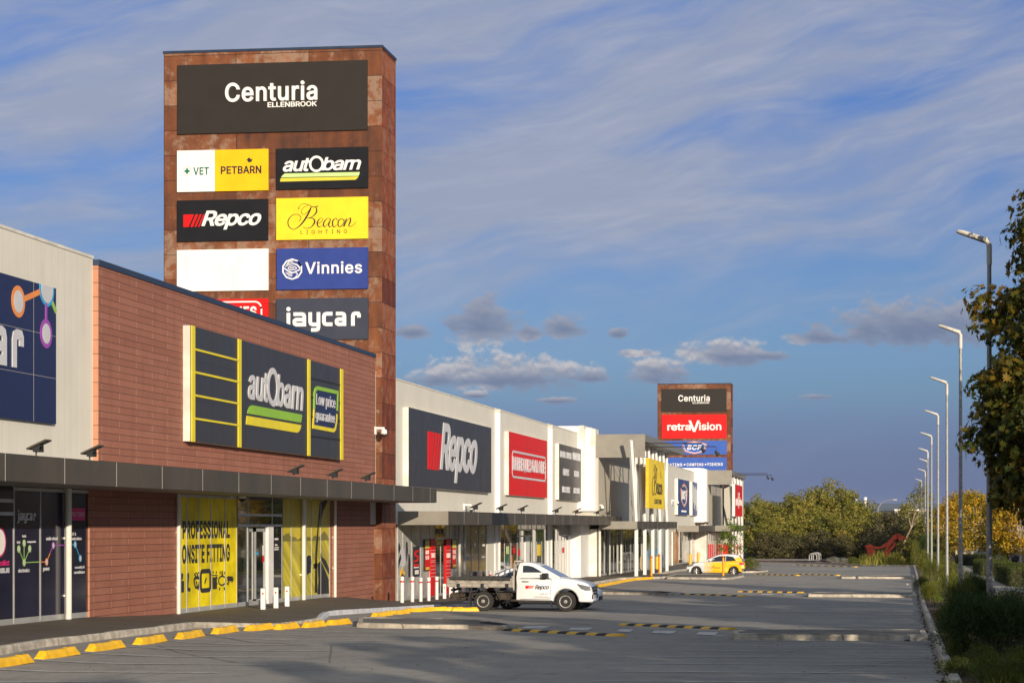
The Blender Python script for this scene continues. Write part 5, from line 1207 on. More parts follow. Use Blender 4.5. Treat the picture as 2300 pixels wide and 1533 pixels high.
mk('window_decal', S_['dkgrey'], D, race, 'dark parts of the racing car picture on the window')
mk('window_decal', S_['amber'], D, lambda m: m.prism([Z9(*p) for p in [(180, 790), (225, 900), (215, 930), (180, 890), (150, 940), (138, 960), (150, 880)]], FD.fn, 0, .012), 'amber part of the racing car picture')
mk('window_decal', S_['greyw'], D, lambda m: m.prism([Z9(*p) for p in [(180, 440), (215, 480), (235, 700), (225, 760), (185, 790), (145, 760), (138, 700), (155, 480)]], FD.fn, 0, .006), 'pale body of the racing car picture')
mk('window_decal', S_['green'], D, lambda m: (m.prism([FD.uv(*p) for p in [(1137, 1268), (1143.5, 1246), (1141, 1244), (1138.5, 1250), (1137.5, 1262)]], FD.fn, 0, .01)), 'green figure on the shop window')
for p0, p1, a, b, c in ((1152.5, 1157, 1229, 1242, 'red'), (1163.5, 1168, 1233, 1247, 'red'), (1206.5, 1214, 1222, 1247, 'yellow'), (1247, 1252, 1231, 1241, 'white'), (1254, 1260, 1231, 1241, 'white'), (1263, 1267, 1229, 1241, 'red'), (1137.5, 1143, 1226, 1243, 'lime')):
    mk('window_decal', S_[c], D, lambda m: rect(m, FD, p0, p1, a, b, 0, .01), c + ' notice on the shop window')
# wall signs
def sg(label, px0, px1, pt, pb, mt, dpt, **k): return wallsign(label, XW + dpt, px0, px1, pt, pb, mt, dpt, **k)
t, F = sg('charcoal sign with red bars and tall white letters on the cream wall', 918.3, 1103.5, 914, 1091, 'grey', .24, seams=(949, 984, 1014, 1048, 1081), hs=(.33, .66), seamcol='dark')
mk('red_bars', S_['red'], t, lambda m: repco_bars(m, F, 960.5, 992.5, 968, 1053, 0, .02, at=962))
a = F.uv(987.8, 1057); b = F.uv(1071.3, 1057); vt_ = F.uv(998, 949)[1]; vb_ = F.uv(1021, 1084)[1]
mk('lettering', S_['greyw'], t, lambda m: add_text(m, F.fn, 'Repco', a[0], b[0], vb_, vt_, 0, .03, bold=.05, shear=.3, spacing=.86))
t, F = sg('red sign with white rounded outline on the cream wall', 1143.2, 1228.8, 968.2, 1110.7, 'red', .22, seams=(1185, 1209), hs=(.32, .78), seamcol='dark')
def bbq(m):
    q0, q1 = F.uv(1150.3, 1013), F.uv(1225, 1013); v1 = F.uv(1152, 1013)[1]; v0 = F.uv(1152, 1070)[1]
    q = rrect(q0[0], q1[0], v0, v1, .3); stroke(m, F.fn, q + [q[0], q[1]], .11, 0, .02)
    F.text(m, 'BARBEQUES', 1151.6, 1193, 1024, 1057, 0, .03, at=1153, bold=.06); F.text(m, 'GALORE', 1194.5, 1223.5, 1031, 1060, 0, .03, at=1197, bold=.06)
mk('lettering', S_['greyw'], t, bbq)
t, F = sg('charcoal sign listing pet and bike departments, last on the cream wall', 1256, 1305.3, 995.6, 1121, 'grey', .22)
for q_ in (('BBQ FUEL & SUPPLIES', 1258, 1283.5, 1011, 1027), ('OUTDOOR LIVING', 1286, 1303.3, 1014.5, 1032), ('FIREPITS', 1264.5, 1278, 1051, 1066.5), ('HEATING', 1289.5, 1300, 1056, 1069.5), ('RUBS & SPICES', 1262.5, 1280, 1091, 1105), ('ACCESSORIES', 1288, 1302, 1094, 1107)):
    mk('lettering', S_['greyw'], t, lambda m: F.text(m, *q_, 0, .02, bold=.03))
t['label'] = 'charcoal sign with six small rows of white words, last on the cream wall'

# ---- portals
def portal(label, dP, rO, px_end, cols_px, rc, zt_, canopy_z, sign, far):
    XW = ro(-18.2)
    XO = ro(-rO); yo = None
    x, y = XO, 0
    y0 = (dP + XO * ST) / CT; y1 = YX(px_end, XO)
    t = thing('shop_building', label, 'shop', (XO, (y0 + y1) / 2, G(XO, y0)))
    z_hi, z_mid, z_lo = zt_
    mk('roof_slab', M['roofgrey'], t, lambda m: m.box(-40, XO, y0 + .1, y1, z_mid, z_hi))
    mk('roof_end_panel', M['fascia_end'], t, lambda m: m.box(-40, XO + .02, y0 - .04, y0 + .1, z_lo, z_hi + .02))
    mk('roof_fascia', M['roofgrey'], t, lambda m: m.box(XO, XO + .03, y0 + .1, y1, z_mid, z_hi + .015))
    mk('wall', M['greyrib'], t, lambda m: m.box(-40, XW - .02, y0, y1 - .1, canopy_z[1] - .05, z_lo + .02))
    mk('wall', M['greyrib'], t, lambda m: m.box(-40, XW - .02, y1 - 2.2, y1 - .05, canopy_z[1] - .05, z_mid - .002))
    mk('upper_wall', M['cream'], t, lambda m: m.box(-40, XW - .3, y0 + .12, y1 - 2.3, z_lo + .02, z_mid - .002))
    Xc = ro(-rc)
    cp = canopy(t, XW, Xc + .12, y0, YX(px_end - 18 if not far else px_end, Xc), canopy_z[0], canopy_z[1], step=3.1)
    for px in cols_px:
        yc = YX(px, Xc); zb = PZ(Xc, yc)
        c = mk('column', M['white'], t, lambda m: m.box(Xc - .12, Xc + .09, yc - .12, yc + .12, zb - .4, canopy_z[0]))
        mk('base_plate', M['galv'], c, lambda m: m.box(Xc - .18, Xc + .15, yc - .18, yc + .18, zb - .1, zb + .015))
        for k, (dy0, dx) in enumerate(((-2.1, -.15), (2.1, -.3))):
            mk('strut', M['white'], t, lambda m: m.tube([(Xc - .05 - .12 * k, yc + (.18 if k else -.18), canopy_z[1] - .02), (Xc + dx, yc + dy0, z_mid + .01)], .14, 4))
    return t, XO, y0, y1
q = 134 / FPX
T1, XO1, y10, y11 = portal('grey portal roof on white slanting columns with hanging yellow sign', 134, 15.15, 1535, [1430, 1449, 1467, 1483, 1498.8], 15.76, (203 * q, .361 * 15.15, 151.3 * q), (-.277, .24), None, False)
q = 221 / FPX
T2, XO2, y20, y21 = portal('farther grey portal roof on white columns with a hanging red sign', 221, 15.6, 1675, [1646, 1653, 1660.3, 1666.6], 15.85, (122.5 * q, .35 * 15.6, 90.5 * q), (-.68, -.07), None, True)
# glazing below the first portal
XL_ = XL; XL = ro(-18.35); yq0 = YX(1342, XL); wbox('wall_core', M['cream_flash'], T1, -40, XL - .06, yq0, y11 - .2, -6, -.28)
GQ = [1343.5, 1349.5, 1357, 1364, 1371, 1378.5, 1386, 1392.5, 1399, 1405, 1411, 1417, 1422.5, 1428, 1434, 1440]
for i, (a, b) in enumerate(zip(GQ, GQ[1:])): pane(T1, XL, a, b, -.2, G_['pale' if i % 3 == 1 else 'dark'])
mull(T1, XL, GQ, -.2, trans=[(1386, 1405, 1197)], w_=.085)
for px in (1347, 1368, 1395): pipe(T1, XL, px, -.28, .08)
FT = Face('X', XL + .03)
pane(T1, XL + .02, 1444, 1500, -.2, G_['mural']); mull(T1, XL + .02, [1444, 1455, 1466, 1477, 1489, 1500], -.2, w_=.1)
mk('window_decal', S_['cyan'], T1, lambda m: [stroke(m, FT.fn, [FT.uv(1446 + 3 * k, 1256 - 6 * (k % 4)), FT.uv(1455 + 3 * k, 1252 - 6 * (k % 4)), FT.uv(1466 + 3 * k, 1255 - 6 * (k % 4))], .05, 0, .01, True) for k in range(10)] and None, 'thin blue wave lines on the pale mural')
XL = XL_
XB_ = ro(-14.95)
t, F = wallsign('tall hanging yellow lighting shop sign with black script on the first portal', XB_, 1457, 1493, 1028, 1140, 'yellow', .2, 'yellow', seams=(1466, 1476, 1485), seamcol='dark')
mk('lettering', S_['ink'], t, lambda m: (beacon(m, F, 1464.5, 1488, 1043, 1113, 0, .02, at=1474, k=.9), F.text(m, 'LIGHTING', 1469.5, 1485.5, 1119.5, 1130.5, 0, .02, bold=.015, spacing=1.1)))
# long dark flood light arms
def arm(par, X, px, py, length, lab):
    y = YX(px, X); z = HX(px, py, X)
    t = thing('flood_light', lab, 'light', (X, y, z), 0, 'flood lights on long roof arms')
    mk('arm', M['dark'], t, lambda m: m.tube([(X - .3, y, z), (X + length, y, z), (X + length, y, z - .3)], .03, 6))
    mk('lamp_head', M['black'], t, lambda m: m.tube([(X + length - .05, y, z - .3), (X + length + .18, y, z - .6)], [.09, .14], 8))
arm(T1, XO1, 1455, 995, 3.6, 'near flood light on a long arm over the yellow hanging sign'); arm(T1, XO1, 1466, 1003, 4.3, 'second flood light arm over the yellow hanging sign')
arm(T2, XO2, 1650, 1063, 3.6, 'flood light arm over the red hanging sign'); arm(T2, XO2, 1655, 1066, 3.9, 'farthest flood light arm at the end of the shops')

# ---- outdoor shop building between the portals
yE0 = y11 - .05; yE1 = YX(1570, XW)
Ebd = thing('shop_building', 'cream outdoor shop between the two portals with blue signs', 'shop', (XW, (yE0 + yE1) / 2, -3.8))
zE = .288 * 19.5
mk('wall', M['cream'], Ebd, lambda m: m.box(-60, XW, yE0, yE1 + 6, -.4, zE)); mk('parapet_flashing', M['cream_flash'], Ebd, lambda m: m.box(XW - .3, XW + .03, yE0, yE1 + 5.9, zE, zE + .07))
wbox('wall_core', M['cream_flash'], Ebd, -60, XL - .06, yE0, y20, -6.5, -.4)
canopy(Ebd, XW - .05, XF, YX(1569.6, XF), y20 - .1, -.68, -.07)
for i, (pa, pb, rr, pt) in enumerate(((1573, 1578, 19.0, 1050.3), (1580.5, 1585, 18.6, 1051), (1587, 1589, 18.2, 1053))):
    Xf = ro(-rr); ya = YX(pa, Xf); yb = YX(pb, Xf) + 1.2; zt = HZ(pt, Xf, ya)
    fo = mk('stepped_fin', M['white'], Ebd, lambda m: m.box(-24, Xf, ya, yb, HZ(1172, Xf, ya), zt))
    if i < 2: mk('red_print', S_['red'], fo, lambda m: m.box(Xf, Xf + .01, ya + .3, yb - .7, HZ(1168, Xf, ya), HZ(1100 + 8 * i, Xf, ya)))
GE = [(1502, 1508, 'grey'), (1511, 1516, 'orange'), (1516, 1524, 'orange'), (1524, 1533, 'dark'), (1533, 1540, 'teal'), (1540, 1546, 'teal'), (1546, 1551, 'dark'), (1553, 1558, 'red'), (1558, 1563, 'red'), (1563, 1568, 'red'), (1568, 1573, 'red')]
for a, b, k in GE: pane(Ebd, XL, a, b, -.62, G_[k])
mull(Ebd, XL, [1502, 1508, 1511, 1516, 1524, 1533, 1540, 1546, 1551, 1553, 1558, 1563, 1568, 1573], -.62, w_=.16)
wbox('lower_wall', M['white'], Ebd, XL - .1, XL + .1, YX(1574, XL), YX(1588, XL), -6, -.6)
for px in (1509.5, 1552): pipe(Ebd, XL, px, -.68, .1)
t, F = wallsign('blue sign with shield emblem on the far cream wall', XW + .3, 1523, 1548.3, 1074, 1155, 'bcf2', .3)
shield(F, 1529, 1543, 1084, 1137, 'orange', 'white', t, 0, .03)
mk('lettering', S_['white'], t, lambda m: F.text(m, 'BOATING CAMPING FISHING', 1530.5, 1541.5, 1145, 1149, 0, .02, bold=.02))
t, F = wallsign('blue and white banner sign with faded picture on the far cream wall', XW + .3, 1555.5, 1576, 1081, 1156.5, 'bcf2', .3)
mk('picture', S_['greyw'], t, lambda m: [rect(m, F, 1556.5 + 2.2 * k, 1558 + 2.2 * k, 1089 + (k * 7) % 11, 1128 + (k * 13) % 21, 0, .02) for k in range(6)] and None)
mk('lettering', S_['white'], t, lambda m: (F.text(m, 'MEGA', 1571, 1575, 1106, 1110, 0, .02, bold=.03), F.text(m, 'STORE', 1571, 1575, 1126, 1130, 0, .02, bold=.03)))
# second portal glazing and sign
XL = ro(-18.3)
wbox('wall_core', M['cream_flash'], T2, -40, XL - .06, y20, y21 - .1, -7, -.66)
for a, b, k in ((1590, 1594, 'dark'), (1594, 1598, 'dark'), (1598, 1603, 'red'), (1603, 1608, 'grey'), (1608, 1613, 'red'), (1613, 1618, 'red'), (1618, 1623, 'grey'), (1623, 1628, 'red')): pane(T2, XL, a, b, -.62, G_[k])
mull(T2, XL, [1590, 1594, 1598, 1603, 1608, 1613, 1618, 1623, 1628], -.62, w_=.18)
XL = XL_
XB_ = ro(-15.35)
t, F = wallsign('hanging red electrical shop sign with white letters on the farther portal', XB_, 1651, 1667.3, 1086.5, 1158.5, 'red', .3, 'white')
mk('lettering', S_['white'], t, lambda m: (F.text(m, 'retra', 1652.5, 1658.5, 1116, 1135, 0, .02, bold=.04), F.text(m, 'V', 1657.5, 1661, 1105, 1141, 0, .02, bold=.04), F.text(m, 'ision', 1660.5, 1666.3, 1116, 1135, 0, .02, bold=.04)))
wbox('end_wall', M['greyrib'], T2, -40, XO2 - .3, y21 - .1, y21 + .4, -7, .35 * 15.6 - .02)
wbox('red_end_graphic', S_['red'], T2, XW + .1, XO2 - .6, y21 - .13, y21 - .11, -4.2, -2.3)

# ------------------------------------------------------------------ flood lights and cameras on the canopies
def flood():
    t = thing('flood_light', 'x', 'light')
    MB().box(-.10, .10, -.09, .09, 0, .015).build('base_plate', M['dark'], t, local=True)
    mb = MB(); mb.tube([(-.02, 0, .01), (-.02, 0, .20)], .022, 8); mb.box(-.05, .12, -.14, -.125, .12, .24); mb.box(-.05, .12, .125, .14, .12, .24); mb.box(-.05, -.03, -.14, .14, .12, .15)
    mb.build('bracket', M['dark'], t, local=True)
    mb = MB(); c, s_ = math.cos(R(24)), math.sin(R(24))
    def T_(x, y, z): return (x * c - z * s_, y, x * s_ + z * c + .27)
    k0 = MB().rbox(-.22, .34, -.19, .19, -.012, .035, .012); mb.add([T_(*v) for v in k0.v], k0.f)
    mb.build('lamp_head', M['fascia'], t, local=True)
    mb = MB()
    for i in range(5): k0 = MB().box(-.10, .12, -.1 + i * .05 - .005, -.1 + i * .05 + .005, -.075, -.012); mb.add([T_(*v) for v in k0.v], k0.f)
    k0 = MB().box(-.16, .30, -.15, .15, -.018, -.013); mb.add([T_(*v) for v in k0.v], k0.f)
    mb.build('heat_sink', M['dark'], t, local=True)
    return t
FL = flood()
fl = [(83, .85, ZT1, 'black flood light on the near canopy by the cream ribbed wall'), (203, .85, ZT1, 'black flood light on the near canopy where cream wall meets brick'), (661, .95, ZT1, 'black flood light under the right part of the charcoal stripe sign'),
      (749, .95, ZT1, 'black flood light below the right edge of the charcoal stripe sign'), (823, .95, ZT1, 'black flood light on the near canopy next to the rusty tower'),
      (1066, 1.0, ZT2, 'flood light on the second canopy under the sign with red bars'), (1124, 1.0, ZT2, 'flood light on the second canopy left of the red sign'), (1172, 1.0, ZT2, 'flood light on the second canopy under the red sign'),
      (1249, 1.0, ZT2, 'flood light on the second canopy just left of the last charcoal sign'), (1294, 1.0, ZT2, 'flood light on the second canopy below the last charcoal sign'), (1341, 1.0, ZT2, 'flood light on the second canopy beside the white stepped fins'), (1366, 1.0, ZT2, 'flood light near the far end of the second canopy'),
      (1580, 1.0, -.07, 'nearer of two tiny flood lights on the far canopy'), (1588, 1.0, -.07, 'farther of two tiny flood lights on the far canopy')]
for px, sc, z, lb in fl:
    Xk = XF - .35 * sc if z > -.05 else XF - .3
    put(FL, Xk, YX(px, Xk), z, .0, lb, 'flood lights standing on the shop canopies', sc=(sc, sc, sc))
def cctv(X, px, py, lb, wall=True, s_=1.0):
    y = YX(px, X); z = HX(px, py, X)
    t = thing('security_camera', lb, 'security camera', (X, y, z), 0, 'security cameras on the shops')
    mk('mount', M['white'], t, lambda m: (m.rbox(X - .02, X + .05, y - .10 * s_, y + .10 * s_, z - .14 * s_, z + .16 * s_, .01), m.tube([(X, y, z + .10 * s_), (X + .35 * s_, y, z + .10 * s_), (X + .35 * s_, y, z)], .05 * s_, 8)))
    mk('camera_body', M['white'], t, lambda m: m.lathe([(.04, .06), (.11, .04), (.12, -.10), (.10, -.13)], 14, c=(X + .35 * s_, y, z)))
    mk('lens_dome', M['black'], t, lambda m: m.lathe([(.095, -.12), (.09, -.18), (.05, -.23), (.01, -.245)], 14, c=(X + .35 * s_, y, z)))
cctv(XU, 842.5, 967, 'white security camera on the brick corner beside the rusty tower')
cctv(XW, 1509, 1127, 'white security camera on the far cream wall left of the blue sign', s_=1.6)
cctv(XW, 1042, 1138, 'small white security camera on the wall above the second canopy')
cctv(XL, 519, 1109, 'dark domed camera under the near canopy above the yellow windows')
cctv(ro(-18.4), 1341, 1137, 'small white security camera at the corner of the white fins')
# ================================================================== vehicles
M['carwhite'] = mat('white_car_paint', (.80, .80, .80), .3, var=.03, coat=.6); M['caryellow'] = mat('yellow_car_paint', (.80, .47, .012), .3, var=.03, coat=.6)
M['carglass'] = m_glass('car_glass', (.015, .018, .022), .03); M['windscreen'] = m_glass('windscreen_glass', (.05, .075, .12), .03)
M['chrome'] = mat('headlamp_lens', (.30, .31, .33), .15, metal=.5); M['tail'] = flat('tail_lamp', (.55, .01, .015), .2); M['tray'] = mat('aluminium_tray', (.40, .36, .31), .45, metal=.25, var=.12, scale=5)
M['canvas'] = mat('dark_tray_cover', (.045, .043, .04), .8, var=.2, scale=8); M['chassis'] = mat('dusty_chassis', (.05, .035, .025), .85, var=.4, scale=8); M['plate'] = flat('plate', (.6, .6, .55), .5)
def wheel(t, x, y, r, wd_, rim_r, spokes, alloy=False):
    sg = 1 if y > 0 else -1
    w_ = MB().lathe([(rim_r, -wd_ / 2), (r * .93, -wd_ / 2), (r, -wd_ * .36), (r, wd_ * .36), (r * .93, wd_ / 2), (rim_r, wd_ / 2)], 30, 'y', (x, y, r)).build('wheel', M['rubber'], t, 40, local=True)
    mb = MB(); oy = sg * wd_ / 2; f = lambda rr, o: (rr, oy + sg * o)
    pr = [f(rim_r + .015, -.01), f(rim_r + .012, .006), f(rim_r * .90, .002), f(rim_r * .86, -.045)]
    if not alloy: pr += [f(rim_r * .62, -.035), f(rim_r * .55, -.01), f(rim_r * .33, -.015), f(rim_r * .30, .02), f(.01, .025)]
    else: pr += [f(.01, -.06)]
    mb.lathe(pr, 30, 'y', (x, y, r))
    mb.build('rim', M['steelrim'] if not alloy else M['dark'], w_, 40, local=True)
    mb = MB()
    if alloy:
        for k in range(spokes):
            a = 2 * math.pi * k / spokes
            for da in (-.09, .09):
                mb.tube([(x + .04 * math.cos(a), y + oy * 1.0 - sg * .005, r + .04 * math.sin(a)), (x + rim_r * .95 * math.cos(a + da), y + oy - sg * .01, r + rim_r * .95 * math.sin(a + da))], [.02, .013], 5)
        mb.lathe([(.05, oy - sg * .03), (.05, oy + sg * .012), (.01, oy + sg * .016)], 12, 'y', (x, y, r))
        mb.build('spokes', M['alu'], w_, local=True)
    else:
        for k in range(spokes):
            a = 2 * math.pi * k / spokes; mb.lathe([(.016, oy - sg * .02), (.016, oy - sg * .03)], 8, 'y', (x + rim_r * .74 * math.cos(a), y, r + rim_r * .74 * math.sin(a)))
        mb.build('vent_holes', M['black'], w_, local=True)
def slab(mb, prof, wfn, rnd=.05, m=0):
    """profile (x, z) swept across the car with half width wfn(x, z), rounded shoulders"""
    n = len(prof); cx = sum(p[0] for p in prof) / n; cz = sum(p[1] for p in prof) / n; rings = []
    nr = []
    for i, p in enumerate(prof):
        a, b = prof[i - 1], prof[(i + 1) % n]; dx, dz = b[0] - a[0], b[1] - a[1]; l = math.hypot(dx, dz) or 1; nr.append((dz / l, -dx / l))
    area = sum(prof[i - 1][0] * prof[i][1] - prof[i][0] * prof[i - 1][1] for i in range(n)); sg = -1 if area > 0 else 1
    for sd in (-1, 1):
        for k, (ins, yy) in enumerate(((rnd, 0), (rnd * .3, rnd * .32), (0, rnd))):
            rings.append((sd, [(p[0] + sg * q[0] * ins, sd * (wfn(*p) - yy), p[1] + sg * q[1] * ins) for p, q in zip(prof, nr)]))
    order = [rings[0], rings[1], rings[2], rings[5], rings[4], rings[3]]
    vs = [v for _, r in order for v in r]
    mb.add(vs, [(i * n + j, i * n + (j + 1) % n, (i + 1) * n + (j + 1) % n, (i + 1) * n + j) for i in range(5) for j in range(n)] + [list(range(n)), [5 * n + j for j in range(n)]], m)
def arch(cx, cz, r, a0=180, a1=0, n=10): return [(cx + r * math.cos(R(a0 + (a1 - a0) * i / n)), cz + r * math.sin(R(a0 + (a1 - a0) * i / n))) for i in range(n + 1)]
def twosides(name, mt, t, polys, wfn, off, th=.01, label=None):
    for sd in (-1, 1):
        mb = MB()
        for pts in polys: sidepoly(mb, pts, wfn, off, th, sd)
        o = mb.build(name, mt, t, local=True)
        if label: o['label'] = label
def sidepoly(mb, pts, wfn, off, th=.01, sides=0):
    for sd in ((-1, 1) if sides == 0 else (sides,)):
        vs = [(x, sd * (wfn(x, z) + off), z) for x, z in pts] + [(x, sd * (wfn(x, z) + off - th), z) for x, z in pts]; k = len(pts)
        mb.add(vs, [list(range(k)), list(range(k, 2 * k))] + [(i, (i + 1) % k, k + (i + 1) % k, k + i) for i in range(k)])
# ---- the utility truck: origin at the rear axle, x forward
xr, yr, zr = og(1086.5, 1371.5)
U = thing('utility_truck', 'white single cab utility truck with open metal tray and red-black door lettering', 'truck', (xr, yr + .78, zr))
WBs = 3.0
def wU(x, z):
    w_ = .87
    if x > 3.2: w_ -= .10 * ((x - 3.2) / .75) ** 2
    if z > 1.12: w_ -= (z - 1.12) * .30
    return w_
low = [(1.20, .40)] + [(1.20, .95), (1.20, 1.19), (2.45, 1.20), (2.86, 1.20), (3.30, 1.14), (3.62, 1.06), (3.80, .98), (3.90, .84), (3.95, .62), (3.94, .44), (3.80, .34), (3.52, .34)] + [p for p in arch(3.0, .36, .46, 2, 178)] + [(2.48, .38)]
mb = MB(); slab(mb, low, wU, .06)
body = mb.build('body', M['carwhite'], U, 50, local=True)
gh = [(1.20, 1.17), (1.22, 1.5), (1.27, 1.70), (1.34, 1.745), (1.62, 1.755), (1.85, 1.72), (2.03, 1.64), (2.84, 1.215), (2.86, 1.17)]
mb = MB(); slab(mb, gh, wU, .05); mb.build('cab_roof', M['carwhite'], U, 50, local=True)
twosides('side_window', M['carglass'], U, [[(1.43, 1.215), (1.43, 1.645), (1.62, 1.645), (1.80, 1.60), (2.02, 1.48), (2.26, 1.32), (2.44, 1.17)]], wU, .004)
mb = MB(); mb.add([(2.06, -.62, 1.645), (2.06, .62, 1.645), (2.83, .76, 1.24), (2.83, -.76, 1.24), (2.03, -.62, 1.61), (2.03, .62, 1.61), (2.80, .76, 1.20), (2.80, -.76, 1.20)], [(0, 1, 2, 3), (4, 5, 6, 7), (0, 1, 5, 4), (1, 2, 6, 5), (2, 3, 7, 6), (3, 0, 4, 7)]); mb.build('windscreen', M['windscreen'], U, local=True)
mb = MB(); mb.add([(1.205, -.62, 1.25), (1.205, .62, 1.25), (1.235, .55, 1.6), (1.235, -.55, 1.6), (1.19, -.62, 1.25), (1.19, .62, 1.25), (1.22, .55, 1.6), (1.22, -.55, 1.6)], [(0, 1, 2, 3), (4, 5, 6, 7), (0, 1, 5, 4), (1, 2, 6, 5), (2, 3, 7, 6), (3, 0, 4, 7)]); mb.build('rear_window', M['carglass'], U, local=True)
mb = MB()
for a, b in (((1.36, .44), (1.36, 1.66)), ((2.44, .46), (2.48, 1.18)), ((1.36, .44), (2.44, .46)), ((1.36, 1.19), (2.48, 1.165))):
    dx, dz = (.007, 0) if abs(a[0] - b[0]) < .1 else (0, .007)
    sidepoly(mb, [(a[0] - dx, a[1] - dz), (b[0] - dx, b[1] - dz), (b[0] + dx, b[1] + dz), (a[0] + dx, a[1] + dz)], wU, .002, .006)
dl = mb.build('door_gap', M['black'], U, local=True)
twosides('door_handle', M['black'], U, [[(1.42, 1.06), (1.66, 1.055), (1.66, 1.085), (1.42, 1.09)]], wU, .03, .03)
for sd in (-1, 1):
    mb = MB(); k0 = MB().rbox(2.20, 2.40, 0, .20, 1.18, 1.38, .03); mb.add([(x - .25 * y, sd * (.86 + y), z) for x, y, z in k0.v], k0.f)
    mb.build('mirror', M['black'], U, local=True)
twosides('headlight', M['chrome'], U, [[(3.42, 1.00), (3.66, .95), (3.86, .90), (3.90, .76), (3.74, .74), (3.56, .82)]], wU, .012, .03)
mb = MB(); mb.rbox(3.86, 3.965, -.5, .5, .58, .88, .02); mb.rbox(3.80, 3.955, -.74, -.54, .44, .62, .02); mb.rbox(3.80, 3.955, .54, .74, .44, .62, .02); mb.build('grille', M['black'], U, local=True)
mb = MB(); mb.tube([(3.965, -.45, .80), (3.965, .45, .80)], .015, 6); mb.tube([(3.965, -.6, .68), (3.965, .6, .68)], .015, 6); mb.rbox(3.97, 3.985, -.19, .19, .42, .52, .004); mb.build('grille_trim', M['alu'], U, local=True)
mb = MB(); mb.rbox(3.78, 3.98, -.78, .78, .34, .46, .04); mb.build('front_bumper', M['carwhite'], U, local=True)
# tray
mb = MB(); zt0 = .86
mb.rbox(-1.30, 1.06, -.92, .92, zt0, zt0 + .05, .01)
for y0_, y1_ in ((-.93, -.90), (.90, .93)): mb.rbox(-1.30, 1.04, y0_, y1_, zt0 + .03, zt0 + .33, .008)
mb.rbox(-1.33, -1.30, -.93, .93, zt0 + .03, zt0 + .33, .008)
tr = mb.build('tray', M['tray'], U, local=True)
mb = MB(); mb.box(-1.3, 1.04, -.938, -.93, zt0 + .13, zt0 + .138); mb.box(-1.3, 1.04, -.938, -.93, zt0 + .24, zt0 + .246); mb.build('tray_groove', M['dark'], tr, local=True)
mb = MB(); mb.tube([(-1.20, -.955, zt0 + .33), (-.4, -.962, zt0 + .325), (.4, -.958, zt0 + .32), (1.0, -.955, zt0 + .30)], [.06, .065, .06, .055], 8); mb.tube([(-1.2, .95, zt0 + .33), (1.0, .95, zt0 + .31)], .05, 8); mb.box(-1.29, 1.03, -.9, .9, zt0 + .31, zt0 + .345); mb.build('tray_cover', M['canvas'], U, 50, local=True)
mb = MB(); pts = []
for i in range(11): pts.append((-1.15 + i * .2, -.942, zt0 + (.30 if i % 2 == 0 else .19)))
mb.tube(pts, .008, 4); mb.build('cord', M['black'], tr, local=True)
mb = MB()
for x in (-.90, -.02, .88): mb.rbox(x - .055, x + .055, -.975, -.93, zt0 - .03, zt0 + .14, .01)
mb.build('latch', M['black'], tr, local=True)
mb = MB(); mb.box(1.05, 1.09, -.93, .93, zt0, zt0 + .42)
for y in (-.80, -.45, 0, .45, .80): mb.tube([(1.10, y, .76), (1.11, y, 1.70), (1.15, y, 1.80)], .028, 8)
mb.tube([(1.16, -.85, 1.80), (1.16, .85, 1.80)], .032, 8); mb.tube([(1.11, -.80, 1.35), (1.11, .80, 1.35)], .022, 8); mb.tube([(1.15, -.8, 1.8), (1.40, -.74, 1.81)], .032, 8)
mb.build('headboard_rack', M['tray'], U, 50, local=True)
mb = MB()
for y in (-.42, .42): mb.box(-1.28, 3.3, y - .045, y + .045, .50, .64)
for x in (-1.2, -.6, 0.0, .5): mb.box(x, x + .06, -.85, .85, .72, .80)
mb.box(-.5, .5, -.05, .05, .32, .42); mb.lathe([(.14, -.12), (.14, .12)], 12, 'y', (0, 0, .36)); mb.box(-.03, .03, -.7, .7, .33, .39); mb.box(1.0, 2.5, -.78, .78, .36, .43); mb.box(.45, .95, -.80, -.45, .42, .66); mb.box(-1.30, -.95, -.55, .55, .42, .60); mb.tube([(-1.0, -.6, .45), (-.3, -.55, .40), (.5, -.5, .42)], .045, 8)
mb.build('chassis', M['chassis'], U, local=True)
for q in ((-.50, -.47, -.90, -.62, .20, .74), (-.50, -.47, .62, .90, .20, .74), (2.46, 2.49, -.86, -.66, .16, .40)): MB().box(*q).build('mud_flap', M['black_rub'], U, local=True)
for q in ([(.42, -.9, .84), (.62, -.88, .40)], [(-.42, -.9, .84), (-.55, -.88, .40)]): MB().tube(q, .025, 6).build('brace', M['black_rub'], U, local=True)
for a, b in ((-.85, -.62), (.62, .85)): MB().box(-1.345, -1.335, a, b, .68, .78).build('tail_lamp', M['tail'], U, local=True)
for x in (0, WBs):
    for y in (-.76, .76): wheel(U, x, y, .36, .245, .215, 14)
Fside = lambda u, v, n: (u, -(wU(u, v) + n), v)
mb = MB()
for x0, x1, sq in ((0, .25, 1), (.30, .44, 0), (.50, .61, 0), (.66, .74, 0)): mb.prism([(1.54 + .33 * x0, .82), (1.54 + .33 * x1, .82), (1.54 + .33 * (x1 + .25), .93), (1.54 + .33 * (x0 if sq else x0 + .25), .93)], Fside, 0, .004)
mb.build('door_stripes', S_['red'], U, local=True)
mb = MB(); add_text(mb, Fside, 'Repco', 1.88, 2.40, .76, .955, 0, .004, bold=.05, shear=.32, spacing=.86); add_text(mb, Fside, '133 227', 2.08, 2.39, .60, .67, 0, .004, bold=.02); add_text(mb, Fside, 'www.repco.com.au', 1.86, 2.40, .50, .54, 0, .004, bold=.02); mb.build('door_lettering', S_['ink'], U, local=True)

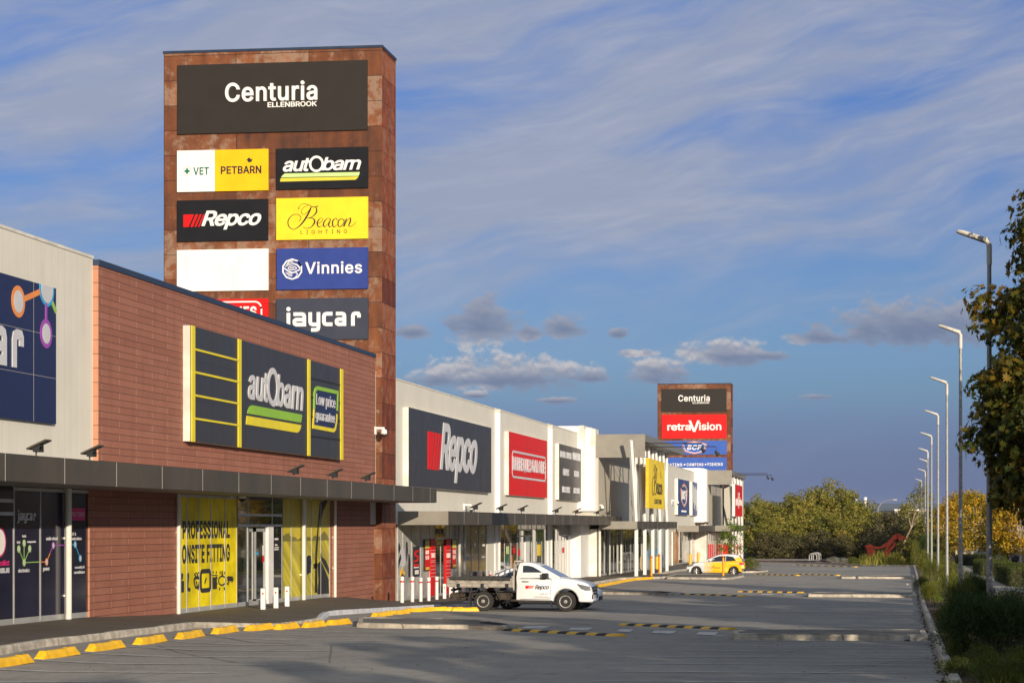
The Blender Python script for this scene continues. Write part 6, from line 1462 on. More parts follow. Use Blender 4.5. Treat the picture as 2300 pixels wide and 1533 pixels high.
# ---- generic hatchback
def hatch(label, loc, rz, paint, name='car', two_tone=None, s_=1.0, cat='car'):
    t = thing(name, label, cat, loc, rz); L0, L1 = -.72, 3.33
    def w_(x, z):
        q = .85
        if x > 2.6: q -= .16 * ((x - 2.6) / .75) ** 2
        if x < -.2: q -= .10 * ((-.2 - x) / .5) ** 2
        if z > .92: q -= (z - .92) * .36
        return q
    low = [(-.68, .38), (-.76, .55), (-.72, .88), (-.60, .96), (2.05, .94), (2.55, .90), (2.95, .80), (3.20, .66), (3.28, .50), (3.24, .30), (3.0, .22)] + arch(2.57, .31, .35, 0, 180) + [(2.1, .20), (.42, .20)] + arch(0, .31, .35, 0, 180) + [(-.55, .25)]
    mb = MB(); slab(mb, low, w_, .07); mb.build('body', paint[0], t, 50, local=True)
    gh_ = [(-.62, .92), (-.55, 1.15), (-.38, 1.38), (-.10, 1.45), (.55, 1.48), (1.0, 1.44), (1.38, 1.32), (2.12, .93)]
    mb = MB(); slab(mb, gh_, w_, .05); mb.build('roof', paint[1], t, 50, local=True)
    twosides('side_window', M['carglass'], t, [[(-.18, 1.04), (.02, 1.30), (.50, 1.37), (.52, 1.0)]], w_, .004); twosides('side_window', M['carglass'], t, [[(.56, 1.0), (.54, 1.37), (.98, 1.35), (1.30, 1.25), (1.88, .96)]], w_, .004)
    mb = MB(); mb.add([(1.40, -.58, 1.33), (1.40, .58, 1.33), (2.14, .74, .945), (2.14, -.74, .945), (1.36, -.58, 1.30), (1.36, .58, 1.30), (2.10, .74, .92), (2.10, -.74, .92)], [(0, 1, 2, 3), (4, 5, 6, 7), (0, 1, 5, 4), (1, 2, 6, 5), (2, 3, 7, 6), (3, 0, 4, 7)]); mb.build('windscreen', M['windscreen'], t, local=True)
    mb = MB(); mb.add([(-.41, -.56, 1.37), (-.41, .56, 1.37), (-.62, .66, 1.02), (-.62, -.66, 1.02), (-.38, -.56, 1.36), (-.38, .56, 1.36), (-.58, .66, 1.02), (-.58, -.66, 1.02)], [(0, 1, 2, 3), (4, 5, 6, 7), (0, 1, 5, 4), (1, 2, 6, 5), (2, 3, 7, 6), (3, 0, 4, 7)]); mb.build('rear_window', M['carglass'], t, local=True)
    twosides('tail_light', M['tail'], t, [[(-.70, .92), (-.45, .92), (-.40, .82), (-.45, .74), (-.72, .74)]], w_, .012, .03)
    twosides('headlight', M['chrome'], t, [[(2.70, .82), (2.92, .79), (3.14, .66), (3.05, .60), (2.80, .68)]], w_, .012, .03)
    mb = MB(); mb.rbox(3.18, 3.285, -.45, .45, .32, .48, .02); mb.rbox(-.80, -.70, -.6, .6, .30, .44, .02); sidepoly(mb, [(3.05, .44), (3.16, .46), (3.18, .30), (3.08, .28)], w_, .008, .03); sidepoly(mb, [(-.74, .50), (-.56, .50), (-.56, .38), (-.70, .34)], w_, .01, .03); mb.build('bumper_insert', M['black'], t, local=True)
    for sd in (-1, 1): k0 = MB().rbox(1.50, 1.66, 0, .17, .98, 1.09, .03); mb = MB(); mb.add([(x, sd * (.83 + y), z) for x, y, z in k0.v], k0.f); mb.build('mirror', paint[1], t, local=True)
    for q in ([(.62, .86), (.84, .86), (.84, .89), (.62, .90)], [(-.35, .87), (-.15, .87), (-.15, .90), (-.35, .91)]): twosides('door_handle', paint[0] if two_tone is None else M['alu'], t, [q], w_, .02, .02)
    mb = MB()
    for pts in ([(.535, .30), (.545, .30), (.545, .98), (.535, .98)], [(1.76, .30), (1.77, .30), (1.84, .92), (1.83, .92)], [(.54, .29), (1.77, .29), (1.77, .30), (.54, .30)]): sidepoly(mb, pts, w_, .002, .006)
    mb.build('door_gap', M['black'], t, local=True)
    for x in (0, 2.57):
        for y in (-.72, .72): wheel(t, x, y, .31, .21, .215, 7, True)
    mb = MB(); mb.box(-.5, 2.9, -.6, .6, .18, .30); mb.build('underbody', M['black'], t, local=True)
    if two_tone: two_tone(t, w_)
    t.scale = (s_, s_, s_)
    return t
xw, yw, zw = og(1141, 1365.5)
yw2 = yr + 2.75
hatch('white hatchback parked behind the white utility truck, only its wheel and nose showing', (XY(1141, yw2), yw2 + .72, G(XY(1141, yw2), yw2)), 0.0, (M['carwhite'], M['carwhite']), s_=1.04)
def paint_two():
    m = bpy.data.materials.new('yellow_white_livery'); m.use_nodes = True; t = NT(m.node_tree); p = t.n['Principled BSDF']
    x, y, z = t.xyz(t.new('ShaderNodeTexCoord').outputs['Object'])
    gx = t.m('ABSOLUTE', t.m('SUBTRACT', t.m('FRACT', t.m('DIVIDE', x, .075)), .5)); gz = t.m('ABSOLUTE', t.m('SUBTRACT', t.m('FRACT', t.m('DIVIDE', z, .075)), .5))
    edge = t.m('DIVIDE', t.m('SUBTRACT', x, 1.35), .75); grid = t.m('GREATER_THAN', t.m('MAXIMUM', gx, gz), t.m('SUBTRACT', .5, t.m('MULTIPLY', edge, .22)))
    wh = t.m('MAXIMUM', t.m('GREATER_THAN', x, 2.05), t.m('MULTIPLY', t.m('GREATER_THAN', x, 1.35), grid))
    t.l.new(t.mix(wh, (.84, .50, .008), (.66, .67, .69)), p.inputs['Base Color']); p.inputs['Roughness'].default_value = .3; p.inputs['Coat Weight'].default_value = .6
    return m
def paint_roof():
    m = bpy.data.materials.new('yellow_white_roof'); m.use_nodes = True; t = NT(m.node_tree); p = t.n['Principled BSDF']
    x, y, z = t.xyz(t.new('ShaderNodeTexCoord').outputs['Object'])
    f = t.sstep(t.m('ADD', t.m('MULTIPLY', z, 1.6), t.m('MULTIPLY', x, .55)), 1.72, 2.05)
    t.l.new(t.mix(f, (.80, .47, .012), (.66, .67, .69)), p.inputs['Base Color']); p.inputs['Roughness'].default_value = .3; p.inputs['Coat Weight'].default_value = .6
    return m
def livery2(t, w_):
    Fk = lambda u, v, n: (-u, w_(-u, v) + n, v); f = MB()
    for pts, sm in BEACON: stroke(f, Fk, [(-1.62 + (x - 1196) * .0012, .50 + (352 - y) * .0010, w2 * .0015) for x, y, w2 in pts], .01, 0, .004, True)
    add_text(f, Fk, 'LIGHTING', -.80, -.30, .56, .60, 0, .004, spacing=1.6); add_text(f, Fk, 'www.beaconlighting.com.au', -1.55, -.62, .37, .41, 0, .004)
    f.build('livery_lettering', S_['ink'], t, local=True)
dY = 143.5; xb, yb = wd(1647.5, dY)
hatch('yellow and white hatchback with printed livery parked by the far portal columns', (xb, yb + .72, G(xb, yb) + .0), math.pi, (paint_two(), paint_roof()), two_tone=livery2, s_=1.02)
PK = {'dark': mat('dark_car_paint', (.02, .022, .025), .3, coat=.5), 'teal': mat('teal_car_paint', (.03, .10, .09), .3, coat=.5)}
x, y = wd(2262, 214); hatch('dark hatchback on the road behind the pale tree trunks at the right edge', (x + .3, y, G(x, y) + .07), math.pi / 2 + .9, (PK['dark'], PK['dark']), s_=1.1)
x, y = wd(2207, 255); hatch('dark green car far down the road between the lamp poles', (x + .3, y, G(x, y) + .07), -math.pi / 2, (PK['teal'], PK['teal']))

# ================================================================== lamps
def lamp():
    t = thing('street_lamp', 'x', 'street lamp'); H = 10.3
    MB().lathe([(.088, -.1), (.082, 1.2), (.072, 4), (.064, 7), (.055, H - .55)], 14).build('pole', M['galv'], t, True, local=True)
    MB().lathe([(.20, -.05), (.20, .03), (.15, .05)], 14).build('base_flange', M['galv'], t, local=True)
    MB().lathe([(.082, .45), (.092, .46), (.092, .95), (.082, .96)], 14).build('access_hatch', M['galv'], t, local=True)
    mb = MB(); mb.tube([(0, 0, H - .62), (0, 0, H - .12), (-.06, 0, H - .02), (-.14, 0, H + .02)], [.07, .07, .065, .05], 12); mb.build('spigot', M['lampwhite'], t, True, local=True)
    hd = MB(); a = R(20); c, s_ = math.cos(a), math.sin(a)
    prof = [(-.06, .075, .10), (.10, .11, .085), (.45, .14, .07), (.80, .15, .055), (.93, .13, .04), (1.0, .08, .02)]
    vs = []
    for l, hw, th in prof:
        for yy, zz in ((-hw, 0), (-hw * .8, th), (hw * .8, th), (hw, 0), (hw * .85, -.035), (-hw * .85, -.035)):
            vs.append((-.08 - (l * c - zz * s_) * .80, yy, H + l * s_ * .80 + zz * c - .03))
    k = 6; hd.add(vs, [(i * k + j, i * k + (j + 1) % k, (i + 1) * k + (j + 1) % k, (i + 1) * k + j) for i in range(len(prof) - 1) for j in range(k)] + [list(range(k)), [(len(prof) - 1) * k + j for j in range(k)]])
    hd = hd.build('lamp_head', M['lampwhite'], t, 30, local=True)
    def Q(l, yy, zz): return (-.08 - (l * c - zz * s_) * .80, yy, H + l * s_ * .80 + zz * c - .03)
    mb = MB(); mb.add([Q(.50, -.10, -.042), Q(.92, -.10, -.042), Q(.92, .10, -.042), Q(.50, .10, -.042), Q(.50, -.10, -.03), Q(.92, -.10, -.03), Q(.92, .10, -.03), Q(.50, .10, -.03)], [(0, 1, 2, 3), (4, 5, 6, 7), (0, 1, 5, 4), (1, 2, 6, 5), (2, 3, 7, 6), (3, 0, 4, 7)]); mb.build('lamp_glass', M['white'], hd, local=True)
    mb = MB(); mb.add([Q(.02, -.09, -.040), Q(.49, -.09, -.040), Q(.49, .09, -.040), Q(.02, .09, -.040), Q(.02, -.09, -.03), Q(.49, -.09, -.03), Q(.49, .09, -.03), Q(.02, .09, -.03)], [(0, 1, 2, 3), (4, 5, 6, 7), (0, 1, 5, 4), (1, 2, 6, 5), (2, 3, 7, 6), (3, 0, 4, 7)])
    for l in (.3, .62): mb.lathe([(.02, 0), (.02, .01)], 8, c=Q(l, -.13, .02))
    mb.build('gear_cover', M['dark'], hd, local=True)
    return t
LP = lamp()
lamps = [(2222, 52.5, 540), (2157.5, 76, 745), (2127, 100, 858), (2107, 124, 930), (2092.5, 148, 978), (2084, 172, 1012), (2083, 198, 1035), (2078, 222, 1057), (2070, 265, 1079)]
nm = ['nearest street lamp, its tall pole crossed by plane tree leaves', 'second street lamp, standing clear of the big tree', 'third street lamp from the right', 'fourth street lamp from the right', 'fifth street lamp from the right', 'sixth street lamp from the right', 'seventh street lamp, its head poking left of the sixth pole', 'eighth street lamp, almost hidden in the row', 'farthest and smallest street lamp at the left of the row']
for (px, d, pt), lb in zip(lamps, nm):
    x, y = wd(px, d); zt = (HORP - pt) * d / FPX
    put(LP, x, y, zt - 10.3, .12, 'galvanised ' + lb, 'street lamps along the garden bed', sc=(1, 1, 1))
# curved road lamp and mast far away
x, y = wd(1972, 380); z0 = -4.9
t = thing('road_lamp', 'curved arm road lamp over the distant trees', 'street lamp', (x, y, z0)); zt = (1178 - 1123) * 380 / FPX
mk('pole', M['galv'], t, lambda m: m.tube([(x, y, z0), (x, y, zt - 1.5), (x + .6, y, zt - .5), (x + 1.6, y, zt), (x + 2.8, y, zt + .1)], [.12, .1, .09, .08, .07], 8)); mk('lamp_head', M['lampwhite'], t, lambda m: m.rbox(x + 2.7, x + 3.5, y - .2, y + .2, zt, zt + .2, .04))
x, y = wd(1943.5, 420); zt = (1178 - 1116) * 420 / FPX
t = thing('white_mast', 'white cylindrical mast over the distant trees', 'mast', (x, y, -5)); mk('post', M['white'], t, lambda m: m.lathe([(.25, -5), (.25, zt - 1.6), (.35, zt - 1.6), (.35, zt)], 12, c=(x, y, 0))); mk('antenna', M['dark'], t, lambda m: m.tube([(x - 1.2, y, zt - 2.4), (x + 1.2, y, zt - 2.6)], .06, 6))

# ================================================================== far setting
def fbox(name, lab, cat, pxa, pxb, d, pt, mt, parts=()):
    xa, ya = wd(pxa, d); xb_, yb_ = wd(pxb, d); zt = (HORP - pt) * d / FPX; z0 = lerp_tab(GT, d) - .5
    t = thing(name, lab, cat, ((xa + xb_) / 2, (ya + yb_) / 2, z0)); dx, dy = -ST * 14, CT * 14
    def f(m, z0=z0, zt=zt, o=0.0): m.add([(xa - o, ya, z0), (xb_ + o, yb_, z0), (xb_ + dx + o, yb_ + dy, z0), (xa + dx - o, ya + dy, z0), (xa - o, ya, zt), (xb_ + o, yb_, zt), (xb_ + dx + o, yb_ + dy, zt), (xa + dx - o, ya + dy, zt)], [(0, 1, 2, 3), (4, 5, 6, 7), (0, 1, 5, 4), (1, 2, 6, 5), (2, 3, 7, 6), (3, 0, 4, 7)])
    mk('wall', mt, t, f); mk('roof_edge', M['cream_flash'], t, lambda m: f(m, zt, zt + .25, .1)); return t
fbox('warehouse', 'low grey and blue building behind the end of the shops', 'building', 1640, 1712, 340, 1159, S_['slate'])
t = fbox('warehouse', 'blue band of the building seen right of the last shop', 'building', 1640, 1700, 330, 1168.5, S_['cyan']); t['label'] = 'low bright blue wall right of the last shop'
fbox('warehouse', 'blue topped tower block edge behind the big tree crown', 'building', 1917, 1925, 420, 1123, S_['cyan'])
fbox('warehouse', 'pale beige wall beyond the trees near the far street lamps', 'building', 2010, 2082, 330, 1146, M['conc'])
fbox('warehouse', 'small white roofed building at left of the far trees', 'building', 1672, 1712, 400, 1153, M['white'])
x0, y0 = wd(1672, 300); t = thing('red_sign_board', 'dark red sign board with white rings half hidden by the far shrubs', 'sign', (x0, y0, -4.6))
zt, zb = (1178 - 1186) * 300 / FPX, (1178 - 1222) * 300 / FPX; x1_, y1_ = wd(1700, 300)
Fr = lambda u, v, n: (x0 + (x1_ - x0) * u - ST * -n, y0 + (y1_ - y0) * u - n, v)
mk('board', S_['red'], t, lambda m: m.prism([(0, zb), (1, zb), (1, zt), (0, zt)], Fr, -.3, 0)); mk('ring', S_['white'], t, lambda m: (ring(m, Fr, .48, (zt + zb) / 2, .33, .95, .07, .16, 0, .05), ring(m, Fr, .48, (zt + zb) / 2, .17, .5, .06, .14, 0, .05)))
mk('leg', M['dark'], t, lambda m: [m.tube([(x0 + (x1_ - x0) * k, y0 + .1, -4.8), (x0 + (x1_ - x0) * k, y0 + .1, zb)], .08, 6) for k in (.1, .9)] and None)
# hills
mb = MB(); n = 60; vs = []
for i in range(n + 1):
    r_ = -3800 + 7000 * i / n; h = 105 + 22 * mnoise.noise(Vector((r_ * .0007, 0, 0))) + 10 * mnoise.noise(Vector((r_ * .003, 5, 0)))
    for dd, hh in ((9000, -60), (9600, h * .7), (10200, h), (11500, -60)): x, y = W2(r_ , dd); vs.append((x, y, hh))
mb.add(vs, [(i * 4 + j, i * 4 + j + 1, (i + 1) * 4 + j + 1, (i + 1) * 4 + j) for i in range(n) for j in range(3)])
tag(mb.build('hills', mat('forested_hills', (.035, .05, .03), .95, var=.3, scale=.003), smooth='all'), kind='structure')
# far garden bed, kerbs, low wall
def gpoly(name, mt, px, dz, base=True):
    pts = [og(*p) for p in px]; cx = sum(p[0] for p in pts) / len(pts); cy = sum(p[1] for p in pts) / len(pts)
    mb = MB(); n = len(pts); mb.add([(p[0], p[1], G(p[0], p[1]) + dz) for p in pts] + [(cx, cy, G(cx, cy) + dz)], [(i, (i + 1) % n, n) for i in range(n)])
    o = mb.build(name, M[mt]); tag(o, kind='structure'); return pts
a1, a2, a3 = og(1850, 1265)[:2], og(1929, 1269.8)[:2], og(2049, 1272)[:2]
kerb_line('kerb', [(KX(197), 197), a3, a2, a1, og(1700, 1260)[:2], (-18, 242)], w_=.3, h=.16)
mb = MB(); pts = [(a3[0] + .2, a3[1] + .2), (a2[0], a2[1] + .3), (a1[0] + 1, a1[1] + .3), (-8, 258), (-10, 330), (30, 330), (30, 215), (KX(200) + .2, 200)]
cxy = (4, 250); mb.add([(x, y, G(x, y) + .13) for x, y in pts] + [(cxy[0], cxy[1], G(*cxy) + .13)], [(i, (i + 1) % 8, 8) for i in range(8)]); tag(mb.build('garden_bed', M['soil']), kind='structure')
mb = MB(); mb.add([(x, y, G(x, y) + .12) for x, y in ((-17.8, 243), (-12, 240), (-6.5, 236), (-8, 262), (-18, 266))], [(0, 1, 2, 3, 4)]); tag(mb.build('footpath', M['conc'], recalc=False), kind='structure')
xa, ya = wd(1684, 268); xb_, yb_ = wd(1846, 268); z0 = lerp_tab(GT, 268)
t = thing('low_wall', 'low cream wall along the far path before the trees', 'wall', ((xa + xb_) / 2, (ya + yb_) / 2, z0)); mk('wall_body', M['kerb'], t, lambda m: m.prism([(xa, ya), (xb_, yb_), (xb_, yb_ + .4), (xa, ya + .4)], lambda u, v, n: (u, v, n), z0 - .2, z0 + .33)); mk('coping', M['cream_flash'], t, lambda m: m.prism([(xa, ya - .05), (xb_, yb_ - .05), (xb_, yb_ + .45), (xa, ya + .45)], lambda u, v, n: (u, v, n), z0 + .33, z0 + .40))
fp = [wd(px, 272) for px in (1685.5, 1727.5, 1772, 1795)]
for i, (x, y) in enumerate(fp):
    t = thing('marker_post', 'small timber post behind the low cream wall, %s from the left' % ORDN[i], 'post', (x, y, z0), 0, 'timber posts behind the low wall'); mk('post', M['bark_pale'], t, lambda m: m.rbox(x - .1, x + .1, y - .1, y + .1, z0 - .1, z0 + .75, .02))
# bike hoops
for i, (px, py, s_) in enumerate([(1826, 1260.5, 1.0), (1831, 1259.5, 1.03), (1835, 1259, 1.04)]):
    x, y, z = og(px, py); r_ = 8.3 * DR(x, y)[0] / FPX
    t = thing('bike_hoop', 'curved steel bike hoop on the far path, %s of three from the left' % ORDN[i], 'bike rack', (x, y, z), 0, 'steel bike hoops')
    pts = [(-r_, 0, 0), (-r_, 0, .62 * s_)] + [(r_ * math.cos(R(180 - 180 * k / 12)), 0, .62 * s_ + r_ * .78 * math.sin(R(180 - 180 * k / 12))) for k in range(1, 12)] + [(r_, 0, .62 * s_), (r_, 0, 0)]
    MB().tube(pts, .075, 8).build('hoop', M['galv'], t, True, local=True)
    mb = MB(); mb.lathe([(.12, 0), (.12, .03)], 10, c=(-r_, 0, 0)); mb.lathe([(.12, 0), (.12, .03)], 10, c=(r_, 0, 0)); mb.build('base_plate', M['galv'], t, local=True)
# rusty sculpture
dS = 215.0; M['redsteel'] = mat('red_oxide_steel', (.10, .013, .006), .8, var=.3, scale=2, streak=.4, spec=.15)
xs, ys = wd(1940, dS); k_ = dS / FPX
t = thing('sculpture', 'red steel sculpture like a crouching animal in the garden bed', 'sculpture', (xs, ys, lerp_tab(GT, dS) + .1))
def Zs(px, py): return ((1640 + px / 5.227 - 1940) * k_, (HORP - 1060 - py / 5.227) * k_ - (lerp_tab(GT, dS) + .1))
def plates(name, polys, n0, n1):
    mb = MB()
    for q in polys: mb.prism([Zs(*p) for p in q], lambda u, v, n: (u * CT - n * ST, u * ST + n * CT, v), n0, n1)
    return mb.build(name, M['redsteel'], t, local=True)
plates('back_plate', [[(1570, 862), (1640, 840), (1690, 868), (1760, 872), (1830, 822), (1920, 735), (1945, 718), (1975, 765), (1900, 815), (1840, 862), (1760, 895), (1660, 900), (1600, 905)]], -.5, .5)
plates('head_plate', [[(1945, 716), (1985, 722), (2065, 768), (2040, 790), (1970, 796), (1960, 760)]], -.6, .6)
plates('rear_leg', [[(1590, 895), (1660, 898), (1715, 925), (1670, 990), (1620, 985)]], -.35, .35)
plates('front_leg', [[(1870, 830), (1905, 820), (1850, 880), (1830, 960), (1840, 1000), (1808, 1000), (1808, 930), (1830, 870)]], -.5, -.2)
plates('front_leg', [[(1945, 785), (1975, 790), (1935, 870), (1880, 930), (1850, 1000), (1832, 1000), (1860, 900), (1920, 840)]], .2, .5)
# ================================================================== vegetation
LF = {'plane': m_leaf('plane_tree_leaves', [(.016, .03, .005), (.04, .055, .007), (.075, .085, .010), (.13, .11, .012), (.26, .15, .014)]),
      'autumn': m_leaf('autumn_leaves', [(.07, .09, .010), (.22, .19, .014), (.50, .33, .016), (.68, .42, .02), (.55, .24, .015)]),
      'euc': m_leaf('eucalypt_leaves', [(.05, .062, .012), (.13, .14, .022), (.24, .23, .036), (.33, .28, .045), (.34, .20, .055)], .25),
      'euc2': m_leaf('banksia_leaves', [(.03, .036, .012), (.07, .068, .024), (.13, .11, .045), (.20, .17, .08)], .2),
      'bright': m_leaf('bright_green_leaves', [(.08, .14, .012), (.17, .26, .02), (.26, .34, .03)], .4),
      'dkbush': m_leaf('dark_shrub_leaves', [(.022, .044, .012), (.055, .09, .020), (.11, .14, .028)], .25),
      'bush': m_leaf('shrub_leaves', [(.028, .05, .008), (.08, .11, .015), (.17, .185, .024), (.26, .21, .035)], .3),
      'hedge': m_leaf('hedge_leaves', [(.02, .035, .006), (.07, .09, .014), (.17, .19, .03)], .25), 'rust': m_leaf('rust_hedge_leaves', [(.10, .03, .01), (.30, .09, .02), (.36, .13, .03)], .25),
      'grass': m_leaf('reed_grass', [(.08, .09, .01), (.24, .24, .03), (.36, .30, .05), (.34, .17, .05)], .3), 'grey': m_leaf('grey_shrub_leaves', [(.12, .13, .10), (.25, .25, .20), (.36, .34, .28)], .2),
      'litter': m_leaf('fallen_leaves', [(.05, .022, .010), (.12, .05, .02), (.20, .10, .03)], 0.0)}
MAPLE = [(0, -.5), (.06, -.2), (.42, -.42), (.30, -.12), (.55, .05), (.28, .14), (.30, .38), (.12, .24), (0, .6), (-.12, .24), (-.30, .38), (-.28, .14), (-.55, .05), (-.30, -.12), (-.42, -.42), (-.06, -.2)]
DIAM = [(0, -.5), (.22, -.05), (0, .5), (-.22, -.05)]
BLADE = [(-.05, -.5), (.05, -.5), (0, .5)]
SPRAY = [(0, -.5), (.30, -.12), (.12, -.05), (.26, .25), (.05, .18), (0, .5), (-.10, .16), (-.30, .12), (-.12, -.05), (-.25, -.22)]
class LC:
    def __init__(s): s.v = []; s.f = []
    def leaf(s, p, nrm, up, size, shape):
        n = nrm.normalized(); t = up - n * up.dot(n)
        t = t.normalized() if t.length > 1e-4 else n.orthogonal().normalized(); b = n.cross(t); k = len(s.v)
        for i, (x, y) in enumerate(shape):
            q = p + b * (x * size) + t * (y * size) + n * (abs(x) * size * .18); s.v.append((q.x, q.y, q.z))
        s.f.append(list(range(k, k + len(shape))))
    def build(s, name, mt, parent=None):
        me = bpy.data.meshes.new(name); me.from_pydata(s.v, [], s.f); me.materials.append(mt); me.update()
        o = bpy.data.objects.new(name, me); COL.objects.link(o)
        if parent is not None: o.parent = parent
        ORG[o] = (Vector((0, 0, 0)), 0.0); return o
def rv(rg): 
    while True:
        v = Vector((rg.uniform(-1, 1), rg.uniform(-1, 1), rg.uniform(-1, 1)))
        if .05 < v.length <= 1: return v
def crown(rg, nclump, nleaf, cz, rx, rz, size, shape, shell=.55, cr=.28, droop=0.0, cone=0.0, bumps=.25):
    lc = LC(); cl = []
    for i in range(nclump):
        d = rv(rg).normalized(); k = rg.uniform(shell, 1) ** .7
        bump = 1 + bumps * mnoise.noise(d * 1.7 + Vector((rg.seedv, 0, 0)))
        zz = d.z * rz * k * bump; w_ = 1 - cone * max(0, zz / rz)
        cl.append(Vector((d.x * rx * k * bump * w_, d.y * rx * k * bump * w_, cz + zz)))
    for c in cl:
        r_ = cr * rx * rg.uniform(.6, 1.25)
        for j in range(int(nleaf * rg.uniform(.6, 1.3))):
            o_ = rv(rg); o_ = o_ * (o_.length ** -.35)
            p = c + Vector((o_.x, o_.y, o_.z * .8)) * r_
            nr = (o_ + rv(rg) * .9 + Vector((0, 0, .3)))
            up = Vector((rg.uniform(-1, 1), rg.uniform(-1, 1), rg.uniform(-.6, .5) - droop))
            lc.leaf(p, nr, up, size * rg.uniform(.6, 1.25), shape)
    return lc, cl
class RG(random.Random):
    pass
def rgen(seed): r = RG(seed); r.seedv = seed * 1.37; return r
def tree_proto(name, cat, seed, H, trunk_h, rx, mt, bark, nclump, nleaf, size, shape, cone=0.0, droop=0.0, tr=.13, crn=None, cr=.28, spread=.3, bumps=.25, shell=.5):
    rg = rgen(seed); t = thing(name, 'x', cat)
    cz = trunk_h + (H - trunk_h) * (.5 if cone < .2 else .42); rz = (H - trunk_h) / 2 * 1.05
    lc, cl = crown(rg, nclump, nleaf, cz, rx, rz, size, shape, cone=cone, droop=droop, cr=cr, bumps=bumps, shell=shell)
    mb = MB(); top = Vector((rg.uniform(-.3, .3), rg.uniform(-.3, .3), H * .86)); pts = [Vector((0, 0, -.3)), Vector((rg.uniform(-.05, .05), 0, trunk_h * .5)), Vector((rg.uniform(-.12, .12), rg.uniform(-.1, .1), trunk_h)), Vector((0, 0, cz)).lerp(top, .2), top]
    mb.tube(pts, [tr * 1.15, tr, tr * .85, tr * .5, tr * .12], 9)
    for c in cl[::max(1, len(cl) // 26)]:
        f = rg.uniform(.0, .6); st_ = pts[2].lerp(pts[3], f); md = st_.lerp(c, .5) + Vector((0, 0, spread * .6))
        mb.tube([st_, md, c], [tr * .36, tr * .2, tr * .05], 5)
    mb.build('trunk', bark, t, True, local=True)
    lc.build('crown', mt, t)
    return t
def tput(pr, x, y, label, group, sc=1.0, rz=None, dz=0.0, scz=None, z=None):
    return put(pr, x, y, (G(x, y) if z is None else z) + dz, random.uniform(0, 6.28) if rz is None else rz, label, group, sc=(sc, sc, scz or sc))
M['bark_mid'] = mat('gum_bark', (.36, .27, .19), .8, var=.25, scale=3)
def pyramid_tree(name, seed, H, th, rx, mt, bark, nclump, nleaf, size, tr=.15):
    rg = rgen(seed); t = thing(name, 'x', 'tree'); lc = LC(); cl = []
    def rad(f): return (.62 + f * 1.9) if f < .2 else 1.0 - ((f - .2) / .8) ** 1.25 * .88
    while len(cl) < nclump:
        f = rg.random(); R0 = rad(f) * rx
        if rg.random() > R0 / rx + .12: continue
        a = rg.uniform(0, 6.283); k = rg.uniform(.25, 1) ** .5; b_ = 1 + .34 * mnoise.noise(Vector((math.cos(a) * 1.1, math.sin(a) * 1.1, f * 3.2 + seed)))
        cl.append(Vector((math.cos(a) * R0 * k * b_, math.sin(a) * R0 * k * b_, th + f * (H - th) + rg.uniform(-.2, .2))))
    for c in cl:
        out_ = Vector((c.x, c.y, 0)); L = out_.length; r_ = rg.uniform(.38, .72) * (1.0 if c.z < H * .8 else .7)
        for j in range(int(nleaf * rg.uniform(.6, 1.3))):
            o_ = rv(rg); p = c + Vector((o_.x, o_.y, o_.z * .7)) * r_
            lc.leaf(p, o_ * .7 + rv(rg) * .6 + Vector((0, 0, .35)) + out_ * (.25 / max(.4, L)), Vector((rg.uniform(-1, 1), rg.uniform(-1, 1), -.9)), size * rg.uniform(.65, 1.2), MAPLE)
    mb = MB(); mb.tube([(0, 0, -.3), (.03, 0, th), (-.04, .03, H * .5), (.02, 0, H * .9)], [tr * 1.15, tr, tr * .6, tr * .12], 10)
    for c in cl[::3]:
        z0 = max(th * .8, c.z - .35 * math.hypot(c.x, c.y) - rg.uniform(.2, .8)); st_ = Vector((0, 0, z0)); md = st_.lerp(c, .55) + Vector((0, 0, -.1))
        mb.tube([st_, md, c], [tr * .22, tr * .13, tr * .04], 4)
    mb.build('trunk', bark, t, True, local=True); lc.build('crown', mt, t); return t
# big plane tree crowns at the right
HT = pyramid_tree('plane_tree', 7, 12.6, 2.5, 3.5, LF['plane'], M['bark_pale'], 460, 84, .20)
x, y = W2((VPX - CXP) / FPX * 50.5 + 5.9, 50.5)
tput(HT, x, y, 'big plane tree with green and rust leaves reaching in from the right edge', 'plane trees by the car park', 1.1, 1.2)
x, y = W2((VPX - CXP) / FPX * 66 + 7.6, 66)
tput(HT, x, y, 'second plane tree, behind the nearest one at the right edge', 'plane trees by the car park', .86, 3.9)
x, y = W2((VPX - CXP) / FPX * 82 + 9.4, 82)
tput(HT, x, y, 'third plane tree, low dark crown behind the others at the right edge', 'plane trees by the car park', .78, 5.1)
PT = pyramid_tree('plane_tree', 9, 9.7, 2.2, 3.4, LF['plane'], M['bark_pale'], 190, 50, .26)
# the rest of the row stands beside and behind the camera and throws the long shadows on the car park
for i, (r_, d, s_) in enumerate([(7.0, 31, .88), (6.6, 18, .84), (7.2, 5, .88), (6.4, -8, .86), (6.8, -21, .88), (6.6, -34, .86), (-1.5, -32, .84), (-8.5, -40, .88), (6.8, 24.5, .84), (6.2, 11.5, .82), (7.0, -1.5, .84), (6.6, -14.5, .84), (6.2, -27, .84), (12.6, 50, .85), (12.9, 34, .9), (12.5, 16, .9)]):
    x, y = (r_ * CT + (2.6 if -16 < d < 20 and r_ < 10 else 0), d)       # keep clear of the place the photo was taken from
    tput(PT, x, y, 'plane tree of the shading row beside the camera' if i < 13 else 'plane tree of the row along the road, outside the right edge', 'plane trees shading the car park', s_, i * 1.7)
AT = tree_proto('autumn_tree', 'tree', 11, 8.4, 1.8, 2.5, LF['autumn'], M['bark_pale'], 110, 34, .24, MAPLE, cone=.25, tr=.14, cr=.26)
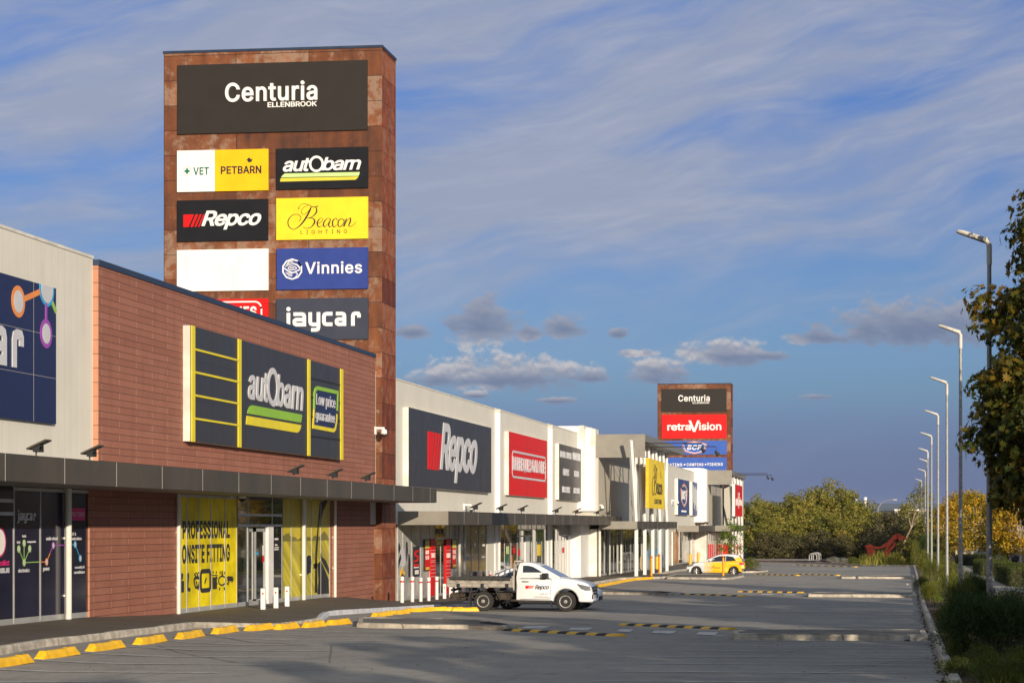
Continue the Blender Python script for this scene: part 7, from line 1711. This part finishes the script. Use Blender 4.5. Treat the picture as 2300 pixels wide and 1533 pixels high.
at = [(2148, 236, 1.0, 'yellow autumn tree left of the second lamp pole'), (2120, 250, .86, 'small olive and gold tree between the third and fourth lamp poles'), (2166, 226, .98, 'golden tree just right of the second lamp pole'), (2184, 214, .96, 'golden brown tree filling the gap left of the nearest lamp pole'), (2206, 204, .9, 'orange tree directly behind the nearest lamp pole'),
      (2242, 188, .84, 'yellow tree with pale trunk, first right of the nearest lamp pole'), (2269, 184, .84, 'yellow tree with pale trunk, second right of the nearest lamp pole'), (2292, 182, .84, 'yellow tree with pale trunk at the right edge')]
for i, (px, d, s_, lb) in enumerate(at):
    x, y = wd(px, d); tput(AT, x, y, lb, 'yellow autumn trees along the road', s_, i * 2.1)
# the row across the road, seen only mirrored in the shop windows
for i in range(24):
    y = 118 + i * 9.2; x = 27.5 + (i * 7) % 5 * .6
    pr = (PT, AT, PT)[i % 3]
    tput(pr, x, y, 'plane tree across the road, mirrored in the shop windows' if pr is PT else 'golden tree across the road, mirrored in the shop windows', 'plane trees across the road' if pr is PT else 'golden trees across the road', .98 if pr is PT else 1.1, i * 1.9, z=G(x, y))
# far eucalypts
E1 = tree_proto('eucalyptus', 'tree', 21, 9.0, .6, 4.2, LF['euc'], M['bark'], 170, 78, .36, SPRAY, droop=.7, tr=.16, cr=.22, bumps=.6)
E2 = tree_proto('eucalyptus', 'tree', 22, 6.5, .3, 3.4, LF['euc'], M['bark'], 140, 70, .34, SPRAY, droop=.6, tr=.10, cr=.24, bumps=.6)
E3 = tree_proto('banksia', 'tree', 23, 4.6, .2, 2.8, LF['euc2'], M['bark'], 120, 66, .29, SPRAY, droop=.2, tr=.08, cr=.24, bumps=.5)
PUT[E1.name] = False
far = [(E1, 1868, 288, 1088, 1.05, 'tallest rounded eucalyptus in the middle of the far trees'), (E1, 1908, 292, 1112, .9, 'eucalyptus right of the tallest rounded one'), (E1, 1818, 286, 1106, .95, 'eucalyptus left of the tallest rounded one'), (E1, 1775, 284, 1117, .88, 'tall loose eucalyptus left of centre in the far trees'), (E1, 1735, 282, 1134, .8, 'eucalyptus near the left end of the far trees'),
       (E2, 1850, 272, 1150, .95, 'grey green bushy tree below the tallest eucalyptus'), (E2, 1800, 270, 1165, .9, 'bushy tree in front of the left eucalypts'), (E2, 1755, 268, 1160, .85, 'dark bushy tree left in the far group'), (E2, 1712, 264, 1178, .8, 'rounded bush tree at the left end of the far group'), (E2, 1895, 268, 1158, .85, 'dark green bushy tree in the middle right of the far group'),
       (E2, 1945, 292, 1140, .9, 'olive tree beyond the sculpture'), (E2, 1925, 264, 1190, .7, 'low yellowish bush tree left of the sculpture tail'), (E3, 1990, 262, 1162, 1.05, 'pale bronze banksia behind the sculpture'), (E3, 2012, 275, 1150, 1.0, 'dull green tree left of the thin gum tree'), (E3, 1970, 255, 1196, .8, 'small banksia directly behind the sculpture back'), (E3, 1780, 258, 1202, .85, 'low bush in front of the far trees near the low wall'),
       (E3, 1735, 256, 1200, .85, 'low bush behind the left end of the low wall'), (E3, 1835, 262, 1196, .9, 'low bush behind the bike hoops'), (E3, 1880, 255, 1208, .7, 'low bush right of the bike hoops'), (E2, 2050, 300, 1150, .9, 'dark tree behind the far lamp poles'), (E3, 2035, 240, 1192, .9, 'green bush tree between sculpture head and lamp poles'), (E2, 1690, 330, 1140, .9, 'yellow green tree behind the end of the shops'),
       (E1, 1700, 330, 1119, .7, 'small flat topped tree at the left end of the skyline'), (E2, 2100, 262, 1150, 1.0, 'dark tree behind the fourth lamp pole'), (E2, 2080, 215, 1196, .75, 'rounded dark green shrub tree at the end of the lamp row')]
for i, (pr, px, d, pt, s_, lb) in enumerate(far):
    x, y = wd(px, d); H = {E1: 9.0, E2: 6.5, E3: 4.6}[pr] * 1.03
    zt = (HORP - pt) * d / FPX; g = G(x, y); sz = (zt - g) / H
    tput(pr, x, y, lb, 'far bush and gum trees', s_ * (1.1 if pr is not E1 else 1.0), i * 1.3, scz=sz)
# thin gum with visible limbs
rg = rgen(31); x, y = wd(2026, 232); t = thing('gum_tree', 'thin gum tree with bare pale forked trunk beside the far lamp poles', 'tree', (x, y, G(x, y)))
mb = MB(); tips = [(2.6, 0, 6.6), (1.9, .4, 7.6), (.7, -.3, 6.4), (3.1, .2, 5.6), (1.3, .5, 5.8), (2.3, -.4, 8.4)]
mb.tube([(-.2, 0, -.2), (.0, 0, 1.6), (.6, 0, 3.0), (1.1, 0, 4.0)], [.15, .13, .10, .08], 8)
for q in tips: mb.tube([(1.0, 0, 3.9), ((1 + q[0]) / 2 - .1, q[1] / 2, 4.0 + (q[2] - 4) * .45), q], [.06, .04, .015], 6)
mb.build('trunk', M['bark_mid'], t, True, local=True); lc = LC()
for q in tips + [(1.4, 0, 7.2), (2.8, 0, 7.4), (.4, .3, 5.6)]:
    for j in range(190):
        o_ = rv(rg); p = Vector(q) + Vector((o_.x * 1.0, o_.y * 1.0, o_.z * .75)); lc.leaf(p, o_ + rv(rg) * .8, Vector((rg.uniform(-1, 1), rg.uniform(-1, 1), -1)), .26 * rg.uniform(.6, 1.2), SPRAY)
lc.build('crown', LF['euc'], t)
# small bright street tree in front of the far portal
BT = tree_proto('young_tree', 'tree', 41, 4.2, 1.0, 1.25, LF['bright'], M['bark'], 40, 34, .17, SPRAY, tr=.05, cr=.34, droop=.5, shell=.2)
x, y = wd(1644, 163); tput(BT, x, y, 'young bright green tree in front of the far white columns', None, 1.0, 1.0, z=G(x, y) + .13)
# shrubs
def bush_proto(name, seed, mt, n, size, shape, fine=False, lumps=9):
    rg = rgen(seed); t = thing(name, 'x', 'shrub'); lc = LC(); mb = MB()
    L = [(Vector((0, 0, .28)), .62)] + [(Vector((rg.uniform(-.62, .62), rg.uniform(-.62, .62), rg.uniform(.15, .5))), rg.uniform(.28, .46)) for _ in range(lumps)]
    tot = sum(r_ * r_ for _, r_ in L)
    for c, r_ in L:
        for j in range(int(n * r_ * r_ / tot)):
            d = rv(rg).normalized(); 
            if d.z < -.35: d.z = -d.z
            k = r_ * rg.uniform(.72, 1.12) * (1 + .2 * mnoise.noise(d * 3 + c)); p = c + d * k
            if p.z < .01: p.z = rg.uniform(.0, .15)
            if fine: lc.leaf(p, rv(rg), d + Vector((0, 0, .5)) + rv(rg) * .5, size * rg.uniform(.6, 1.4), shape)
            else: lc.leaf(p, d + rv(rg) * .8, Vector((rg.uniform(-1, 1), rg.uniform(-1, 1), rg.uniform(-.2, 1))), size * rg.uniform(.6, 1.3), shape)
    for i in range(12):
        a = rg.uniform(0, 6.28); q = Vector((math.cos(a) * rg.uniform(.2, .7), math.sin(a) * rg.uniform(.2, .7), rg.uniform(.4, .85)))
        mb.tube([(0, 0, -.05), q * .5 + Vector((0, 0, .05)), q], [.02, .012, .004], 4)
    mb.build('stems', M['bark'], t, local=True); lc.build('foliage', mt, t)
    return t
BD = bush_proto('shrub', 51, LF['dkbush'], 26000, .085, BLADE, True, lumps=14); BS = bush_proto('shrub', 52, LF['bush'], 6500, .065, DIAM); BSF = bush_proto('shrub', 53, LF['bush'], 12000, .085, BLADE, True); BBR = bush_proto('shrub', 54, LF['bright'], 1100, .10, DIAM); BG = bush_proto('shrub', 55, LF['grey'], 2600, .10, DIAM)
def bput(pr, px, base, wpx, hpx, lb, grp='shrubs in the garden bed', fn=None, depth=1.0):
    x, y, z = surf(px, base, fn or (lambda x, y: G(x, y) + .1)); d = DR(x, y)[0]
    s_ = wpx / 2 * d / FPX; h = hpx * d / FPX / .92
    o = put(pr, x, y + s_ * .6 * depth, z - .03, random.uniform(0, 6.28), lb, grp, sc=(s_ / .95, s_ / .95 * depth, h)); return o
bl = [(BD, 2240, 1478, 290, 150, 'large feathery dark green shrub filling the lower right corner'), (BS, 2128, 1440, 80, 90, 'leafy dark shrub left of the large feathery one'), (BD, 2190, 1405, 130, 120, 'dark shrub around the foot of the second lamp pole'), (BS, 2262, 1412, 120, 95, 'shrub at the right edge behind the large feathery one'),
      (BSF, 2165, 1350, 110, 70, 'shrub between the second and third lamp poles'), (BSF, 2098, 1350, 60, 50, 'yellow green shrub beside the kerb near the third lamp pole'), (BS, 2120, 1322, 50, 60, 'upright shrub left of the third lamp pole'), (BSF, 2075, 1328, 40, 40, 'small yellow shrub hugging the kerb'), (BSF, 2090, 1298, 56, 46, 'golden green shrub in front of the fourth lamp pole'),
      (BS, 2135, 1306, 70, 50, 'shrub near the footpath left of the second lamp pole'), (BS, 2075, 1282, 40, 50, 'bright shrub at the start of the far bed'), (BSF, 2110, 1280, 50, 45, 'shrub between the fourth and fifth lamp poles'), (BD, 2082, 1270, 52, 72, 'tall rounded dark shrub below the far lamp heads'), (BS, 2058, 1270, 28, 60, 'light green tall shrub left of the far lamp poles'),
      (BS, 2155, 1520, 90, 50, 'low dull green shrub near the bottom right kerb'), (BSF, 2235, 1560, 190, 95, 'grey green shrub cut by the bottom edge'), (BBR, 2152, 1548, 60, 28, 'sprig of bright green leaves at the bottom edge'), (BS, 2290, 1545, 120, 100, 'shrub in the bottom right corner of the photo'), (BBR, 2108, 1352, 24, 18, 'tiny bright green shrub by the third lamp pole'),
      (BSF, 2115, 1395, 44, 36, 'thin sparse shrub on bare soil beside the kerb'), (BS, 2150, 1475, 70, 55, 'rounded leafy shrub between the kerb and the large feathery one'), (BS, 2080, 1345, 34, 34, 'small leafy shrub next to the kerb below the yellow green ones'), (BS, 2200, 1500, 90, 60, 'leafy shrub in front of the large feathery one')]
for pr, px, b, w_, h_, lb in bl: bput(pr, px, b, w_, h_, lb)
bput(BS, 1689, 1279, 40, 30, 'leafy shrub right behind the yellow hatchback', 'shrubs in the far beds')
for pr, px, b, w_, h_, lb in [(BG, 1873, 1264, 34, 16, 'low grey shrub right of the bike hoops'), (BG, 1893, 1266, 30, 16, 'second low grey shrub right of the bike hoops'), (BSF, 1915, 1268, 34, 20, 'reddish low shrub left of the reed grass'), (BS, 2045, 1268, 26, 22, 'green shrub at the right end of the reed grass'), (BSF, 1862, 1250, 40, 18, 'low shrub behind the grey ones'), (BS, 1905, 1252, 50, 20, 'low green shrub before the sculpture'), (BSF, 1950, 1250, 50, 18, 'yellowish low shrub in front of the sculpture tail')]:
    bput(pr, px, b, w_, h_, lb, 'shrubs in the far beds')
# climbing plant at the first portal
bput(BS, 1452, 1240, 18, 56, 'loose climbing plant hanging behind the second white column', None, fn=lambda x, y: -2.0 + 0 * x)
# reed grass (nobody could count it)
rg = rgen(61); lc = LC()
for i in range(5200):
    px = rg.uniform(1930, 2042); e = (px - 1985) / 58; py = rg.uniform(1256, 1271) if rg.random() < .6 else rg.uniform(1250, 1270)
    x, y, z = og(px, py, .12); h = rg.uniform(.6, 1.35) * (1.1 - .5 * e * e) * (.55 + .5 * abs(mnoise.noise(Vector((x * .7, y * .3, 0)))) * 2)
    lc.leaf(Vector((x, y, z + h / 2)), Vector((rg.uniform(-.4, .4), -1, 0)), Vector((rg.uniform(-.35, .35), rg.uniform(-.2, .2), 1)), h, [(-.035, -.5), (.035, -.5), (0, .5)])
o = lc.build('reed_grass', LF['grass']); tag(o, 'yellow green reed grass below the red sculpture', 'grass', kind='stuff')
# hedges
def hedge(x0, x1, y0, y1, h, mt, lb):
    rg = rgen(int(x0 * 10 + y0)); g = G((x0 + x1) / 2, y0) + .1; t = thing('hedge', lb, 'hedge', ((x0 + x1) / 2, (y0 + y1) / 2, g), 0, 'clipped hedges along the footpath'); lc = LC()
    sx, sy = (x1 - x0) / 2, (y1 - y0) / 2; A = sx * sy * 4 + 4 * h * (sx + sy); n = int(min(9000, A * 170))
    for i in range(n):
        f = rg.random() * A
        if f < sx * sy * 4: p = Vector((rg.uniform(-sx, sx), rg.uniform(-sy, sy), h)); nr = Vector((0, 0, 1))
        elif f < sx * sy * 4 + 4 * h * sx: p = Vector((rg.uniform(-sx, sx), rg.choice((-sy, sy)), rg.uniform(0, h))); nr = Vector((0, p.y, 0)).normalized()
        else: p = Vector((rg.choice((-sx, sx)), rg.uniform(-sy, sy), rg.uniform(0, h))); nr = Vector((p.x, 0, 0)).normalized()
        k = .12 * mnoise.noise(p * 1.2 + Vector((x0, y0, 0))) + rg.uniform(-.09, .04)
        e = max(abs(p.x) / sx, abs(p.y) / sy); p = p + nr * k
        if p.z > h * .8 and e > .9: p *= .97
        lc.leaf(p, nr + rv(rg) * .9, Vector((rg.uniform(-1, 1), rg.uniform(-1, 1), 1)), rg.uniform(.06, .13), DIAM)
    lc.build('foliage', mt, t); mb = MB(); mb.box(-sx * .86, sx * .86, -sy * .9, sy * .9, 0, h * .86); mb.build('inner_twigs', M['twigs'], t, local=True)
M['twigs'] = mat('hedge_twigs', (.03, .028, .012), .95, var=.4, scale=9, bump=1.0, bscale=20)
hedge(7.3, 10.0, 92, 104, 1.15, LF['hedge'], 'nearest clipped hedge at the right edge beside the footpath'); hedge(7.0, 8.6, 110, 124, 1.05, LF['hedge'], 'clipped hedge just right of the nearest lamp pole foot')
hedge(7.0, 9.2, 140, 152, .95, LF['hedge'], 'clipped hedge just left of the nearest lamp pole'); hedge(7.8, 12.3, 196, 206, .95, LF['hedge'], 'long low hedge between the third lamp pole and the nearest one'); hedge(10.2, 12.6, 126, 134, .7, LF['rust'], 'low rust red hedge at the right edge')
hedge(8.5, 13, 214, 226, .7, LF['hedge'], 'farther low green hedge below the golden trees')
# leaf litter along the kerb and on the beds
rg = rgen(71); lc = LC()
for i in range(4200):
    y = rg.uniform(22, 130); e = rg.random()
    if e < .12: x = KX(y) - abs(rg.gauss(0, .07)) - .03; z = G(x, y) + .012
    else: x = KX(y) + rg.uniform(.2, 3.6); z = G(x, y) + .115
    lc.leaf(Vector((x, y, z)), Vector((rg.uniform(-.5, .5), rg.uniform(-.5, .5), 1)), Vector((rg.uniform(-1, 1), rg.uniform(-1, 1), 0)), rg.uniform(.04, .11), MAPLE if rg.random() < .4 else DIAM)
for i in range(900):
    y = rg.uniform(22, 150); x = rg.uniform(-15, KX(y)); lc.leaf(Vector((x, y, G(x, y) + .012)), Vector((rg.uniform(-.4, .4), rg.uniform(-.4, .4), 1)), Vector((rg.uniform(-1, 1), rg.uniform(-1, 1), 0)), rg.uniform(.03, .07), DIAM)
o = lc.build('leaf_litter', LF['litter']); tag(o, 'brown fallen leaves along the right kerb and garden bed', 'leaves', kind='stuff')
# low ground cover in the garden bed
lc = LC()
for i in range(9000):
    y = 24 + 150 * rg.random() ** 1.5; x = KX(y) + .35 + (4.6 - KX(y) * .8) * rg.random()
    if mnoise.noise(Vector((x * .5, y * .25, 3))) < .0: continue
    h = rg.uniform(.12, .38); lc.leaf(Vector((x, y, G(x, y) + .1 + h / 2)), Vector((rg.uniform(-1, 1), rg.uniform(-1, 1), 0)), Vector((rg.uniform(-.5, .5), rg.uniform(-.5, .5), 1)), h, [(-.04, -.5), (.04, -.5), (.015, .1), (0, .5)])
o = lc.build('ground_cover', LF['bush']); tag(o, 'low straggly ground cover between the shrubs of the right bed', 'plants', kind='stuff')
# ================================================================== air
hz = bpy.data.materials.new('air_haze'); hz.use_nodes = True; ht = NT(hz.node_tree)
for nd in list(ht.n):
    if nd.type == 'BSDF_PRINCIPLED': ht.n.remove(nd)
pv = ht.new('ShaderNodeVolumePrincipled'); pv.inputs['Color'].default_value = (.62, .74, 1.0, 1); pv.inputs['Density'].default_value = 3.5e-5; pv.inputs['Anisotropy'].default_value = 0.0
ht.l.new(pv.outputs[0], ht.n['Material Output'].inputs['Volume'])
tag(MB().box(-14000, 14000, -400, 14500, -75, 150).build('haze', hz), 'thin blue air over the far hills', 'haze', kind='stuff')
